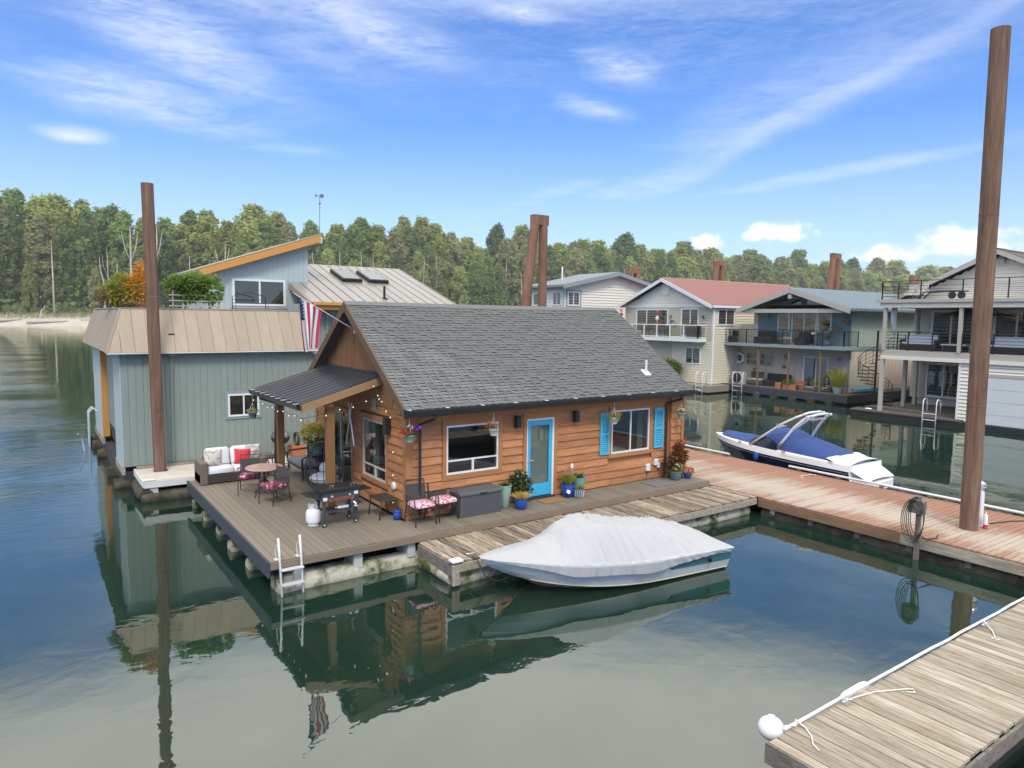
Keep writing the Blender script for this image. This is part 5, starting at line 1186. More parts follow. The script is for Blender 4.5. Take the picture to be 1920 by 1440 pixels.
for a in (-2.2, -1.2, -.2): b = MB(); b.lathe(0, 0, [(.05, 0), (.06, .03), (.045, .032)], 10, M=M4((11.30+.165*cos(a), 13.55+.165*sin(a), DZ+.16), a, 0, pi/3)); part('pot_pocket', b, 'pot_blue', o)
o = P_('potted_succulent', 'tall teal pot with small spiky plant against the front wall', 11.73, 13.62, .165, .44, 'pot_teal', taper=.62); leaves(o, 'foliage', 'leaf_plant', (11.73, 13.62, DZ+.40), (.2, .2, .2), 90, .25, .010, 'spike')
o = P_('potted_succulent', 'small dark ribbed pot with yellow green rosette in front of the teal pot', 11.50, 13.34, .125, .23, 'pot_slate', taper=.75, rim=False); leaves(o, 'foliage', 'leaf_lime', (11.5, 13.34, DZ+.21), (.16, .16, .13), 90, .2, .018, 'spike')
for k in range(14): a = k*2*pi/14; b = MB(); b.tube([(11.5+.105*cos(a), 13.34+.105*sin(a), DZ+.02), (11.5+.13*cos(a), 13.34+.13*sin(a), DZ+.19)], .007, 4); part('pot_rib', b, 'pot_white', o)
b = MB(); b.tube([(11.62, 13.80, DZ+.3), (11.62, 13.80, DZ+.62)], .006, 5); b.ball((11.62, 13.79, DZ+.70), (.055, .012, .085), 12, 8); single('garden_stake', b, 'gel_white', 'white egg shaped garden stake behind the teal pot', 'garden ornament', smooth=True)
o = P_('potted_flowers', 'grey blue tub of white and green flowers by the right downspout', 15.16, 13.40, .17, .24, 'pot_slate', taper=.78); leaves(o, 'foliage', 'leaf_bright', (15.16, 13.38, DZ+.30), (.18, .16, .12), 240, .06, .022); leaves(o, 'bloom', 'bloom_white', (15.2, 13.36, DZ+.32), (.2, .16, .14), 22, .035, .016, 'bloom'); leaves(o, 'foliage', 'leaf_maroon', (15.05, 13.55, DZ+.45), (.26, .18, .2), 300, .07, .024); leaves(o, 'bloom', 'bloom_pink', (15.08, 13.5, DZ+.52), (.22, .15, .15), 14, .03, .014, 'bloom')
o = P_('potted_flowers', 'small blue bowl of orange flowers at the end of the deck', 15.60, 13.34, .125, .15, 'pot_blue', taper=.7); leaves(o, 'bloom', 'bloom_orange', (15.6, 13.34, DZ+.19), (.2, .2, .13), 90, .04, .018, 'bloom'); leaves(o, 'foliage', 'leaf_plant', (15.6, 13.34, DZ+.16), (.18, .18, .08), 100, .05, .02)
o = P_('potted_canna', 'tall rusty leaved plant against the right end of the front wall', 15.52, 13.58, .14, .25, 'pot_sage'); leaves(o, 'foliage', 'leaf_rust', (15.52, 13.58, DZ+.62), (.16, .13, .36), 260, .17, .035); leaves(o, 'bloom', 'bloom_red', (15.6, 13.5, DZ+1.02), (.10, .08, .10), 10, .045, .022, 'bloom')
# behind the porch
o = plant('potted_flowers', 'pot of yellow flowers raised on a dark stand under the porch roof', 'potted plant', (6.62, 18.9, DZ))
b = MB(); b.tube([(6.62, 18.9, DZ), (6.62, 18.9, 1.28)], .05, 8); b.lathe(6.62, 18.9, [(.2, 1.27-DZ), (.2, 1.29-DZ)], 14, DZ); part('stand', b, 'chair_metal', o)
pot(o, (6.62, 18.9, 1.29), .19, .34, 'pot_teal', taper=.7); leaves(o, 'foliage', 'leaf_lime', (6.60, 18.86, 1.86), (.38, .38, .30), 460, .10, .035); leaves(o, 'bloom', 'bloom_yellow', (6.6, 18.8, 1.9), (.42, .42, .33), 300, .085, .04, 'bloom'); leaves(o, 'foliage', 'bloom_straw', (6.36, 19.0, 1.85), (.2, .2, .55), 40, .1, .008, 'spike')
o = P_('potted_grass', 'planter of green grass by the sliding door behind the griddle', 6.36, 15.75, .20, .36, 'pot_slate'); leaves(o, 'foliage', 'leaf_bright', (6.36, 15.75, DZ+.34), (.34, .34, .26), 320, .3, .010, 'spike')
hr = thing('hose_pot', 'terracotta block planter with a dark coiled hose on top', 'hose reel', (7.3, 22.6, .61))
b = MB(); b.bbox(7.05, 7.5, 22.4, 22.85, .605, .95, .02); part('base', b, 'pot_terracotta', hr)
b = MB()
for k in range(4): b.tube([(7.22+.02*k, 22.62+.21*cos(t*pi/12), 1.16+.21*sin(t*pi/12)) for t in range(24)], .022, 6, True)
part('coil', b, 'hose_dark', hr, smooth=True)
kg = thing('kettle_grill', 'dark round kettle barbecue on the pale service dock', 'barbecue', (6.72, 22.6, .605))
b = MB(); b.lathe(6.72, 22.6, [(.03, .42), (.16, .45), (.26, .54), (.30, .66)], 24, .605); part('bowl', b, 'black_metal', kg, smooth=True)
b = MB(); b.lathe(6.72, 22.6, [(.31, .662), (.30, .70), (.24, .82), (.12, .88), (.03, .89), (.03, .93)], 24, .605); part('lid', b, 'grey_metal', kg, smooth=True)
for k in range(3): a = .4+k*2.1; b = MB(); b.tube([(6.72+.16*cos(a), 22.6+.16*sin(a), 1.08), (6.72+.30*cos(a), 22.6+.30*sin(a), .615)], .014, 6); part('leg', b, 'alu', kg)
# wall ornaments on the gable side
fo = thing('flower_ornament', 'orange metal flower ornament under the porch roof', 'wall ornament', (6.5, 16.55, 2.75))
b = MB()
for k in range(12):
    a = k*pi/6; d = Vector((0, cos(a), sin(a))); s = Vector((0, -sin(a), cos(a))); c = Vector((6.5, 16.55, 2.75)); b.add([c+d*.04, c+d*.10+s*.03, c+d*.165, c+d*.10-s*.03], [(0, 1, 2, 3)])
part('petals', b, 'orange_trim', fo); b = MB(); b.ball((6.49, 16.55, 2.75), (.02, .05, .05), 10, 6); part('centre', b, 'cushion_red', fo)
b = MB(); b.tube([(6.5, 16.55, 2.9), (6.5, 16.5, 3.4)], .004, 4); part('hanger', b, 'black_metal', fo)
for k, (y0, y1, lb) in enumerate(((16.98, 16.60, 'left'), (16.72, 17.05, 'right'))):
    p = thing('boat_hook', 'boat hook pole leaning %s in a crossed pair on the gable wall' % lb, 'pole', (6.8, 16.8, 1.8), 'crossed poles on the gable wall')
    b = MB(); b.tube([(6.80-.02*k, y0, 3.0), (6.78-.02*k, y1, 1.95)], .018, 8); part('shaft', b, 'alu', p); b = MB(); b.ball((6.78-.02*k, y1, 1.93), .03, 8, 6); part('tip', b, 'gel_white', p)
# string of bulbs under the porch and the gable rake
sl = thing('string_lights', 'string of small lit bulbs along the porch eave and gable rake', 'string lights', (5.2, 16.5, 3.0))
pts = [(PX0-.04, PY1-.1-i*.42, PZ0-.26-.05*(i % 2)) for i in range(10)]+[(PX0+.25+i*.32, PY0+.04, PZ0-.30+.075*i-.04*(i % 2)) for i in range(1, 6)]
pts += [(RX0+.0, 15.0-i*.22, 3.62-i*.155-.04*(i % 2)) for i in range(5)]
b = MB(); b.tube(pts, .005, 4); part('cable', b, 'black_metal', sl)
for p in pts+[(WX-.08, 14.42, 2.15), (WX-.08, 14.42, 1.62), (WX-.08, 14.42, .98)]: b = MB(); b.ball((p[0], p[1], p[2]-.035), (.0125, .0125, .018), 8, 6); part('bulb', b, 'bulb', sl, smooth=True)
# hanging baskets
def basket(x, y, z, top, potm, fl_, label):
    o = thing('hanging_basket', label, 'hanging basket', (x, y, z))
    b = MB(); b.lathe(x, y, [(.06, 0), (.075, .005), (.115, .14), (.125, .145), (.125, .16), (.105, .16), (.10, .13)], 18, z); part('pot', b, potm, o, auto=50)
    for k in range(3): a = k*2.1+.4; b = MB(); b.tube([(x+.115*cos(a), y+.115*sin(a), z+.15), (x, y, z+.42)], .004, 4); part('chain', b, 'alu', o)
    b = MB(); b.tube([(x, y, z+.42), (x, y, top-.05), (x+.02, y, top)], .004, 4); part('hook', b, 'alu', o)
    for m_, c, r_, n, l, w_, md in fl_: leaves(o, 'foliage' if md != 'bloom' else 'bloom', m_, (x+c[0], y+c[1], z+c[2]), r_, n, l, w_, md)
    return o
basket(6.76, 13.46, 2.50, 3.06, 'pot_sage', [('leaf_plant', (0, 0, .2), (.15, .14, .09), 150, .05, .02, 'ball'), ('bloom_red', (-.10, -.02, .20), (.14, .12, .10), 26, .04, .02, 'bloom'), ('bloom_purple', (.17, -.02, .26), (.09, .1, .11), 26, .04, .022, 'bloom'), ('bloom_white', (.0, -.02, .3), (.07, .07, .08), 10, .03, .016, 'bloom')], 'hanging basket of red and purple flowers at the left corner of the eave')
basket(8.92, 13.44, 2.46, 3.06, 'pot_white', [('leaf_olive', (-.04, 0, .19), (.16, .13, .09), 150, .06, .015, 'ball'), ('bloom_orange', (-.08, -.03, .24), (.15, .1, .10), 20, .035, .016, 'bloom'), ('bloom_red', (-.2, -.02, .2), (.05, .05, .08), 8, .03, .016, 'bloom')], 'hanging white pot of orange flowers over the left front window')
basket(12.74, 13.44, 2.44, 3.06, 'pot_white', [('leaf_olive', (0, 0, .2), (.18, .15, .10), 230, .08, .014, 'ball'), ('bloom_orange', (.02, -.03, .22), (.18, .14, .09), 26, .03, .014, 'bloom')], 'hanging white pot with feathery orange plant beside the left shutter')
basket(15.34, 13.44, 2.40, 3.02, 'pot_sage', [('leaf_bright', (0, 0, .19), (.13, .12, .06), 90, .05, .02, 'ball'), ('bloom_yellow', (0, -.02, .22), (.11, .1, .07), 20, .03, .016, 'bloom')], 'hanging green pot of pale yellow flowers at the right end of the eave')
basket(4.90, 18.88, 2.48, 3.12, 'pot_slate', [('leaf_olive', (0, 0, .19), (.14, .13, .06), 120, .06, .014, 'ball'), ('bloom_pink', (.03, 0, .2), (.12, .1, .05), 10, .025, .014, 'bloom')], 'hanging dark grey pot at the far corner of the porch roof')
# swim ladder at the deck front
la = thing('swim_ladder', 'aluminium swim ladder at the front corner of the brown deck', 'ladder', (3.93, 12.7, 0))
for x in (3.73, 4.13):
    b = MB(); b.tube([(x-.02, 12.735, 1.10), (x, 12.72, .62), (x+.03, 12.62, -.75)], .022, 8); part('rail', b, 'alu_white', la, smooth=True)
    b = MB(); b.tube([(x-.018, 12.735, 1.0), (x-.05, 12.84, .88), (x-.03, 12.86, .68)], .012, 6); b.box(x-.06, x+.0, 12.80, 12.92, .655, .672); part('bracket', b, 'alu_white', la)
for z in (.50, .22, -.10, -.42): b = MB(); y = 12.66+(z-.3)*.05; b.box(3.74, 4.15, y-.05, y-.012, z-.012, z+.012); b.box(3.74, 4.15, y+.012, y+.05, z-.012, z+.012); part('tread', b, 'alu_white', la)
# ------------------------------------------------------------------ on the walkway and the finger dock
hp = thing('hose_post', 'grey post with a coiled dark hose on the edge of the red walkway', 'hose post', (16.0, 7.15, 0))
b = MB(); b.box(15.93, 16.015, 7.10, 7.19, -.15, 1.42); part('post', b, 'wood_grey', hp)
b = MB(); b.bbox(15.86, 16.06, 7.02, 7.34, 1.05, 1.36, .03); part('hose_hanger', b, 'wood_grey', hp)
b = MB()
for k in range(6):
    w_ = .145+.018*k; h_ = .40+.035*(k % 3); c = Vector((15.84-.012*k, 7.16+.015*(k-3), 1.0-.02*k)); b.tube([c+Vector((0, w_*cos(t*pi/14), h_*sin(t*pi/14)*(1 if t < 14 else 1.05))) for t in range(28)], .010, 6, True)
part('coil', b, 'hose_dark', hp, smooth=True)
b = MB(); b.tube([(15.84, 7.05, .62), (15.9, 6.95, .53), (16.2, 6.85, .52), (16.5, 6.95, .52)], .012, 6); part('hose_end', b, 'hose_dark', hp, smooth=True)
b = MB(); b.tube([(15.97, 7.13, .45), (15.95, 7.12, -.3)], .02, 6); part('blue_pipe', b, 'plastic_blue', hp)
pd_ = thing('power_pedestal', 'white dock power pedestal with domed cap beside the tall rusty pile', 'power pedestal', (18.12, 6.80, .5))
b = MB(); b.lathe(18.12, 6.80, [(.12, 0), (.12, .02), (.11, .03), (.10, .78), (.085, .84)], 8, .505); part('body', b, 'alu_white', pd_, auto=30)
b = MB(); b.lathe(18.12, 6.80, [(.07, .84), (.07, .90), (.12, .91), (.12, .93), (.075, .94), (.075, .97), (.11, .98), (.10, 1.02), (.04, 1.06)], 18, .505); part('cap', b, 'alu', pd_, auto=40)
ex_ = thing('spray_can', 'white can with red base standing beside the power pedestal', 'can', (18.0, 6.60, .505))
b = MB(); b.lathe(18.0, 6.60, [(.045, .10), (.045, .30), (.03, .33), (.015, .335), (.015, .38)], 14, .505); part('body', b, 'gel_white', ex_, auto=50); b = MB(); b.lathe(18.0, 6.60, [(.046, 0), (.046, .10)], 14, .505); part('base', b, 'cushion_red', ex_)
b = MB(); b.tube([(18.5, 6.7, .515), (19.2, 6.5, .515), (19.7, 6.2, .52), (19.75, 5.7, .53), (19.6, 5.5, .52)], .014, 6); single('cord', b, 'hose_dark', 'thin dark cord from the power pedestal to the far edge rail', 'cord', smooth=True)
def cleat(x, y, z, rz, label):
    o = thing('cleat', label, 'cleat', (x, y, z)); M_ = M4((x, y, z), rz)
    b = MB(); b.box(-.05, .05, -.02, .02, 0, .045, M_); part('foot', b, 'alu', o)
    b = MB(); b.tube([M_ @ Vector(p) for p in ((-.11, 0, .06), (-.05, 0, .05), (.05, 0, .05), (.11, 0, .06))], .013, 6); part('horn', b, 'alu', o, smooth=True); return o
cleat(8.16, 4.33, .503, .0, 'cleat with a knotted rope near the submerged white fender on the finger dock')
cleat(12.1, 4.33, .503, 0, 'cleat farther along the white edge rail of the finger dock'); cleat(19.6, 11.9, .503, pi/2, 'cleat with pale rope by the stern of the blue boat')
def rope(pts, r, label, m='rope_white'): b = MB(); b.tube(pts, r, 6); return single('rope', b, m, label, 'rope', smooth=True)
rope([(8.16, 4.33, .56), (8.22, 4.38, .58), (8.10, 4.36, .57), (8.2, 4.30, .56), (8.3, 4.34, .53), (8.7, 4.28, .515), (9.1, 4.10, .512), (9.18, 4.03, .52), (9.12, 3.98, .515), (9.05, 4.06, .512)], .009, 'pale rope tied to the cleat and looped on the planks of the finger dock')
rope([(12.1, 4.33, .56), (12.05, 4.36, .58), (12.15, 4.37, .57), (12.0, 4.2, .52), (11.8, 4.08, .512), (11.7, 4.1, .512), (11.75, 4.0, .512)], .009, 'short pale rope on the far cleat of the finger dock')
rope([(7.0, 4.45, .55), (7.12, 4.36, .56), (7.2, 4.42, .58), (7.22, 4.30, .53), (7.15, 4.18, .512), (7.02, 4.08, .512), (6.98, 3.98, .512)], .009, 'pale rope end lying on the planks beside the round white fender')
rope([(19.6, 11.9, .55), (19.5, 12.0, .53), (19.3, 12.1, .515), (19.2, 11.95, .512), (19.05, 12.0, .512)], .009, 'crooked pale rope on the red walkway beside the blue boat')
bf = thing('ball_fender', 'round white ball fender at the corner of the finger dock', 'fender', (6.93, 4.60, .35))
b = MB(); b.ball((6.97, 4.58, .47), (.150, .150, .135), 26, 16); part('ball', b, 'gel_white', bf, smooth=True)
b = MB(); b.lathe(6.97, 4.58, [(.045, 0), (.04, .02), (.015, .025)], 12, .600); part('eye', b, 'pot_white', bf)
b = MB(); b.lathe(0, 0, [(.02, -.33), (.07, -.27), (.08, -.2), (.08, .2), (.07, .27), (.02, .33)], 16, M=M4((8.72, 4.53, .38), .03, 0, pi/2)); single('side_fender', b, 'gel_white', 'white cylindrical fender hanging off the edge of the finger dock', 'fender', smooth=True)
# ------------------------------------------------------------------ boats
def hull(root, L, B, lines, colors, M_, n=40):
    """lines(t) -> [(half width, y offset aft of the bow, z)...] from keel to gunwale; one part per band"""
    for k, (nm, m) in enumerate(colors):
        b = MB()
        for s in (1, -1):
            def f(u, v):
                a, c = lines(u)[k], lines(u)[k+1]; w_ = a[0]+(c[0]-a[0])*v; return M_ @ Vector((a[1]+(c[1]-a[1])*v, s*w_, a[2]+(c[2]-a[2])*v))
            b.grid(f, n, 4)
        part(nm, b, m, root, smooth=True)
    b = MB(); ls = lines(1.0); pts = [M_ @ Vector((y, w_, z)) for w_, y, z in ls]+[M_ @ Vector((y, -w_, z)) for w_, y, z in reversed(ls)]
    b.add(pts, [tuple(range(len(pts)))]); part('transom', b, colors[-1][1], root)
# covered runabout, bow towards -X
cbt = thing('covered_boat', 'white runabout under a wrinkled pale cover moored at the weathered dock', 'boat', (9.4, 10.3, 0))
ang = atan2(9.93-10.62, 12.1-6.82); CL = 5.32
MC = M4((6.82, 10.62, 0), ang)
def wC(t): return 1.03*(1-(1-min(t/.62, 1))**2.1)**.9*(1-.08*max(0, (t-.6)/.4))+.015
def zC(t): return .76-.26*t-.03*sin(pi*t)
def linesC(t):
    w_ = wC(t); y = CL*t; r = (1-t)**3
    return [(0.0, y+.75*r, -.28+.62*r**1.5), (w_*.86, y+.42*r, .04+.38*r), (w_*.95, y+.22*r, zC(t)*.45+.19*r), (w_*.99, y+.03*r, zC(t)-.10), (w_, y, zC(t))]
hull(cbt, CL, 1.03, linesC, [('hull_bottom', 'stain_cream'), ('hull_side', 'gel_white'), ('hull_side', 'gel_white'), ('gunwale', 'gel_white')], MC)
b = MB()                                                         # teal flash along the stern quarters
for s in (1, -1):
    def f(u, v):
        t = .63+.37*u+(.03*(1-v) if u < .02 else 0); l = linesC(t); a, c = l[2], l[3]; q = .05+.93*v*(1-.0*u); t0 = .02*(1-v)*(1-u)
        return MC @ Vector((a[1]+(c[1]-a[1])*q+.25*(1-v)*(1-u), s*(a[0]+(c[0]-a[0])*q+.006), a[2]+(c[2]-a[2])*q))
    b = MB(); b.grid(f, 20, 4); part('stripe', b, 'hull_teal', cbt, smooth=True)
b = MB()
for s in (1, -1): b.tube([MC @ Vector((linesC(t)[1][1], s*(linesC(t)[1][0]+.005), linesC(t)[1][2]+.005)) for t in [i/30 for i in range(3, 31)]], .014, 5)
part('chine_rail', b, 'stain_cream', cbt)
# cover: ridge over the windscreen, valleys and pleats down to an uneven hem
def lerp_tab(tb, t):
    for (a, x), (c, y) in zip(tb, tb[1:]):
        if t <= c: k = (t-a)/(c-a); k = k*k*(3-2*k); return x+(y-x)*k
    return tb[-1][1]
crest = [(0, .02), (.07, .06), (.18, .14), (.24, .26), (.34, .50), (.42, .60), (.50, .57), (.62, .46), (.78, .40), (.90, .25), (.97, .12), (1, .02)]
flatw = [(0, .0), (.25, .08), (.40, .40), (.60, .40), (.85, .30), (1, .2)]
def coverC(u, v):
    t = min(1.005, max(-.004, u*1.012-.004)); s = v*2-1; a = abs(s); w_ = wC(min(max(t, 0), 1))+.025; z0 = zC(min(max(t, 0), 1))+.015
    h = lerp_tab(crest, min(max(t, 0), 1)); fw__ = lerp_tab(flatw, t)
    k = .82                                                    # a<k: over the top; a>k: the hanging skirt
    # long pleats that start at the windscreen ridge and fan out down to the hem
    fan = (t-.44)*(1+.55*(1-a)) if t > .44 else (t-.44)*(1+.35*(1-a))
    f1 = mnoise.noise(Vector((fan*17, .6*a, 3.1*(1 if s < 0 else 2)))); f2 = mnoise.noise(Vector((fan*38+.7*a, a*.8, 8)))
    pleat = (1-min(1, abs(f1)*3.2))**2*.75*(1 if t > .36 else .35)+(1-min(1, abs(f2)*3))**2*.40
    if a < k:
        q = a/k; x_ = q*w_; g = 1-max(0, (q-fw__)/(1-fw__))**1.25 if q > fw__ else 1
        z = z0+h*g
        z -= pleat*.085*min(1, h*2.6)*(q**.9)
        z += .028*mnoise.noise(Vector((t*5, s*2.2, 2)))*(1-q)*min(1, h*3)+.006*mnoise.noise(Vector((t*22, s*5, 7)))
    else:
        q = (a-k)/(1-k); hem = .19+.07*mnoise.noise(Vector((t*4, s, 4)))+.05*sin(pi*min(1, t*1.1)); hem *= (1-.7*max(0, (t-.60)/.40)) if t > .60 else min(1, .08+t*3.2)
        x_ = w_+.045-.028*pleat*(.3+.7*q)-.005*q; z = z0-hem*q
    end = 1 if t < .99 else 0
    return MC @ Vector((CL*t-.03, (1 if s > 0 else -1)*x_, z))
b = MB(); b.grid(coverC, 170, 64); cv = part('cover', b, 'cushion_white', cbt, smooth=True)
mat('cover_white', (.43, .43, .435), .85, var=.07, scale=1.4, st=(6, .7, .7), bump=.018, bscale=2.6); cv.data.materials[0] = MATS['cover_white']
b = MB(); b.quad(*[coverC(1.0, v) for v in [i/30 for i in range(4, 27)]]); part('cover_end', b, 'cover_white', cbt)
b = MB(); b.tube([coverC(.44, .5)+Vector((0, 0, -.05)), coverC(.44, .5)+Vector((0, 0, .07))], .012, 6); part('support_pole', b, 'chrome', cbt)
for t in (.33, .62, .88): b = MB(); p = MC @ Vector((CL*t, -wC(t)-.02, zC(t)-.20)); b.box(p.x-.025, p.x+.025, p.y-.03, p.y+.02, p.z-.03, p.z+.03); part('cover_strap', b, 'black_metal', cbt)
rope([(7.05, 11.36, .53), (7.12, 11.27, .5), (7.2, 11.1, .18), (7.4, 10.95, .08), (7.6, 10.85, .15), (7.75, 10.75, .40)], .013, 'dark mooring line from the weathered dock to the bow of the covered boat', 'hose_dark')
cleat(7.1, 11.45, .503, 0, 'cleat at the corner of the weathered dock by the covered bow'); cleat(12.0, 11.42, .503, .3, 'cleat on the weathered dock behind the covered boat stern')
# navy bowrider with a chrome tower, bow towards +Y
bb = thing('bow_rider', 'navy and white speedboat with blue canvas and wakeboard tower at the red walkway', 'boat', (21.2, 13.6, 0))
BL = 5.75; MBb = M4((21.38, 16.75, 0), -pi/2)
def wB(t): return 1.06*(1-(1-min(t/.60, 1))**2.3)**.85*(1-.10*max(0, (t-.55)/.45)**2)+.02
def zB(t): return 1.0-.16*t
def linesB(t):
    w_ = wB(t); y = BL*t; r = (1-t)**3
    return [(0, y+.95*r, -.30+.60*r**1.4), (w_*.78, y+.55*r, .02+.36*r), (w_*.88, y+.40*r*.9, .20+.28*r-.06*t), (w_*.975, y+.12*r, zB(t)-.27+.02*r), (w_*.985, y+.10*r, zB(t)-.24+.02*r), (w_*1.0, y+.06*r, zB(t)-.185+.03*r), (w_*.965, y, zB(t))]
hull(bb, BL, 1.06, linesB, [('hull_bottom', 'hull_silver'), ('hull_lower', 'hull_silver'), ('hull_side', 'hull_navy'), ('pin_stripe', 'hull_silver'), ('rub_band', 'hull_navy'), ('gunwale', 'gel_white')], MBb)
b = MB()
def deckB(u, v): t = u; s = v*2-1; w_ = wB(t)*.965; return MBb @ Vector((BL*t, s*w_, zB(t)+.10*(1-s*s)*min(1, t*4)))
b.grid(deckB, 40, 14); part('deck', b, 'gel_white', bb, smooth=True)
b = MB()                                                        # sloping stern deck and swim platform
def stern(u, v): s = v*2-1; return MBb @ Vector((BL*(.865+.225*u), s*(.93-.06*u-.10*u**4), zB(.9)+.10-.52*u**1.3+.05*(1-s*s)))
b.grid(stern, 14, 14); part('stern_deck', b, 'gel_white', bb, smooth=True)
b = MB(); b.add([MBb @ Vector(p) for p in ((BL*.99, -.9, .22), (BL*1.07, -.86, .16), (BL*1.10, -.6, .16), (BL*1.11, 0, .16), (BL*1.10, .6, .16), (BL*1.07, .86, .16), (BL*.99, .9, .16))]+[MBb @ Vector(p) for p in ((BL*.99, -.9, .38), (BL*1.07, -.86, .38), (BL*1.10, -.6, .38), (BL*1.11, 0, .38), (BL*1.10, .6, .38), (BL*1.07, .86, .38), (BL*.99, .9, .38))], [tuple(range(6, -1, -1)), tuple(range(7, 14))]+[(i, (i+1) % 7, 7+(i+1) % 7, 7+i) for i in range(7)]); part('swim_platform', b, 'gel_white', bb, smooth=False)
b = MB()
def bowc(u, v): t = .09+.30*u; s = v*2-1; w_ = wB(t)*.80*(1-.0*u); return MBb @ Vector((BL*t, s*w_, zB(t)+.055+.10*(1-s*s)+.015*mnoise.noise(Vector((u*4, s*3, 0)))))
b.grid(bowc, 18, 14); part('bow_cover', b, 'canvas_navy', bb, smooth=True)
crB = [(0, .10), (.12, .40), (.24, .62), (.36, .62), (.55, .42), (.75, .34), (.92, .26), (1, .12)]
def mainc(u, v):
    t = .36+.525*u; s = v*2-1; a = abs(s); w_ = wB(t)*.90; h = lerp_tab(crB, u)
    k = (1-a**2.6)**.75
    sag = -.05*sin(pi*a)*sin(u*9)+.03*mnoise.noise(Vector((u*6, s*3, 5)))
    return MBb @ Vector((BL*t-.12*(1-a)*(1-u), s*w_*(1-.10*(h/.62)*(1-k)), zB(t)+.02+h*k+sag*k))
b = MB(); b.grid(mainc, 44, 26); part('cockpit_cover', b, 'canvas_navy', bb, smooth=True)
for s in (1, -1):                                               # dark wrap round windscreen sides
    b = MB()
    def ws(u, v): t = .365+.20*u; hh = .36*sin(pi*min(1, .12+u*.8))**.8; w_ = wB(t)*.935; return MBb @ Vector((BL*t+.08*v, s*(w_-.20*v*hh*2), zB(t)+.02+hh*v))
    b.grid(ws, 14, 5); part('windscreen', b, 'screen_navy', bb, smooth=True)
def TP_(x, y, z): return Vector((x, y, z))
for xs, nm in ((20.44, 'near'), (22.2, 'far')):
    sx = 1 if xs < 21 else -1
    b = MB(); b.tube([(xs, 14.55, .96), (xs+sx*.06, 14.05, 1.35), (xs+sx*.14, 13.5, 1.78), (xs+sx*.24, 13.0, 2.08), (xs+sx*.34, 12.75, 2.20)], [.040, .038, .036, .036, .036], 8); part('tower_leg', b, 'alu_white', bb, smooth=True)
    b = MB(); b.tube([(xs-sx*.0, 13.55, .94), (xs+sx*.06, 13.3, 1.30), (xs+sx*.14, 13.0, 1.75), (xs+sx*.24, 12.72, 2.05), (xs+sx*.34, 12.5, 2.16)], .042, 8); part('tower_leg', b, 'alu_white', bb, smooth=True)
    b = MB(); b.tube([(xs+sx*.005, 13.53, .96), (xs+sx*.05, 13.36, 1.18)], .052, 8); part('tower_foot', b, 'grey_metal', bb)
for y, z in ((12.75, 2.20), (12.5, 2.16)): b = MB(); b.tube([(20.66, y, z), (20.9, y-.06, z+.05), (21.5, y-.06, z+.05), (21.76, y, z)], .038, 8); part('tower_bar', b, 'alu_white', bb, smooth=True)
b = MB(); b.tube([(20.62, 12.62, 2.14), (21.2, 12.52, 2.2), (21.8, 12.62, 2.14)], .03, 6)
for i in range(9): x = 20.8+i*.1; b.tube([(x, 12.60, 2.06), (x+.03, 12.55, 2.0), (x+.06, 12.60, 2.06)], .014, 5)
part('board_rack', b, 'alu_white', bb)
b = MB()
for i in range(4): b.tube([(20.46, 13.42-i*.07, 1.78), (20.30, 13.40-i*.07, 1.70+.03*i), (20.22, 13.42-i*.07, 1.85)], .014, 5)
part('board_rack', b, 'alu', bb)
b = MB(); b.ball((20.30, 14.2, .62), (.05, .09, .14), 12, 8); fb = single('small_fender', b, 'plastic_blue', 'small bright blue fender hanging on the navy hull', 'fender', smooth=True)
for t in (.30, .62, .90): b = MB(); p = MBb @ Vector((BL*t, -wB(t)*.98, zB(t)+.02)); b.box(p.x-.02, p.x+.02, p.y-.07, p.y+.07, p.z, p.z+.035); part('deck_cleat', b, 'chrome', bb)
b = MB(); rb_ = random.Random(4)
for i in range(14): p = MBb @ Vector((BL*(.60+i*.018), -wB(.65)*.99-.012, zB(.65)-.075)); b.tube([p, p+Vector((0, -.05, .02+.03*rb_.random())), p+Vector((0, -.09, -.01))], .006, 4)
part('script_mark', b, 'hull_silver', bb, kind='stuff')
for o_ in (bb, fb): o_.location.y += .22
# corner of another boat just entering the frame at the bottom right
ob = thing('moored_boat', 'white and navy boat corner at the right edge beside the finger dock', 'boat', (9.9, 2.2, 0))
b = MB(); b.bbox(9.05, 14, 1.0, 2.72, .28, .44, .05); part('deck', b, 'gel_white', ob)
b = MB(); b.bbox(9.0, 14, .95, 2.78, .10, .20, .04); part('swim_platform', b, 'gel_white', ob)
b = MB(); b.box(9.2, 14, 1.05, 2.70, -.2, .28); part('hull', b, 'hull_navy', ob)
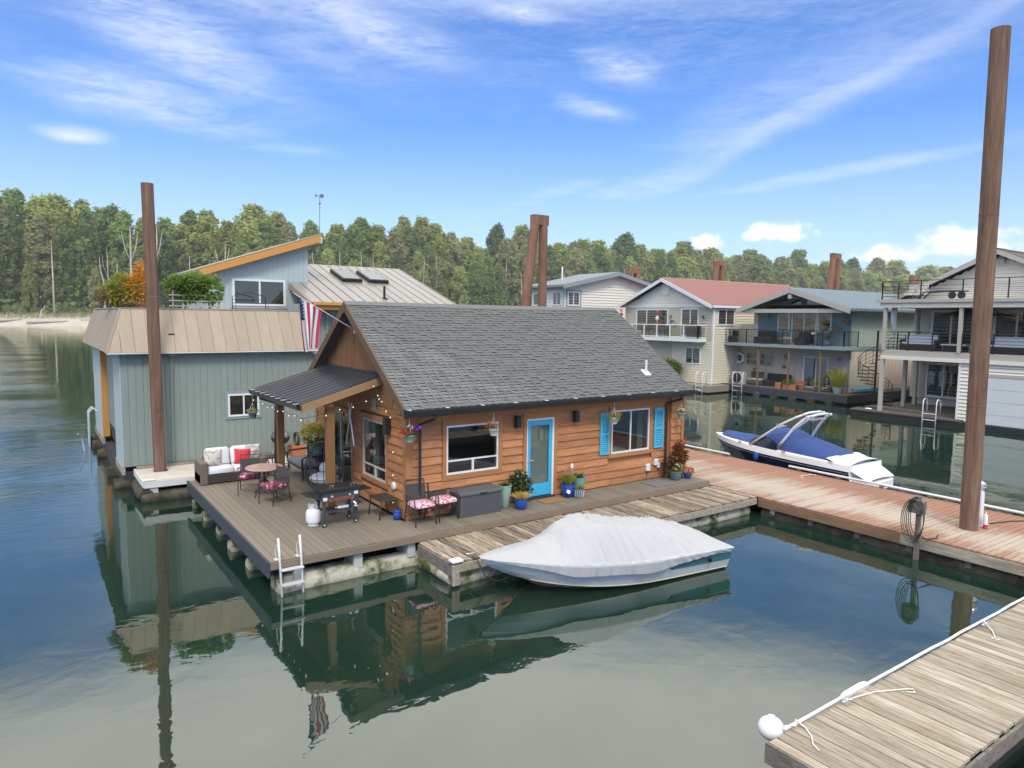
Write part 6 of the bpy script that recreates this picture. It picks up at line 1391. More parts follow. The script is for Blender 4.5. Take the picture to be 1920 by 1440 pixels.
# ------------------------------------------------------------------ the row of floating homes across the basin
def lapwall(pl, c, u0, u1, z0, zt, h=.19, th=.1):
    """horizontal lap siding courses under a top line zt(u) (constant or gable)"""
    b = MB(); zmax = max(zt(u0), zt(u1), *(zt(u0+(u1-u0)*i/20) for i in range(21))); n = max(1, round((zmax-z0)/h)); hh = (zmax-z0)/n
    for i in range(n):
        a, d = z0+i*hh, z0+(i+1)*hh; N = 48; us = [u0+(u1-u0)*k/N for k in range(N+1)]
        ok = [u for u in us if zt(u) >= a+.02]
        if len(ok) < 2: continue
        s, e = ok[0], ok[-1]
        ok2 = [u for u in us if zt(u) >= d-.02] or [(s+e)/2]*2
        s2, e2 = (ok2[0], ok2[-1])
        mk = (lambda u, q, z: (u, c-q, z)) if pl == 'Y' else (lambda u, q, z: (c-q, u, z))
        b.add([mk(s, -.04, a), mk(e, -.04, a), mk(s, .055, a), mk(e, .055, a), mk(s2, -.04, d), mk(e2, -.04, d), mk(s2, .004, d+.004), mk(e2, .004, d+.004)], [(0, 2, 3, 1), (4, 5, 7, 6), (0, 1, 5, 4), (2, 6, 7, 3), (0, 4, 6, 2), (1, 3, 7, 5)])
    return b
def shell(parent, x0, x1, y0, y1, z0, z1, m):
    b = MB(); b.box(x0, x1, y0, y1, z0, z1); return part('core', b, m, parent)
def ribroof(parent, m, x0, x1, ya, za, yr, zrr, name='roof', rib=.0, th=.14, both=True, lip=.0):
    """gable roof with its ridge along X at (yr,zrr); eave at ya on the near side"""
    yb = 2*yr-ya
    b = MB(); b.prism([(ya, za), (yr, zrr), (yb, za), (yb, za-th), (yr, zrr-th), (ya, za-th)], 'x', x0, x1); o = part(name, b, m, parent)
    if rib:
        g = MB(); x = x0+rib/2
        while x < x1:
            for (p, q) in (((ya-.01, za+.008), (yr, zrr+.008)), ((yb+.01, za+.008), (yr, zrr+.008))): g.tube([(x, *p), (x, *q)], .065, 4)
            x += rib
        part('roof_ribs', g, m, o, kind='stuff')
    c = MB(); c.prism([(yr-.16, zrr-.05), (yr, zrr+.05), (yr+.16, zrr-.05), (yr, zrr-.02)], 'x', x0, x1); part('ridge_cap', c, m, o)
    return o
def rakes(parent, m, x, ya, za, yr, zrr, h=.28):
    for s in (1, -1):
        f = (lambda y: y) if s == 1 else (lambda y: 2*yr-y)
        b = MB(); b.prism([(f(ya), za), (yr, zrr), (yr, zrr-h), (f(ya), za-h)], 'x', x-.05, x); part('rake_board', b, m, parent)
def rail(parent, name, m, pts, z, h, nb=0, bars=(), r=.022, post=1.5):
    t = MB(); t.tube([(x, y, z+h) for x, y in pts], r, 5); o = part(name, t, m, parent)
    for (x0, y0), (x1, y1) in zip(pts, pts[1:]):
        l = sqrt((x1-x0)**2+(y1-y0)**2); k = max(1, round(l/post))
        for i in range(k+1): x, y = x0+(x1-x0)*i/k, y0+(y1-y0)*i/k; b = MB(); b.box(x-r*1.3, x+r*1.3, y-r*1.3, y+r*1.3, z, z+h); part('rail_post', b, m, o)
    for f in bars: t = MB(); t.tube([(x, y, z+h*f) for x, y in pts], r*.6, 5); part('rail_bar', t, m, o)
    if nb:
        g = MB()
        for (x0, y0), (x1, y1) in zip(pts, pts[1:]):
            l = sqrt((x1-x0)**2+(y1-y0)**2); k = round(l/nb)
            for i in range(k): x, y = x0+(x1-x0)*(i+.5)/k, y0+(y1-y0)*(i+.5)/k; g.box(x-.008, x+.008, y-.008, y+.008, z+.08, z+h)
        part('balusters', g, m, o, kind='stuff')
    return o
def swim_ladder(x, y0, y1, label, top=1.15):
    o = thing('dock_ladder', label, 'ladder', (x, (y0+y1)/2, 0))
    for y in (y0, y1): b = MB(); b.tube([(x, y, -.6), (x, y, top-.15), (x+.12, y, top), (x+.35, y, top-.03), (x+.45, y, top-.2), (x+.45, y, .6)], .028, 6); part('rail', b, 'alu_white', o, smooth=True)
    for z in (-.1, .22, .54): b = MB(); b.tube([(x, y0, z), (x, y1, z)], .022, 6); part('rung', b, 'alu_white', o)
    return o
# --- beige home with red metal roof
be = thing('beige_house', 'beige two storey floating home with red metal roof and glass balcony', 'house', (44, 38, .5))
shell(be, 41.06, 55.9, 33.3, 42.2, .5, 6.2, 'lap_taupe')
part('wall', lapwall('X', 41, 33.2, 42.2, 3.7, lambda u: 6.3), 'lap_taupe', be)
part('wall', lapwall('X', 41, 33.2, 37.0, .6, lambda u: 3.7), 'lap_cream', be)
part('wall', lapwall('X', 42.2, 37.0, 42.2, .6, lambda u: 3.7), 'lap_taupe', be)
part('wall', lapwall('Y', 33.2, 41, 56, .6, lambda u: 6.3), 'lap_cream', be)
gy = lambda u: 6.25+max(0, (4.4-abs(u-37.9)))*.43
part('gable_wall', lapwall('X', 40.98, 33.5, 42.3, 6.32, gy, .16), 'lap_white', be)
b = MB(); b.pb('X', 41, 33.2, 42.3, 6.16, 6.34, 0, .06); part('band_board', b, 'vinyl_white', be)
b = MB(); b.box(40.95, 41.05, 33.14, 33.26, .55, 6.2); part('corner_board', b, 'vinyl_white', be)
ribroof(be, 'roof_red', 40.5, 57, 33.0, 6.32, 37.9, 8.42, rib=.42)
rakes(be, 'vinyl_white', 40.5, 33.0, 6.30, 37.9, 8.40, .26)
b = MB(); b.box(40.55, 57, 32.88, 33.0, 6.12, 6.28); part('gutter', b, 'vinyl_white', be)
b = MB(); b.tube([(40.95, 32.94, 6.12), (40.95, 33.1, 5.9), (40.95, 33.12, .7)], .06, 4); part('downspout', b, 'vinyl_white', be)
b = MB(); b.lathe(0, 0, [(.42, 0), (.42, .05), (.30, .06), (.28, .03)], 20, M=M4((40.94, 37.8, 7.50), 0, 0, -pi/2)); part('gable_vent', b, 'vinyl_white', be, auto=40)
b = MB(); b.tube([(51.5, 34.6, 7.0), (51.5, 34.6, 7.5)], .05, 6); part('vent_pipe', b, 'grey_metal', be)
window(be, 'X', 40.97, 37.5, 40.9, 4.25, 6.05, 'vinyl_white', 'glass_dark', .09, (38.6, 39.75))
window(be, 'X', 40.97, 34.5, 36.2, 4.0, 6.10, 'vinyl_white', 'glass_dark', .10, (35.3,))
window(be, 'X', 40.97, 34.2, 35.65, 1.95, 3.22, 'vinyl_white', 'glass_dark', .09, (34.95,))
window(be, 'Y', 33.17, 41.4, 43.3, 4.85, 6.05, 'vinyl_white', 'glass_dark', .09, (42.35,))
window(be, 'Y', 33.17, 48.0, 49.0, 4.85, 6.0, 'vinyl_white', 'glass_dark', .09)
b = MB(); b.pb('X', 42.18, 37.5, 41.4, .3, 3.1, 0, .05); part('garage_door', b, 'garage_white', be)
b = MB(); b.box(40.0, 41, 33.75, 41.9, 3.62, 3.88); part('balcony', b, 'vinyl_white', be)
gr_ = rail(be, 'balcony_rail', 'vinyl_white', [(40.08, 41.8), (40.08, 33.8), (41, 33.8)], 3.88, .95, 0, (.08,), .035, 1.3)
b = MB(); b.box(40.075, 40.085, 33.85, 41.8, 4.0, 4.78); part('glass_panel', b, 'glass_clear', gr_)
for y in (37.2, 34.1): b = MB(); b.bbox(40.86, 40.96, y-.08, y+.08, 5.35, 5.6, .02); part('wall_lamp', b, 'brass', be)
b = MB(); b.box(39.6, 57, 32.4, 42.4, .1, .55); part('float_deck', b, 'weathered', be)
b = MB(); b.box(39.7, 57, 32.5, 42.3, -.3, .1); part('float_core', b, 'float_dark', be)
gl_ = thing('covered_barbecue', 'dark covered barbecue on the beige home balcony', 'barbecue', (40.5, 34.6, 3.88)); b = MB(); b.bbox(40.25, 40.75, 34.0, 35.1, 3.89, 4.8, .08); b.bbox(40.3, 40.7, 34.3, 34.9, 4.8, 5.05, .12); part('cover', b, 'skirt', gl_)
for y, lb in ((39.4, 'dark chair on the beige home balcony, left one'), (38.2, 'dark chair on the beige home balcony, middle one beside the windows'), (37.4, 'dark chair on the beige home balcony nearest the red planter')):
    t_ = thing('balcony_chair', lb, 'chair', (40.5, y, 3.88), 'chairs on the beige balcony'); b = MB(); b.bbox(40.25, 40.75, y-.25, y+.25, 4.26, 4.33, .02); part('seat', b, 'black_metal', t_); b = MB(); b.bbox(40.7, 40.77, y-.25, y+.25, 4.33, 4.75, .02); part('backrest', b, 'black_metal', t_)
    for dx in (.28, .72):
        for dy in (-.22, .22): b = MB(); b.tube([(40+dx, y+dy, 3.885), (40+dx, y+dy, 4.27)], .015, 5); part('leg', b, 'black_metal', t_)
o = plant('balcony_planter', 'small red planter at a post of the beige balcony', 'planter', (40.25, 36.8, 3.885)); pot(o, (40.25, 36.8, 3.885), .13, .35, 'pot_red'); leaves(o, 'foliage', 'leaf_plant', (40.25, 36.8, 4.3), (.15, .15, .12), 60, .08, .03)
o = plant('potted_palm', 'bushy bright green plant in a red pot at the beige wall corner', 'potted plant', (39.95, 36.3, .55)); pot(o, (39.95, 36.3, .55), .26, .55, 'pot_red'); leaves(o, 'foliage', 'leaf_bright', (39.95, 36.3, 1.6), (.65, .65, .62), 420, .42, .06); leaves(o, 'foliage', 'leaf_plant', (39.95, 36.3, 1.5), (.55, .55, .55), 160, .4, .06)
hl = thing('hanging_lanterns', 'vertical string of red and white paper lanterns at the left end of the beige balcony', 'lantern', (40.2, 41.9, 4.6))
for i in range(4): b = MB(); b.lathe(40.2, 41.9, [(.10, 0), (.14, .08), (.14, .22), (.10, .30)], 10, 4.6+i*.42); part('lantern', b, 'pot_red' if i % 2 == 0 else 'cushion_pink', hl)
hl = thing('wall_lantern', 'red and white hanging lantern strip in front of the left beige windows', 'lantern', (40.6, 38.3, 4.7))
for i in range(3): b = MB(); b.lathe(40.6, 38.3, [(.10, 0), (.13, .08), (.13, .22), (.10, .30)], 8, 4.75+i*.42); part('lantern', b, 'pot_red' if i != 1 else 'pot_white', hl)
fo = thing('metal_ornament', 'grey curled metal wall ornament between the beige upper windows', 'wall ornament', (40.9, 36.8, 4.9)); b = MB(); ro = random.Random(2)
for i in range(7): a = ro.uniform(0, 6); b.tube([(40.93, 36.85+.45*cos(a+k*.5)*(1-k*.1), 4.95+.28*sin(a+k*.7)*(1-k*.08)) for k in range(6)], .018, 4)
part('scrolls', b, 'grey_metal', fo)
swim_ladder(39.45, 32.7, 33.3, 'white swim ladder between the beige and the teal floating homes', 1.5)
# --- teal and tan home
te = thing('teal_house', 'teal and tan floating home with teal metal roof and dark railed balcony', 'house', (48, 28, .5))
shell(te, 44.06, 59.5, 24.7, 32.0, .5, 6.2, 'batten_tan')
def batten(pl, c, u0, u1, z0, z1, w=.42): 
    b = MB(); b.pb(pl, c, u0, u1, z0, z1, -.06, 0); n = round((u1-u0)/w)
    for i in range(n+1): u = u0+(u1-u0)*i/n; b.pb(pl, c, u-.025, u+.025, z0, z1, .0, .022)
    return b
part('wall', batten('X', 44, 24.6, 34.6, .6, 3.45, .55), 'batten_tan', te)
b = MB(); b.pb('X', 44, 24.6, 31.6, 3.45, 6.3, -.06, 0); part('wall', b, 'slate_wall', te)
part('wall', batten('Y', 24.58, 44, 59.5, .6, 3.35, .50), 'batten_tan', te)
part('wall', batten('Y', 24.58, 44.05, 59.5, 3.62, 6.2, .30), 'batten_green', te)
b = MB(); b.pb('Y', 24.58, 44, 59.5, 3.35, 3.62, 0, .05); part('band_board', b, 'slate_wall', te)
part('wall', batten('X', 44, 31.6, 34.6, 3.4, 5.0, .5), 'lap_cream', te)
b = MB(); b.box(44.0, 50, 34.5, 34.6, .6, 5.0); part('wall', b, 'batten_tan', te)
YR, ZR_, YE, ZE = 27.95, 7.42, 23.7, 6.05
b = MB(); b.prism([(24.6, 6.1), (31.4, 6.1), (YR, ZR_-.35)], 'x', 44.0, 44.06); part('gable_wall', b, 'slate_wall', te)
ribroof(te, 'roof_teal', 42.2, 60.5, YE, ZE, YR, ZR_, rib=.5); rakes(te, 'taupe_trim', 42.2, YE, ZE-.02, YR, ZR_-.02, .30)
b = MB(); b.box(42.3, 42.5, 24.2, 31.7, 5.78, 6.04); part('beam', b, 'taupe_trim', te)
b = MB(); b.box(42.2, 43.9, YR-.13, YR+.13, 6.72, 7.02); part('beam', b, 'taupe_trim', te)
for y in (24.3, 31.4): b = MB(); b.box(42.25, 43.95, y-.1, y+.1, 5.8, 6.03); part('beam', b, 'taupe_trim', te)
for q in ([(29.45, 6.32), (28.1, 6.32), (28.1, 6.86)], [(27.8, 6.32), (26.45, 6.32), (27.8, 6.86)]):
    b = MB(); b.prism([(y, z) for y, z in q], 'x', 43.93, 44.0); f_ = part('window', b, 'slate_trim', te); cy, cz = sum(y for y, z in q)/3, sum(z for y, z in q)/3
    b = MB(); b.prism([(cy+(y-cy)*.76, cz+(z-cz)*.72) for y, z in q], 'x', 43.915, 43.928); part('pane', b, 'glass_dark', f_)
window(te, 'X', 43.98, 29.0, 29.95, 4.5, 5.9, 'vinyl_white', 'glass_dark', .09); window(te, 'X', 43.98, 25.9, 26.9, 4.5, 5.9, 'vinyl_white', 'glass_dark', .09)
window(te, 'X', 43.98, 26.95, 28.85, 3.62, 5.88, 'vinyl_white', 'glass_dark', .09, (27.9,))
window(te, 'X', 43.98, 25.95, 27.8, .72, 2.85, 'vinyl_white', 'glass_sky', .10, (26.85,))
for a in (30.3, 31.45, 32.6): window(te, 'X', 43.98, a, a+1.0, 1.95, 2.9, 'taupe_trim', 'glass_dark', .07, (), [(2.42, a, a+1)])
b = MB(); b.box(42.25, 44, 24.0, 34.3, 3.42, 3.62); part('balcony', b, 'slate_trim', te)
rail(te, 'balcony_rail', 'black_metal', [(42.32, 34.2), (42.32, 24.05), (43.95, 24.05)], 3.62, .98, .125, (.1,), .022, 1.55)
for y in (33.8, 30.3, 27.9, 25.6): b = MB(); b.box(42.34, 42.44, y-.05, y+.05, .62, 3.42); part('post', b, 'wood_mid', te)
b = MB(); b.box(42.1, 60, 23.55, 24.58, .48, .62); b.box(42.1, 44.05, 24.58, 34.8, .48, .62); part('deck', b, 'deck_dark', te)
b = MB(); b.box(42.05, 42.10, 23.5, 34.8, .12, .60); b.box(42.10, 60, 23.5, 23.55, .12, .60); part('rim_board', b, 'deck_rim', te)
b = MB(); b.box(42.4, 60, 23.8, 34.7, -.3, .45); part('float_core', b, 'float_dark', te)
for y in (24.6, 25.9, 27.2, 28.6, 30.0, 31.4, 33.0, 34.2): b = MB(); b.tube([(41.85, y, .06), (43.5, y, .05)], .22, 9); part('float_log', b, 'log_dark', te, auto=50)
for y, z in ((30.75, 5.6), (24.95, 5.6), (29.2, 2.75), (25.25, 2.75)): b = MB(); b.bbox(43.85, 43.97, y-.1, y+.1, z-.15, z+.15, .02); part('wall_lamp', b, 'slate_trim', te)
b = MB(); b.tube([(43.9, 24.5, 6.0), (43.9, 24.52, .65)], .06, 4); part('downspout', b, 'slate_wall', te)
b = MB(); b.tube([(51.5, 26.6, 6.9), (51.5, 26.6, 7.55)], .06, 6); part('vent_pipe', b, 'vinyl_white', te)
def wallbasket(x, y, z, label): 
    o = thing('wall_basket', label, 'hanging basket', (x, y, z)); b = MB(); b.lathe(x, y, [(.06, -.1), (.15, .0), (.18, .1), (.15, .1)], 10, z); part('pot', b, 'pot_terracotta', o); leaves(o, 'foliage', 'leaf_olive', (x, y, z+.15), (.2, .2, .09), 60, .08, .03)
    b = MB(); b.tube([(x, y, z), (x, y, z+.7)], .008, 4); part('hook', b, 'black_metal', o)
for y, z, lb in ((26.3, 5.0, 'terracotta wall basket in front of the right upper teal window'), (25.45, 4.72, 'low terracotta wall basket right of the upper teal window'), (24.85, 5.15, 'small terracotta basket near the corner of the teal wall'), (28.65, 2.05, 'hanging basket on the tan wall left of the sliding door'), (31.0, 1.75, 'hanging basket on the porch post below the triple windows'), (25.45, 1.75, 'hanging basket right of the tan sliding door'), (33.6, 2.1, 'hanging basket on the leftmost porch post of the teal home')): wallbasket(43.75 if z > 3 else 43.0, y, z, lb)
o = plant('window_box', 'red box of green plants and orange flowers on the dark deck of the teal home', 'planter', (42.6, 28.0, .62)); b = MB(); b.bbox(42.4, 42.75, 27.3, 28.3, .625, .95, .02); part('box', b, 'pot_terracotta', o); leaves(o, 'foliage', 'leaf_bright', (42.57, 27.9, 1.1), (.2, .55, .2), 260, .12, .035)
o = plant('flower_pot', 'terracotta pot of orange flowers right of the red planter box', 'planter', (42.6, 27.0, .62)); pot(o, (42.6, 27.0, .625), .2, .34, 'pot_terracotta'); leaves(o, 'bloom', 'bloom_orange', (42.6, 27.0, 1.05), (.28, .3, .18), 70, .07, .03, 'bloom')
o = plant('flower_pot', 'terracotta cube pot left of the red planter box', 'planter', (42.6, 28.7, .62)); b = MB(); b.bbox(42.42, 42.78, 28.5, 28.9, .625, 1.0, .02); part('pot', b, 'pot_terracotta', o)
o = plant('tall_grass_pot', 'tall feathery green grass in a pot at the corner of the teal home deck', 'planter', (42.8, 24.6, .62)); pot(o, (42.8, 24.6, .625), .3, .4, 'pot_sage'); leaves(o, 'foliage', 'leaf_lime', (42.8, 24.6, 1.0), (.7, .7, 1.5), 320, .25, .014, 'spike'); leaves(o, 'foliage', 'leaf_plant', (43.3, 25.1, 1.3), (.5, .5, .9), 300, .25, .03)
o = plant('low_shrub_pot', 'low yellow green shrub by the porch post of the teal home', 'planter', (42.7, 25.9, .62)); pot(o, (42.7, 25.9, .625), .25, .3, 'pot_slate'); leaves(o, 'foliage', 'leaf_lime', (42.7, 25.9, 1.15), (.4, .45, .3), 220, .12, .03)
o = plant('balcony_tree', 'small leafy tree in a pot on the right end of the teal balcony', 'planter', (42.9, 25.6, 3.62)); pot(o, (42.9, 25.6, 3.625), .22, .4, 'pot_slate'); leaves(o, 'foliage', 'leaf_plant', (42.9, 25.6, 4.45), (.45, .45, .5), 300, .12, .035)
hp_ = thing('heat_pump', 'grey outdoor heat pump unit with round fan grille on the teal home deck', 'heat pump', (42.9, 32.2, .62)); b = MB(); b.bbox(42.7, 43.1, 31.7, 32.75, .63, 1.5, .03); part('case', b, 'ac_grey', hp_); b = MB(); b.lathe(0, 0, [(.36, 0), (.36, .02), (.30, .03), (.10, .03), (.08, .05)], 20, M=M4((42.70, 32.25, 1.06), 0, 0, -pi/2)); part('fan_grille', b, 'black_metal', hp_)
lb_ = thing('life_ring', 'white round life ring on the tan wall above the heat pump', 'life ring', (43.9, 34.0, 2.5)); b = MB(); b.tube([(43.9, 33.0+.34*cos(a*pi/12), 2.45+.34*sin(a*pi/12)) for a in range(24)], .11, 8, True); part('ring', b, 'gel_white', lb_, smooth=True)
st = thing('garden_sofa', 'dark wicker sofa against the tan wall of the teal home', 'sofa', (43.5, 29.5, .62)); b = MB(); b.bbox(43.1, 43.8, 28.6, 30.4, .63, 1.05, .04); part('seat', b, 'wicker_black', st); b = MB(); b.bbox(43.65, 43.9, 28.6, 30.4, 1.05, 1.5, .04); part('backrest', b, 'wicker_black', st)
for y, lb in ((31.2, 'pale metal deck chair beside the dark wicker sofa across the water'), (30.6, 'green cushioned metal chair at the patio table of the teal home'), (33.4, 'metal chair behind the heat pump at the teal home')):
    t_ = thing('deck_chair', lb, 'chair', (43, y, .62)); b = MB(); b.bbox(42.8, 43.25, y-.24, y+.24, 1.02, 1.1, .02); part('seat', b, 'leaf_olive' if False else 'cushion_paisley', t_); b = MB(); b.bbox(43.22, 43.28, y-.24, y+.24, 1.1, 1.6, .02); part('backrest', b, 'mesh_sling', t_)
    for dx in (.82, 1.22):
        for dy in (-.22, .22): b = MB(); b.tube([(42+dx, y+dy, .63), (42+dx, y+dy, 1.03)], .018, 5); part('leg', b, 'chair_metal', t_)
for y, l, lb in ((33.2, .9, 'black covered grill on the left end of the teal balcony'), (30.3, 1.4, 'dark sofa on the teal balcony behind the railing'), (27.4, .8, 'dark chair on the teal balcony in front of the sliding door')):
    t_ = thing('balcony_furniture', lb, 'furniture', (43, y, 3.62)); b = MB(); b.bbox(42.7, 43.3, y-l/2, y+l/2, 3.63, 4.1, .04); part('seat', b, 'wicker_black', t_); b = MB(); b.bbox(43.2, 43.4, y-l/2, y+l/2, 4.1, 4.5, .04); part('backrest', b, 'wicker_black', t_)
t_ = thing('balcony_table', 'small table with white dishes on the teal balcony', 'table', (42.9, 26.5, 3.62)); b = MB(); b.box(42.6, 43.2, 26.15, 26.85, 4.32, 4.36); part('tabletop', b, 'black_metal', t_); b = MB(); b.tube([(42.9, 26.5, 3.63), (42.9, 26.5, 4.32)], .04, 6); part('pedestal', b, 'black_metal', t_)
b = MB(); b.lathe(42.85, 26.5, [(.12, 0), (.16, .12), (.10, .14)], 10, 4.362); single('bowl', b, 'gel_white', 'white bowl on the small table of the teal balcony', 'bowl')
o = plant('balcony_flowers', 'tub of pale flowers on the floor of the teal balcony', 'planter', (42.6, 28.4, 3.62)); pot(o, (42.6, 28.4, 3.625), .2, .25, 'pot_terracotta'); leaves(o, 'bloom', 'bloom_white', (42.6, 28.4, 3.98), (.35, .4, .16), 60, .06, .03, 'bloom')
pb_ = thing('paddle_board', 'bright blue paddle board lying on the deck beside the spiral stair', 'paddle board', (44.6, 24.0, .7)); b = MB()
pr = [(0, .02), (.06, .22), (.3, .34), (.6, .36), (.85, .28), (1, .06)]
pts = [(43.6+3.2*a, 24.0+w_) for a, w_ in pr]+[(43.6+3.2*a, 24.0-w_) for a, w_ in reversed(pr)]; b.prism(pts, 'z', .78, .92); part('board', b, 'shutter_blue', pb_); b = MB(); b.prism([(x, 24+(y-24)*.8) for x, y in pts if x > 45.9], 'z', .921, .925); part('deck_pad', b, 'sticker', pb_)
swim_ladder(41.9, 31.2, 32.0, 'white swim ladder at the edge of the dark teal home deck', 1.5)
# --- cream home with the roof terrace and garage
cr = thing('terrace_house', 'cream floating home with two terraces, garage and gabled top floor on the right', 'house', (43, 15, .4))
shell(cr, 43.06, 58, 4, 19.8, .5, 6.1, 'lap_taupe')
part('wall', lapwall('X', 43, 10, 20.2, .9, lambda u: 6.2), 'lap_taupe', cr)
part('wall', lapwall('X', 39.0, 2, 15.95, .1, lambda u: 3.25), 'lap_white', cr)
part('wall', lapwall('Y', 15.96, 39.0, 43, .3, lambda u: 3.25), 'lap_white', cr) if False else None
b = MB(); b.box(39.05, 43.1, 15.9, 15.96, .3, 3.25); part('wall', b, 'lap_white', cr)
b = MB(); b.box(38.93, 39.0, 15.9, 16.0, .3, 3.25); part('corner_board', b, 'vinyl_white', cr)
b = MB(); b.pb('X', 38.96, 9, 14.7, .12, 2.6, 0, .02); gd = part('garage_door', b, 'garage_white', cr)
for i in range(4): b = MB(); b.pb('X', 38.94, 9, 14.7, .14+i*.62, .74+i*.62, .0, .02); part('door_panel', b, 'garage_white', gd)
b = MB(); b.pb('X', 38.96, 9, 14.9, 2.6, 2.75, 0, .06); part('garage_trim', b, 'taupe_trim', cr)
b = MB(); b.box(38.85, 43.1, 2, 19.95, 3.22, 3.40); part('beam', b, 'lap_white', cr)
b = MB(); b.box(38.9, 43.1, 2, 19.9, 3.40, 3.70); part('terrace_floor', b, 'taupe_trim', cr)
b = MB(); b.box(38.7, 58, 2, 20.3, 6.28, 6.46); part('roof_terrace', b, 'taupe_trim', cr)
b = MB(); b.box(38.8, 43, 2, 20.1, 6.02, 6.28); part('beam', b, 'lap_white', cr)
for y in (19.85, 16.05, 11.6): b = MB(); b.box(38.86, 39.02, y-.08, y+.08, 3.70, 6.02); part('post', b, 'taupe_trim', cr)
for x, y in ((38.95, 19.85), (41.0, 19.6), (42.6, 19.75)): b = MB(); b.box(x-.09, x+.09, y-.09, y+.09, .3, 3.22); part('post', b, 'taupe_trim', cr)
rail(cr, 'terrace_rail', 'black_metal', [(43, 19.8), (38.98, 19.8), (38.98, 16.15)], 3.70, 1.0, 0, (.15, .32, .49, .66, .83), .02, 1.4)
rail(cr, 'terrace_rail', 'black_metal', [(38.98, 15.95), (38.98, 2)], 3.70, 1.0, 0, (.15, .32, .49, .66, .83), .02, 1.4)
rail(cr, 'roof_rail', 'black_metal', [(46, 20.1), (38.95, 20.1), (38.95, 2)], 6.46, .98, 0, (.18, .36, .54, .72), .02, 2.0)
for a in (17.4, 19.35): pass
window(cr, 'X', 42.97, 17.35, 19.35, .95, 2.95, 'vinyl_white', 'glass_dark', .11, (18.4,))
window(cr, 'X', 42.97, 16.9, 19.25, 3.85, 5.95, 'vinyl_white', 'glass_dark', .12, (18.2,)); window(cr, 'X', 42.97, 14.0, 16.1, 3.85, 5.95, 'vinyl_white', 'glass_dark', .12, (15.0,)); window(cr, 'X', 42.97, 10.6, 13.2, 3.85, 5.95, 'vinyl_white', 'glass_dark', .12, (11.9,))
b = MB(); b.box(39.3, 43, 16.0, 20.9, .30, .46)
part('deck', b, 'deck_dark', cr)
for i in range(4): b = MB(); b.box(38.45+i*.24, 38.68+i*.24, 15.6, 21.3, .26+.01*i, .32+.01*i); part('deck_plank', b, 'deck_dark', cr)
b = MB(); b.box(38.5, 58, 2, 21.2, -.3, .25); part('float_core', b, 'float_dark', cr)
YG, ZG = 15.6, 9.0
part('gable_wall', lapwall('X', 42.0, 10.6, 20.6, 6.47, lambda u: 9.0-abs(u-YG)*.47-.2, .20), 'lap_white', cr)
shell(cr, 42.06, 56, 11, 20.2, 6.46, 6.6, 'lap_white')
ribroof(cr, 'shingle_brown', 41.4, 58, 20.8, 9.08-5.2*.47, YG, 9.08, rib=0); rakes(cr, 'taupe_trim', 41.4, 20.8, 9.05-5.2*.47, YG, 9.05, .24)
b = MB(); b.bbox(41.7, 41.95, 15.35, 15.6, 8.35, 8.6, .03); part('security_lamp', b, 'ac_grey', cr)
b = MB()
for i in range(5): b.tube([(41.6, 15.2-i*.75, 9.0-i*.35), (57, 15.2-i*.75, 9.0-i*.35)], .03, 4)
part('roof_rods', b, 'alu', cr, kind='stuff')
def settee(x, y, l, z, label):
    t_ = thing('terrace_settee', label, 'sofa', (x, y, z)); b = MB(); b.bbox(x-.4, x+.4, y-l/2, y+l/2, z+.02, z+.36, .04); part('base', b, 'wicker_black', t_)
    b = MB(); b.bbox(x-.38, x+.3, y-l/2+.12, y+l/2-.12, z+.365, z+.48, .04); part('cushion', b, 'cushion_white', t_); b = MB(); b.bbox(x+.2, x+.42, y-l/2, y+l/2, z+.37, z+.82, .04); part('backrest', b, 'wicker_black', t_); b = MB(); b.bbox(x+.08, x+.2, y-l/2+.12, y+l/2-.12, z+.485, z+.86, .04); part('back_cushion', b, 'cushion_white', t_)
    for s in (-1, 1): b = MB(); b.bbox(x-.38, x+.3, y+s*(l/2-.06)-.06, y+s*(l/2-.06)+.06, z+.37, z+.60, .03); part('arm', b, 'wicker_black', t_)
settee(40.4, 18.6, 1.9, 3.70, 'black wicker settee with white cushions at the left end of the middle terrace')
settee(40.4, 14.3, 1.8, 3.70, 'black wicker settee with white cushions just right of the tall pile on the terrace'); settee(40.2, 12.6, 1.3, 3.70, 'black wicker armchair with white cushion at the right edge of the terrace')
t_ = thing('coffee_table', 'low pale table in front of the sliding door on the middle terrace', 'table', (40.6, 16.9, 3.7)); b = MB(); b.box(40.2, 41.0, 16.3, 17.5, 4.05, 4.1); part('tabletop', b, 'gel_white', t_); b = MB(); b.box(40.3, 40.9, 16.4, 17.4, 3.705, 4.05); part('base', b, 'wicker_black', t_)
t_ = thing('parasol', 'dark open parasol under the roof terrace', 'parasol', (41.6, 16.9, 3.7)); b = MB(); b.tube([(41.6, 16.9, 3.7), (41.6, 16.9, 5.9)], .03, 6); part('pole', b, 'black_metal', t_); b = MB(); b.lathe(41.6, 16.9, [(1.5, 5.62-3.7), (.8, 5.8-3.7), (.05, 5.96-3.7)], 10, 3.7); part('canopy', b, 'umbrella_dark', t_)
for x, y, lb in ((39.6, 19.7, 'tied striped curtain at the left corner post of the terrace'), (42.3, 19.7, 'tied dark curtain near the wall of the terrace')):
    t_ = thing('tied_curtain', lb, 'curtain', (x, y, 4.6)); b = MB(); b.tube([(x, y, 6.0), (x-.04, y, 5.3), (x+.1, y, 4.8), (x+.16, y, 4.55)], [.16, .15, .10, .05], 8); part('drape', b, 'fabric_sheet' if x < 40 else 'curtain_grey', t_, smooth=True)
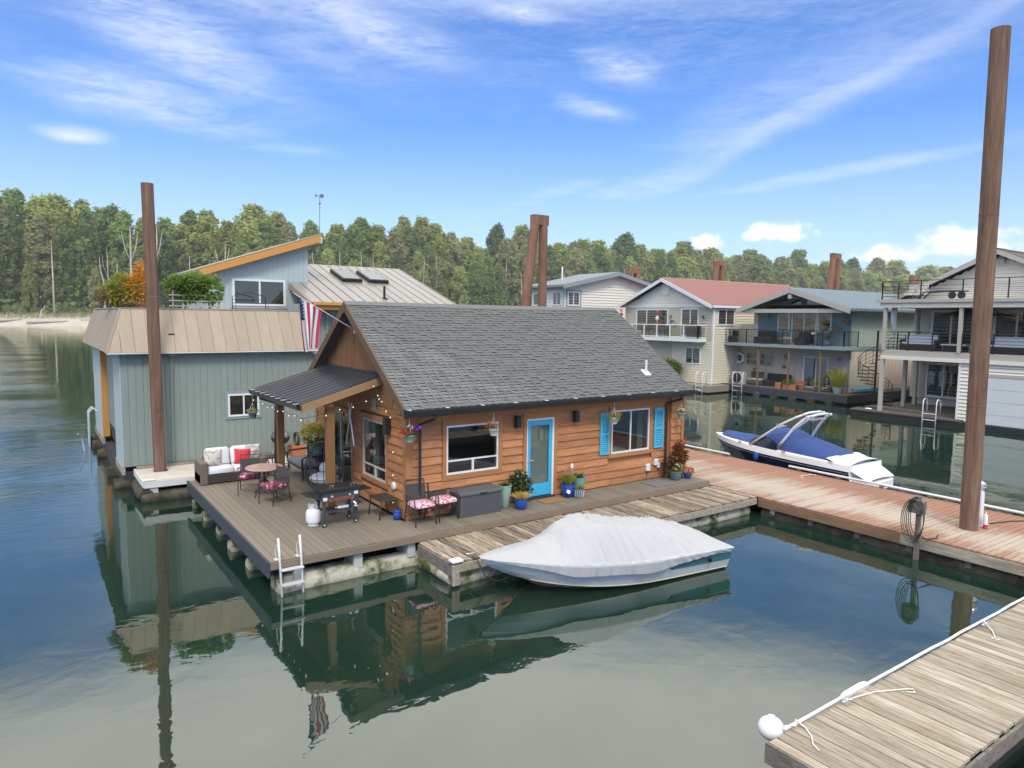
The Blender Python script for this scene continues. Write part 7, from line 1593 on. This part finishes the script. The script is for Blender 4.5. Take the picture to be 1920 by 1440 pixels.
t_ = thing('roof_lounger', 'flat lounger frame with round wheels on the roof terrace', 'lounger', (39.8, 17.3, 6.46)); b = MB(); b.tube([(39.8, 18.6, 6.5), (39.8, 18.3, 6.85), (39.8, 17.5, 6.9), (39.8, 16.4, 6.88)], .04, 6); b.tube([(40.4, 18.6, 6.5), (40.4, 18.3, 6.85), (40.4, 17.5, 6.9), (40.4, 16.4, 6.88)], .04, 6); part('frame', b, 'black_metal', t_)
for y in (16.45, 16.9): b = MB(); b.lathe(0, 0, [(.18, -.05), (.2, 0), (.18, .05)], 14, M=M4((39.75, y, 6.67), 0, 0, pi/2)); part('wheel', b, 'black_metal', t_)
t_ = thing('roof_chair', 'tan folding chair on the left part of the roof terrace', 'chair', (40.2, 18.9, 6.46)); b = MB(); b.bbox(39.9, 40.5, 18.5, 19.4, 6.72, 6.78, .02); part('seat', b, 'cushion_paisley', t_); b = MB(); b.bbox(40.4, 40.5, 18.4, 19.4, 6.78, 7.3, .02); part('backrest', b, 'cushion_paisley', t_); b = MB(); b.tube([(39.9, 19.3, 6.47), (40.5, 18.5, 6.75)], .02, 5); b.tube([(39.9, 18.5, 6.47), (40.5, 19.3, 6.75)], .02, 5); part('legs', b, 'black_metal', t_)
for y, l, m_, lb in ((13.2, .75, 'float_dark', 'dark grey condenser box against the gable wall'), (12.2, .9, 'ac_grey', 'pale grey condenser box against the gable wall')): t_ = thing('condenser', lb, 'heat pump', (41.4, y, 6.46)); b = MB(); b.bbox(41.2, 41.7, y-l/2, y+l/2, 6.48, 7.25, .03); part('case', b, m_, t_)
# spiral stair between the teal and the cream homes
ss = thing('spiral_stair', 'black metal spiral staircase rising to the terrace of the cream home', 'staircase', (40.3, 20.9, .3))
b = MB(); b.tube([(40.3, 20.9, .3), (40.3, 20.9, 4.75)], .06, 8); part('pole', b, 'black_metal', ss)
NS = 15; hr_ = []
for i in range(NS):
    a = -1.2+i*.42; z = .5+i*.215; b = MB(); q = lambda r_, a_, h: (40.3+r_*cos(a_), 20.9+r_*sin(a_), h)
    b.add([q(.06, a-.1, z), q(.95, a-.2, z), q(.95, a+.2, z), q(.06, a+.1, z), q(.06, a-.1, z+.04), q(.95, a-.2, z+.04), q(.95, a+.2, z+.04), q(.06, a+.1, z+.04)], [(0, 3, 2, 1), (4, 5, 6, 7), (0, 1, 5, 4), (1, 2, 6, 5), (2, 3, 7, 6), (3, 0, 4, 7)]); b.tube([q(.93, a, z), q(.93, a, z+.92)], .014, 5); part('tread', b, 'black_metal', ss); hr_.append((a, z))
for f in (.25, .5, .75, 1): b = MB(); b.tube([(40.3+.95*cos(a), 20.9+.95*sin(a), z+.92*f) for a, z in hr_], .018 if f == 1 else .011, 5); part('handrail', b, 'black_metal', ss)
swim_ladder(38.2, 16.6, 17.25, 'white swim ladder in front of the cream home sliding door', 1.3)
b = MB(); b.ball((38.8, 20.4, .38), (.12, .2, .05), 10, 6); single('white_float', b, 'gel_white', 'small white float lying on the deck edge near the terrace post', 'float')
# --- white gabled house and far roofs behind the row
wh = thing('white_house', 'white house with grey gabled roof behind the beige home', 'house', (44, 48, .5))
b = MB(); b.box(37.5, 52, 46.05, 50.4, .5, 7.9); part('core', b, 'lap_white', wh)
part('wall', lapwall('Y', 46, 37.45, 52, 4, lambda u: 9.2-abs(u-43.2)*.21, .24), 'lap_white', wh)
part('wall', lapwall('X', 37.44, 46, 50.4, 4, lambda u: 8.0, .24), 'lap_white', wh)
b = MB(); b.prism([(36.9, 8.02), (43.2, 9.35), (52.5, 7.35), (52.5, 7.15), (43.2, 9.15), (36.9, 7.82)], 'y', 45.4, 50.9); part('roof', b, 'roof_grey', wh)
b = MB(); b.prism([(36.9, 7.98), (43.2, 9.31), (52.5, 7.31), (52.5, 7.0), (43.2, 9.0), (36.9, 7.68)], 'y', 45.33, 45.39); part('rake_board', b, 'slate_trim', wh)
b = MB(); b.tube([(37.38, 45.9, 7.75), (37.42, 45.9, 4)], .06, 4); part('downspout', b, 'slate_trim', wh)
window(wh, 'Y', 45.97, 37.85, 39.2, 6.3, 7.5, 'vinyl_white', 'glass_sky', .1, (38.5,)); window(wh, 'X', 37.41, 46.2, 47.4, 6.3, 7.5, 'vinyl_white', 'glass_sky', .1, (46.8,)); window(wh, 'X', 37.41, 49.0, 50.2, 6.3, 7.4, 'vinyl_white', 'glass_sky', .1); window(wh, 'Y', 45.97, 45.6, 46.8, 6.2, 6.9, 'slate_trim', 'glass_dark', .14)
b = MB()
for r in ((37.68, 37.85, 6.2, 7.65), (39.2, 39.36, 6.2, 7.65), (37.85, 39.2, 7.502, 7.65), (37.85, 39.2, 6.2, 6.298)): b.pb('Y', 45.97, *r, 0, .04)
part('window_trim', b, 'slate_trim', wh)
b = MB(); b.tube([(40.5, 50, 8.6), (40.5, 50, 9.9)], .07, 6); part('vent_pipe', b, 'gel_white', wh)
b = MB(); b.box(37, 53, 45, 51.5, -.2, .5); part('float_deck', b, 'weathered', wh)
def farroof(x0, x1, y0, y1, ze, zr2, m, label, wm='lap_cream'):
    o = thing('far_house', label, 'house', ((x0+x1)/2, (y0+y1)/2, .3)); b = MB(); b.box(x0+.4, x1-.4, y0+.4, y1-.4, .2, ze); part('wall', b, wm, o); b = MB(); ym = (y0+y1)/2; b.prism([(y0, ze), (ym, zr2), (y1, ze), (y1, ze-.2), (ym, zr2-.2), (y0, ze-.2)], 'x', x0, x1); part('roof', b, m, o)
    for i in range(4): y = y0+1+i*(y1-y0-2)/3.5; window(o, 'X', x0+.38, y, y+1.1, 3.4, 4.7, 'vinyl_white', 'glass_dark', .12)
farroof(60, 82, 14, 26, 7.0, 8.9, 'roof_white', 'house with low white metal roof beyond the teal home')
farroof(62, 76, 38, 47, 6.3, 8.3, 'roof_red2', 'house with a bright red roof showing behind the red metal roof')
farroof(88, 104, 30, 40, 6.2, 8.2, 'roof_white', 'far house with pale grey roof below the distant piles')
for x, y, lb in ((52.4, 52, 'rust coloured chimney block by the grey gabled roof'),): pass
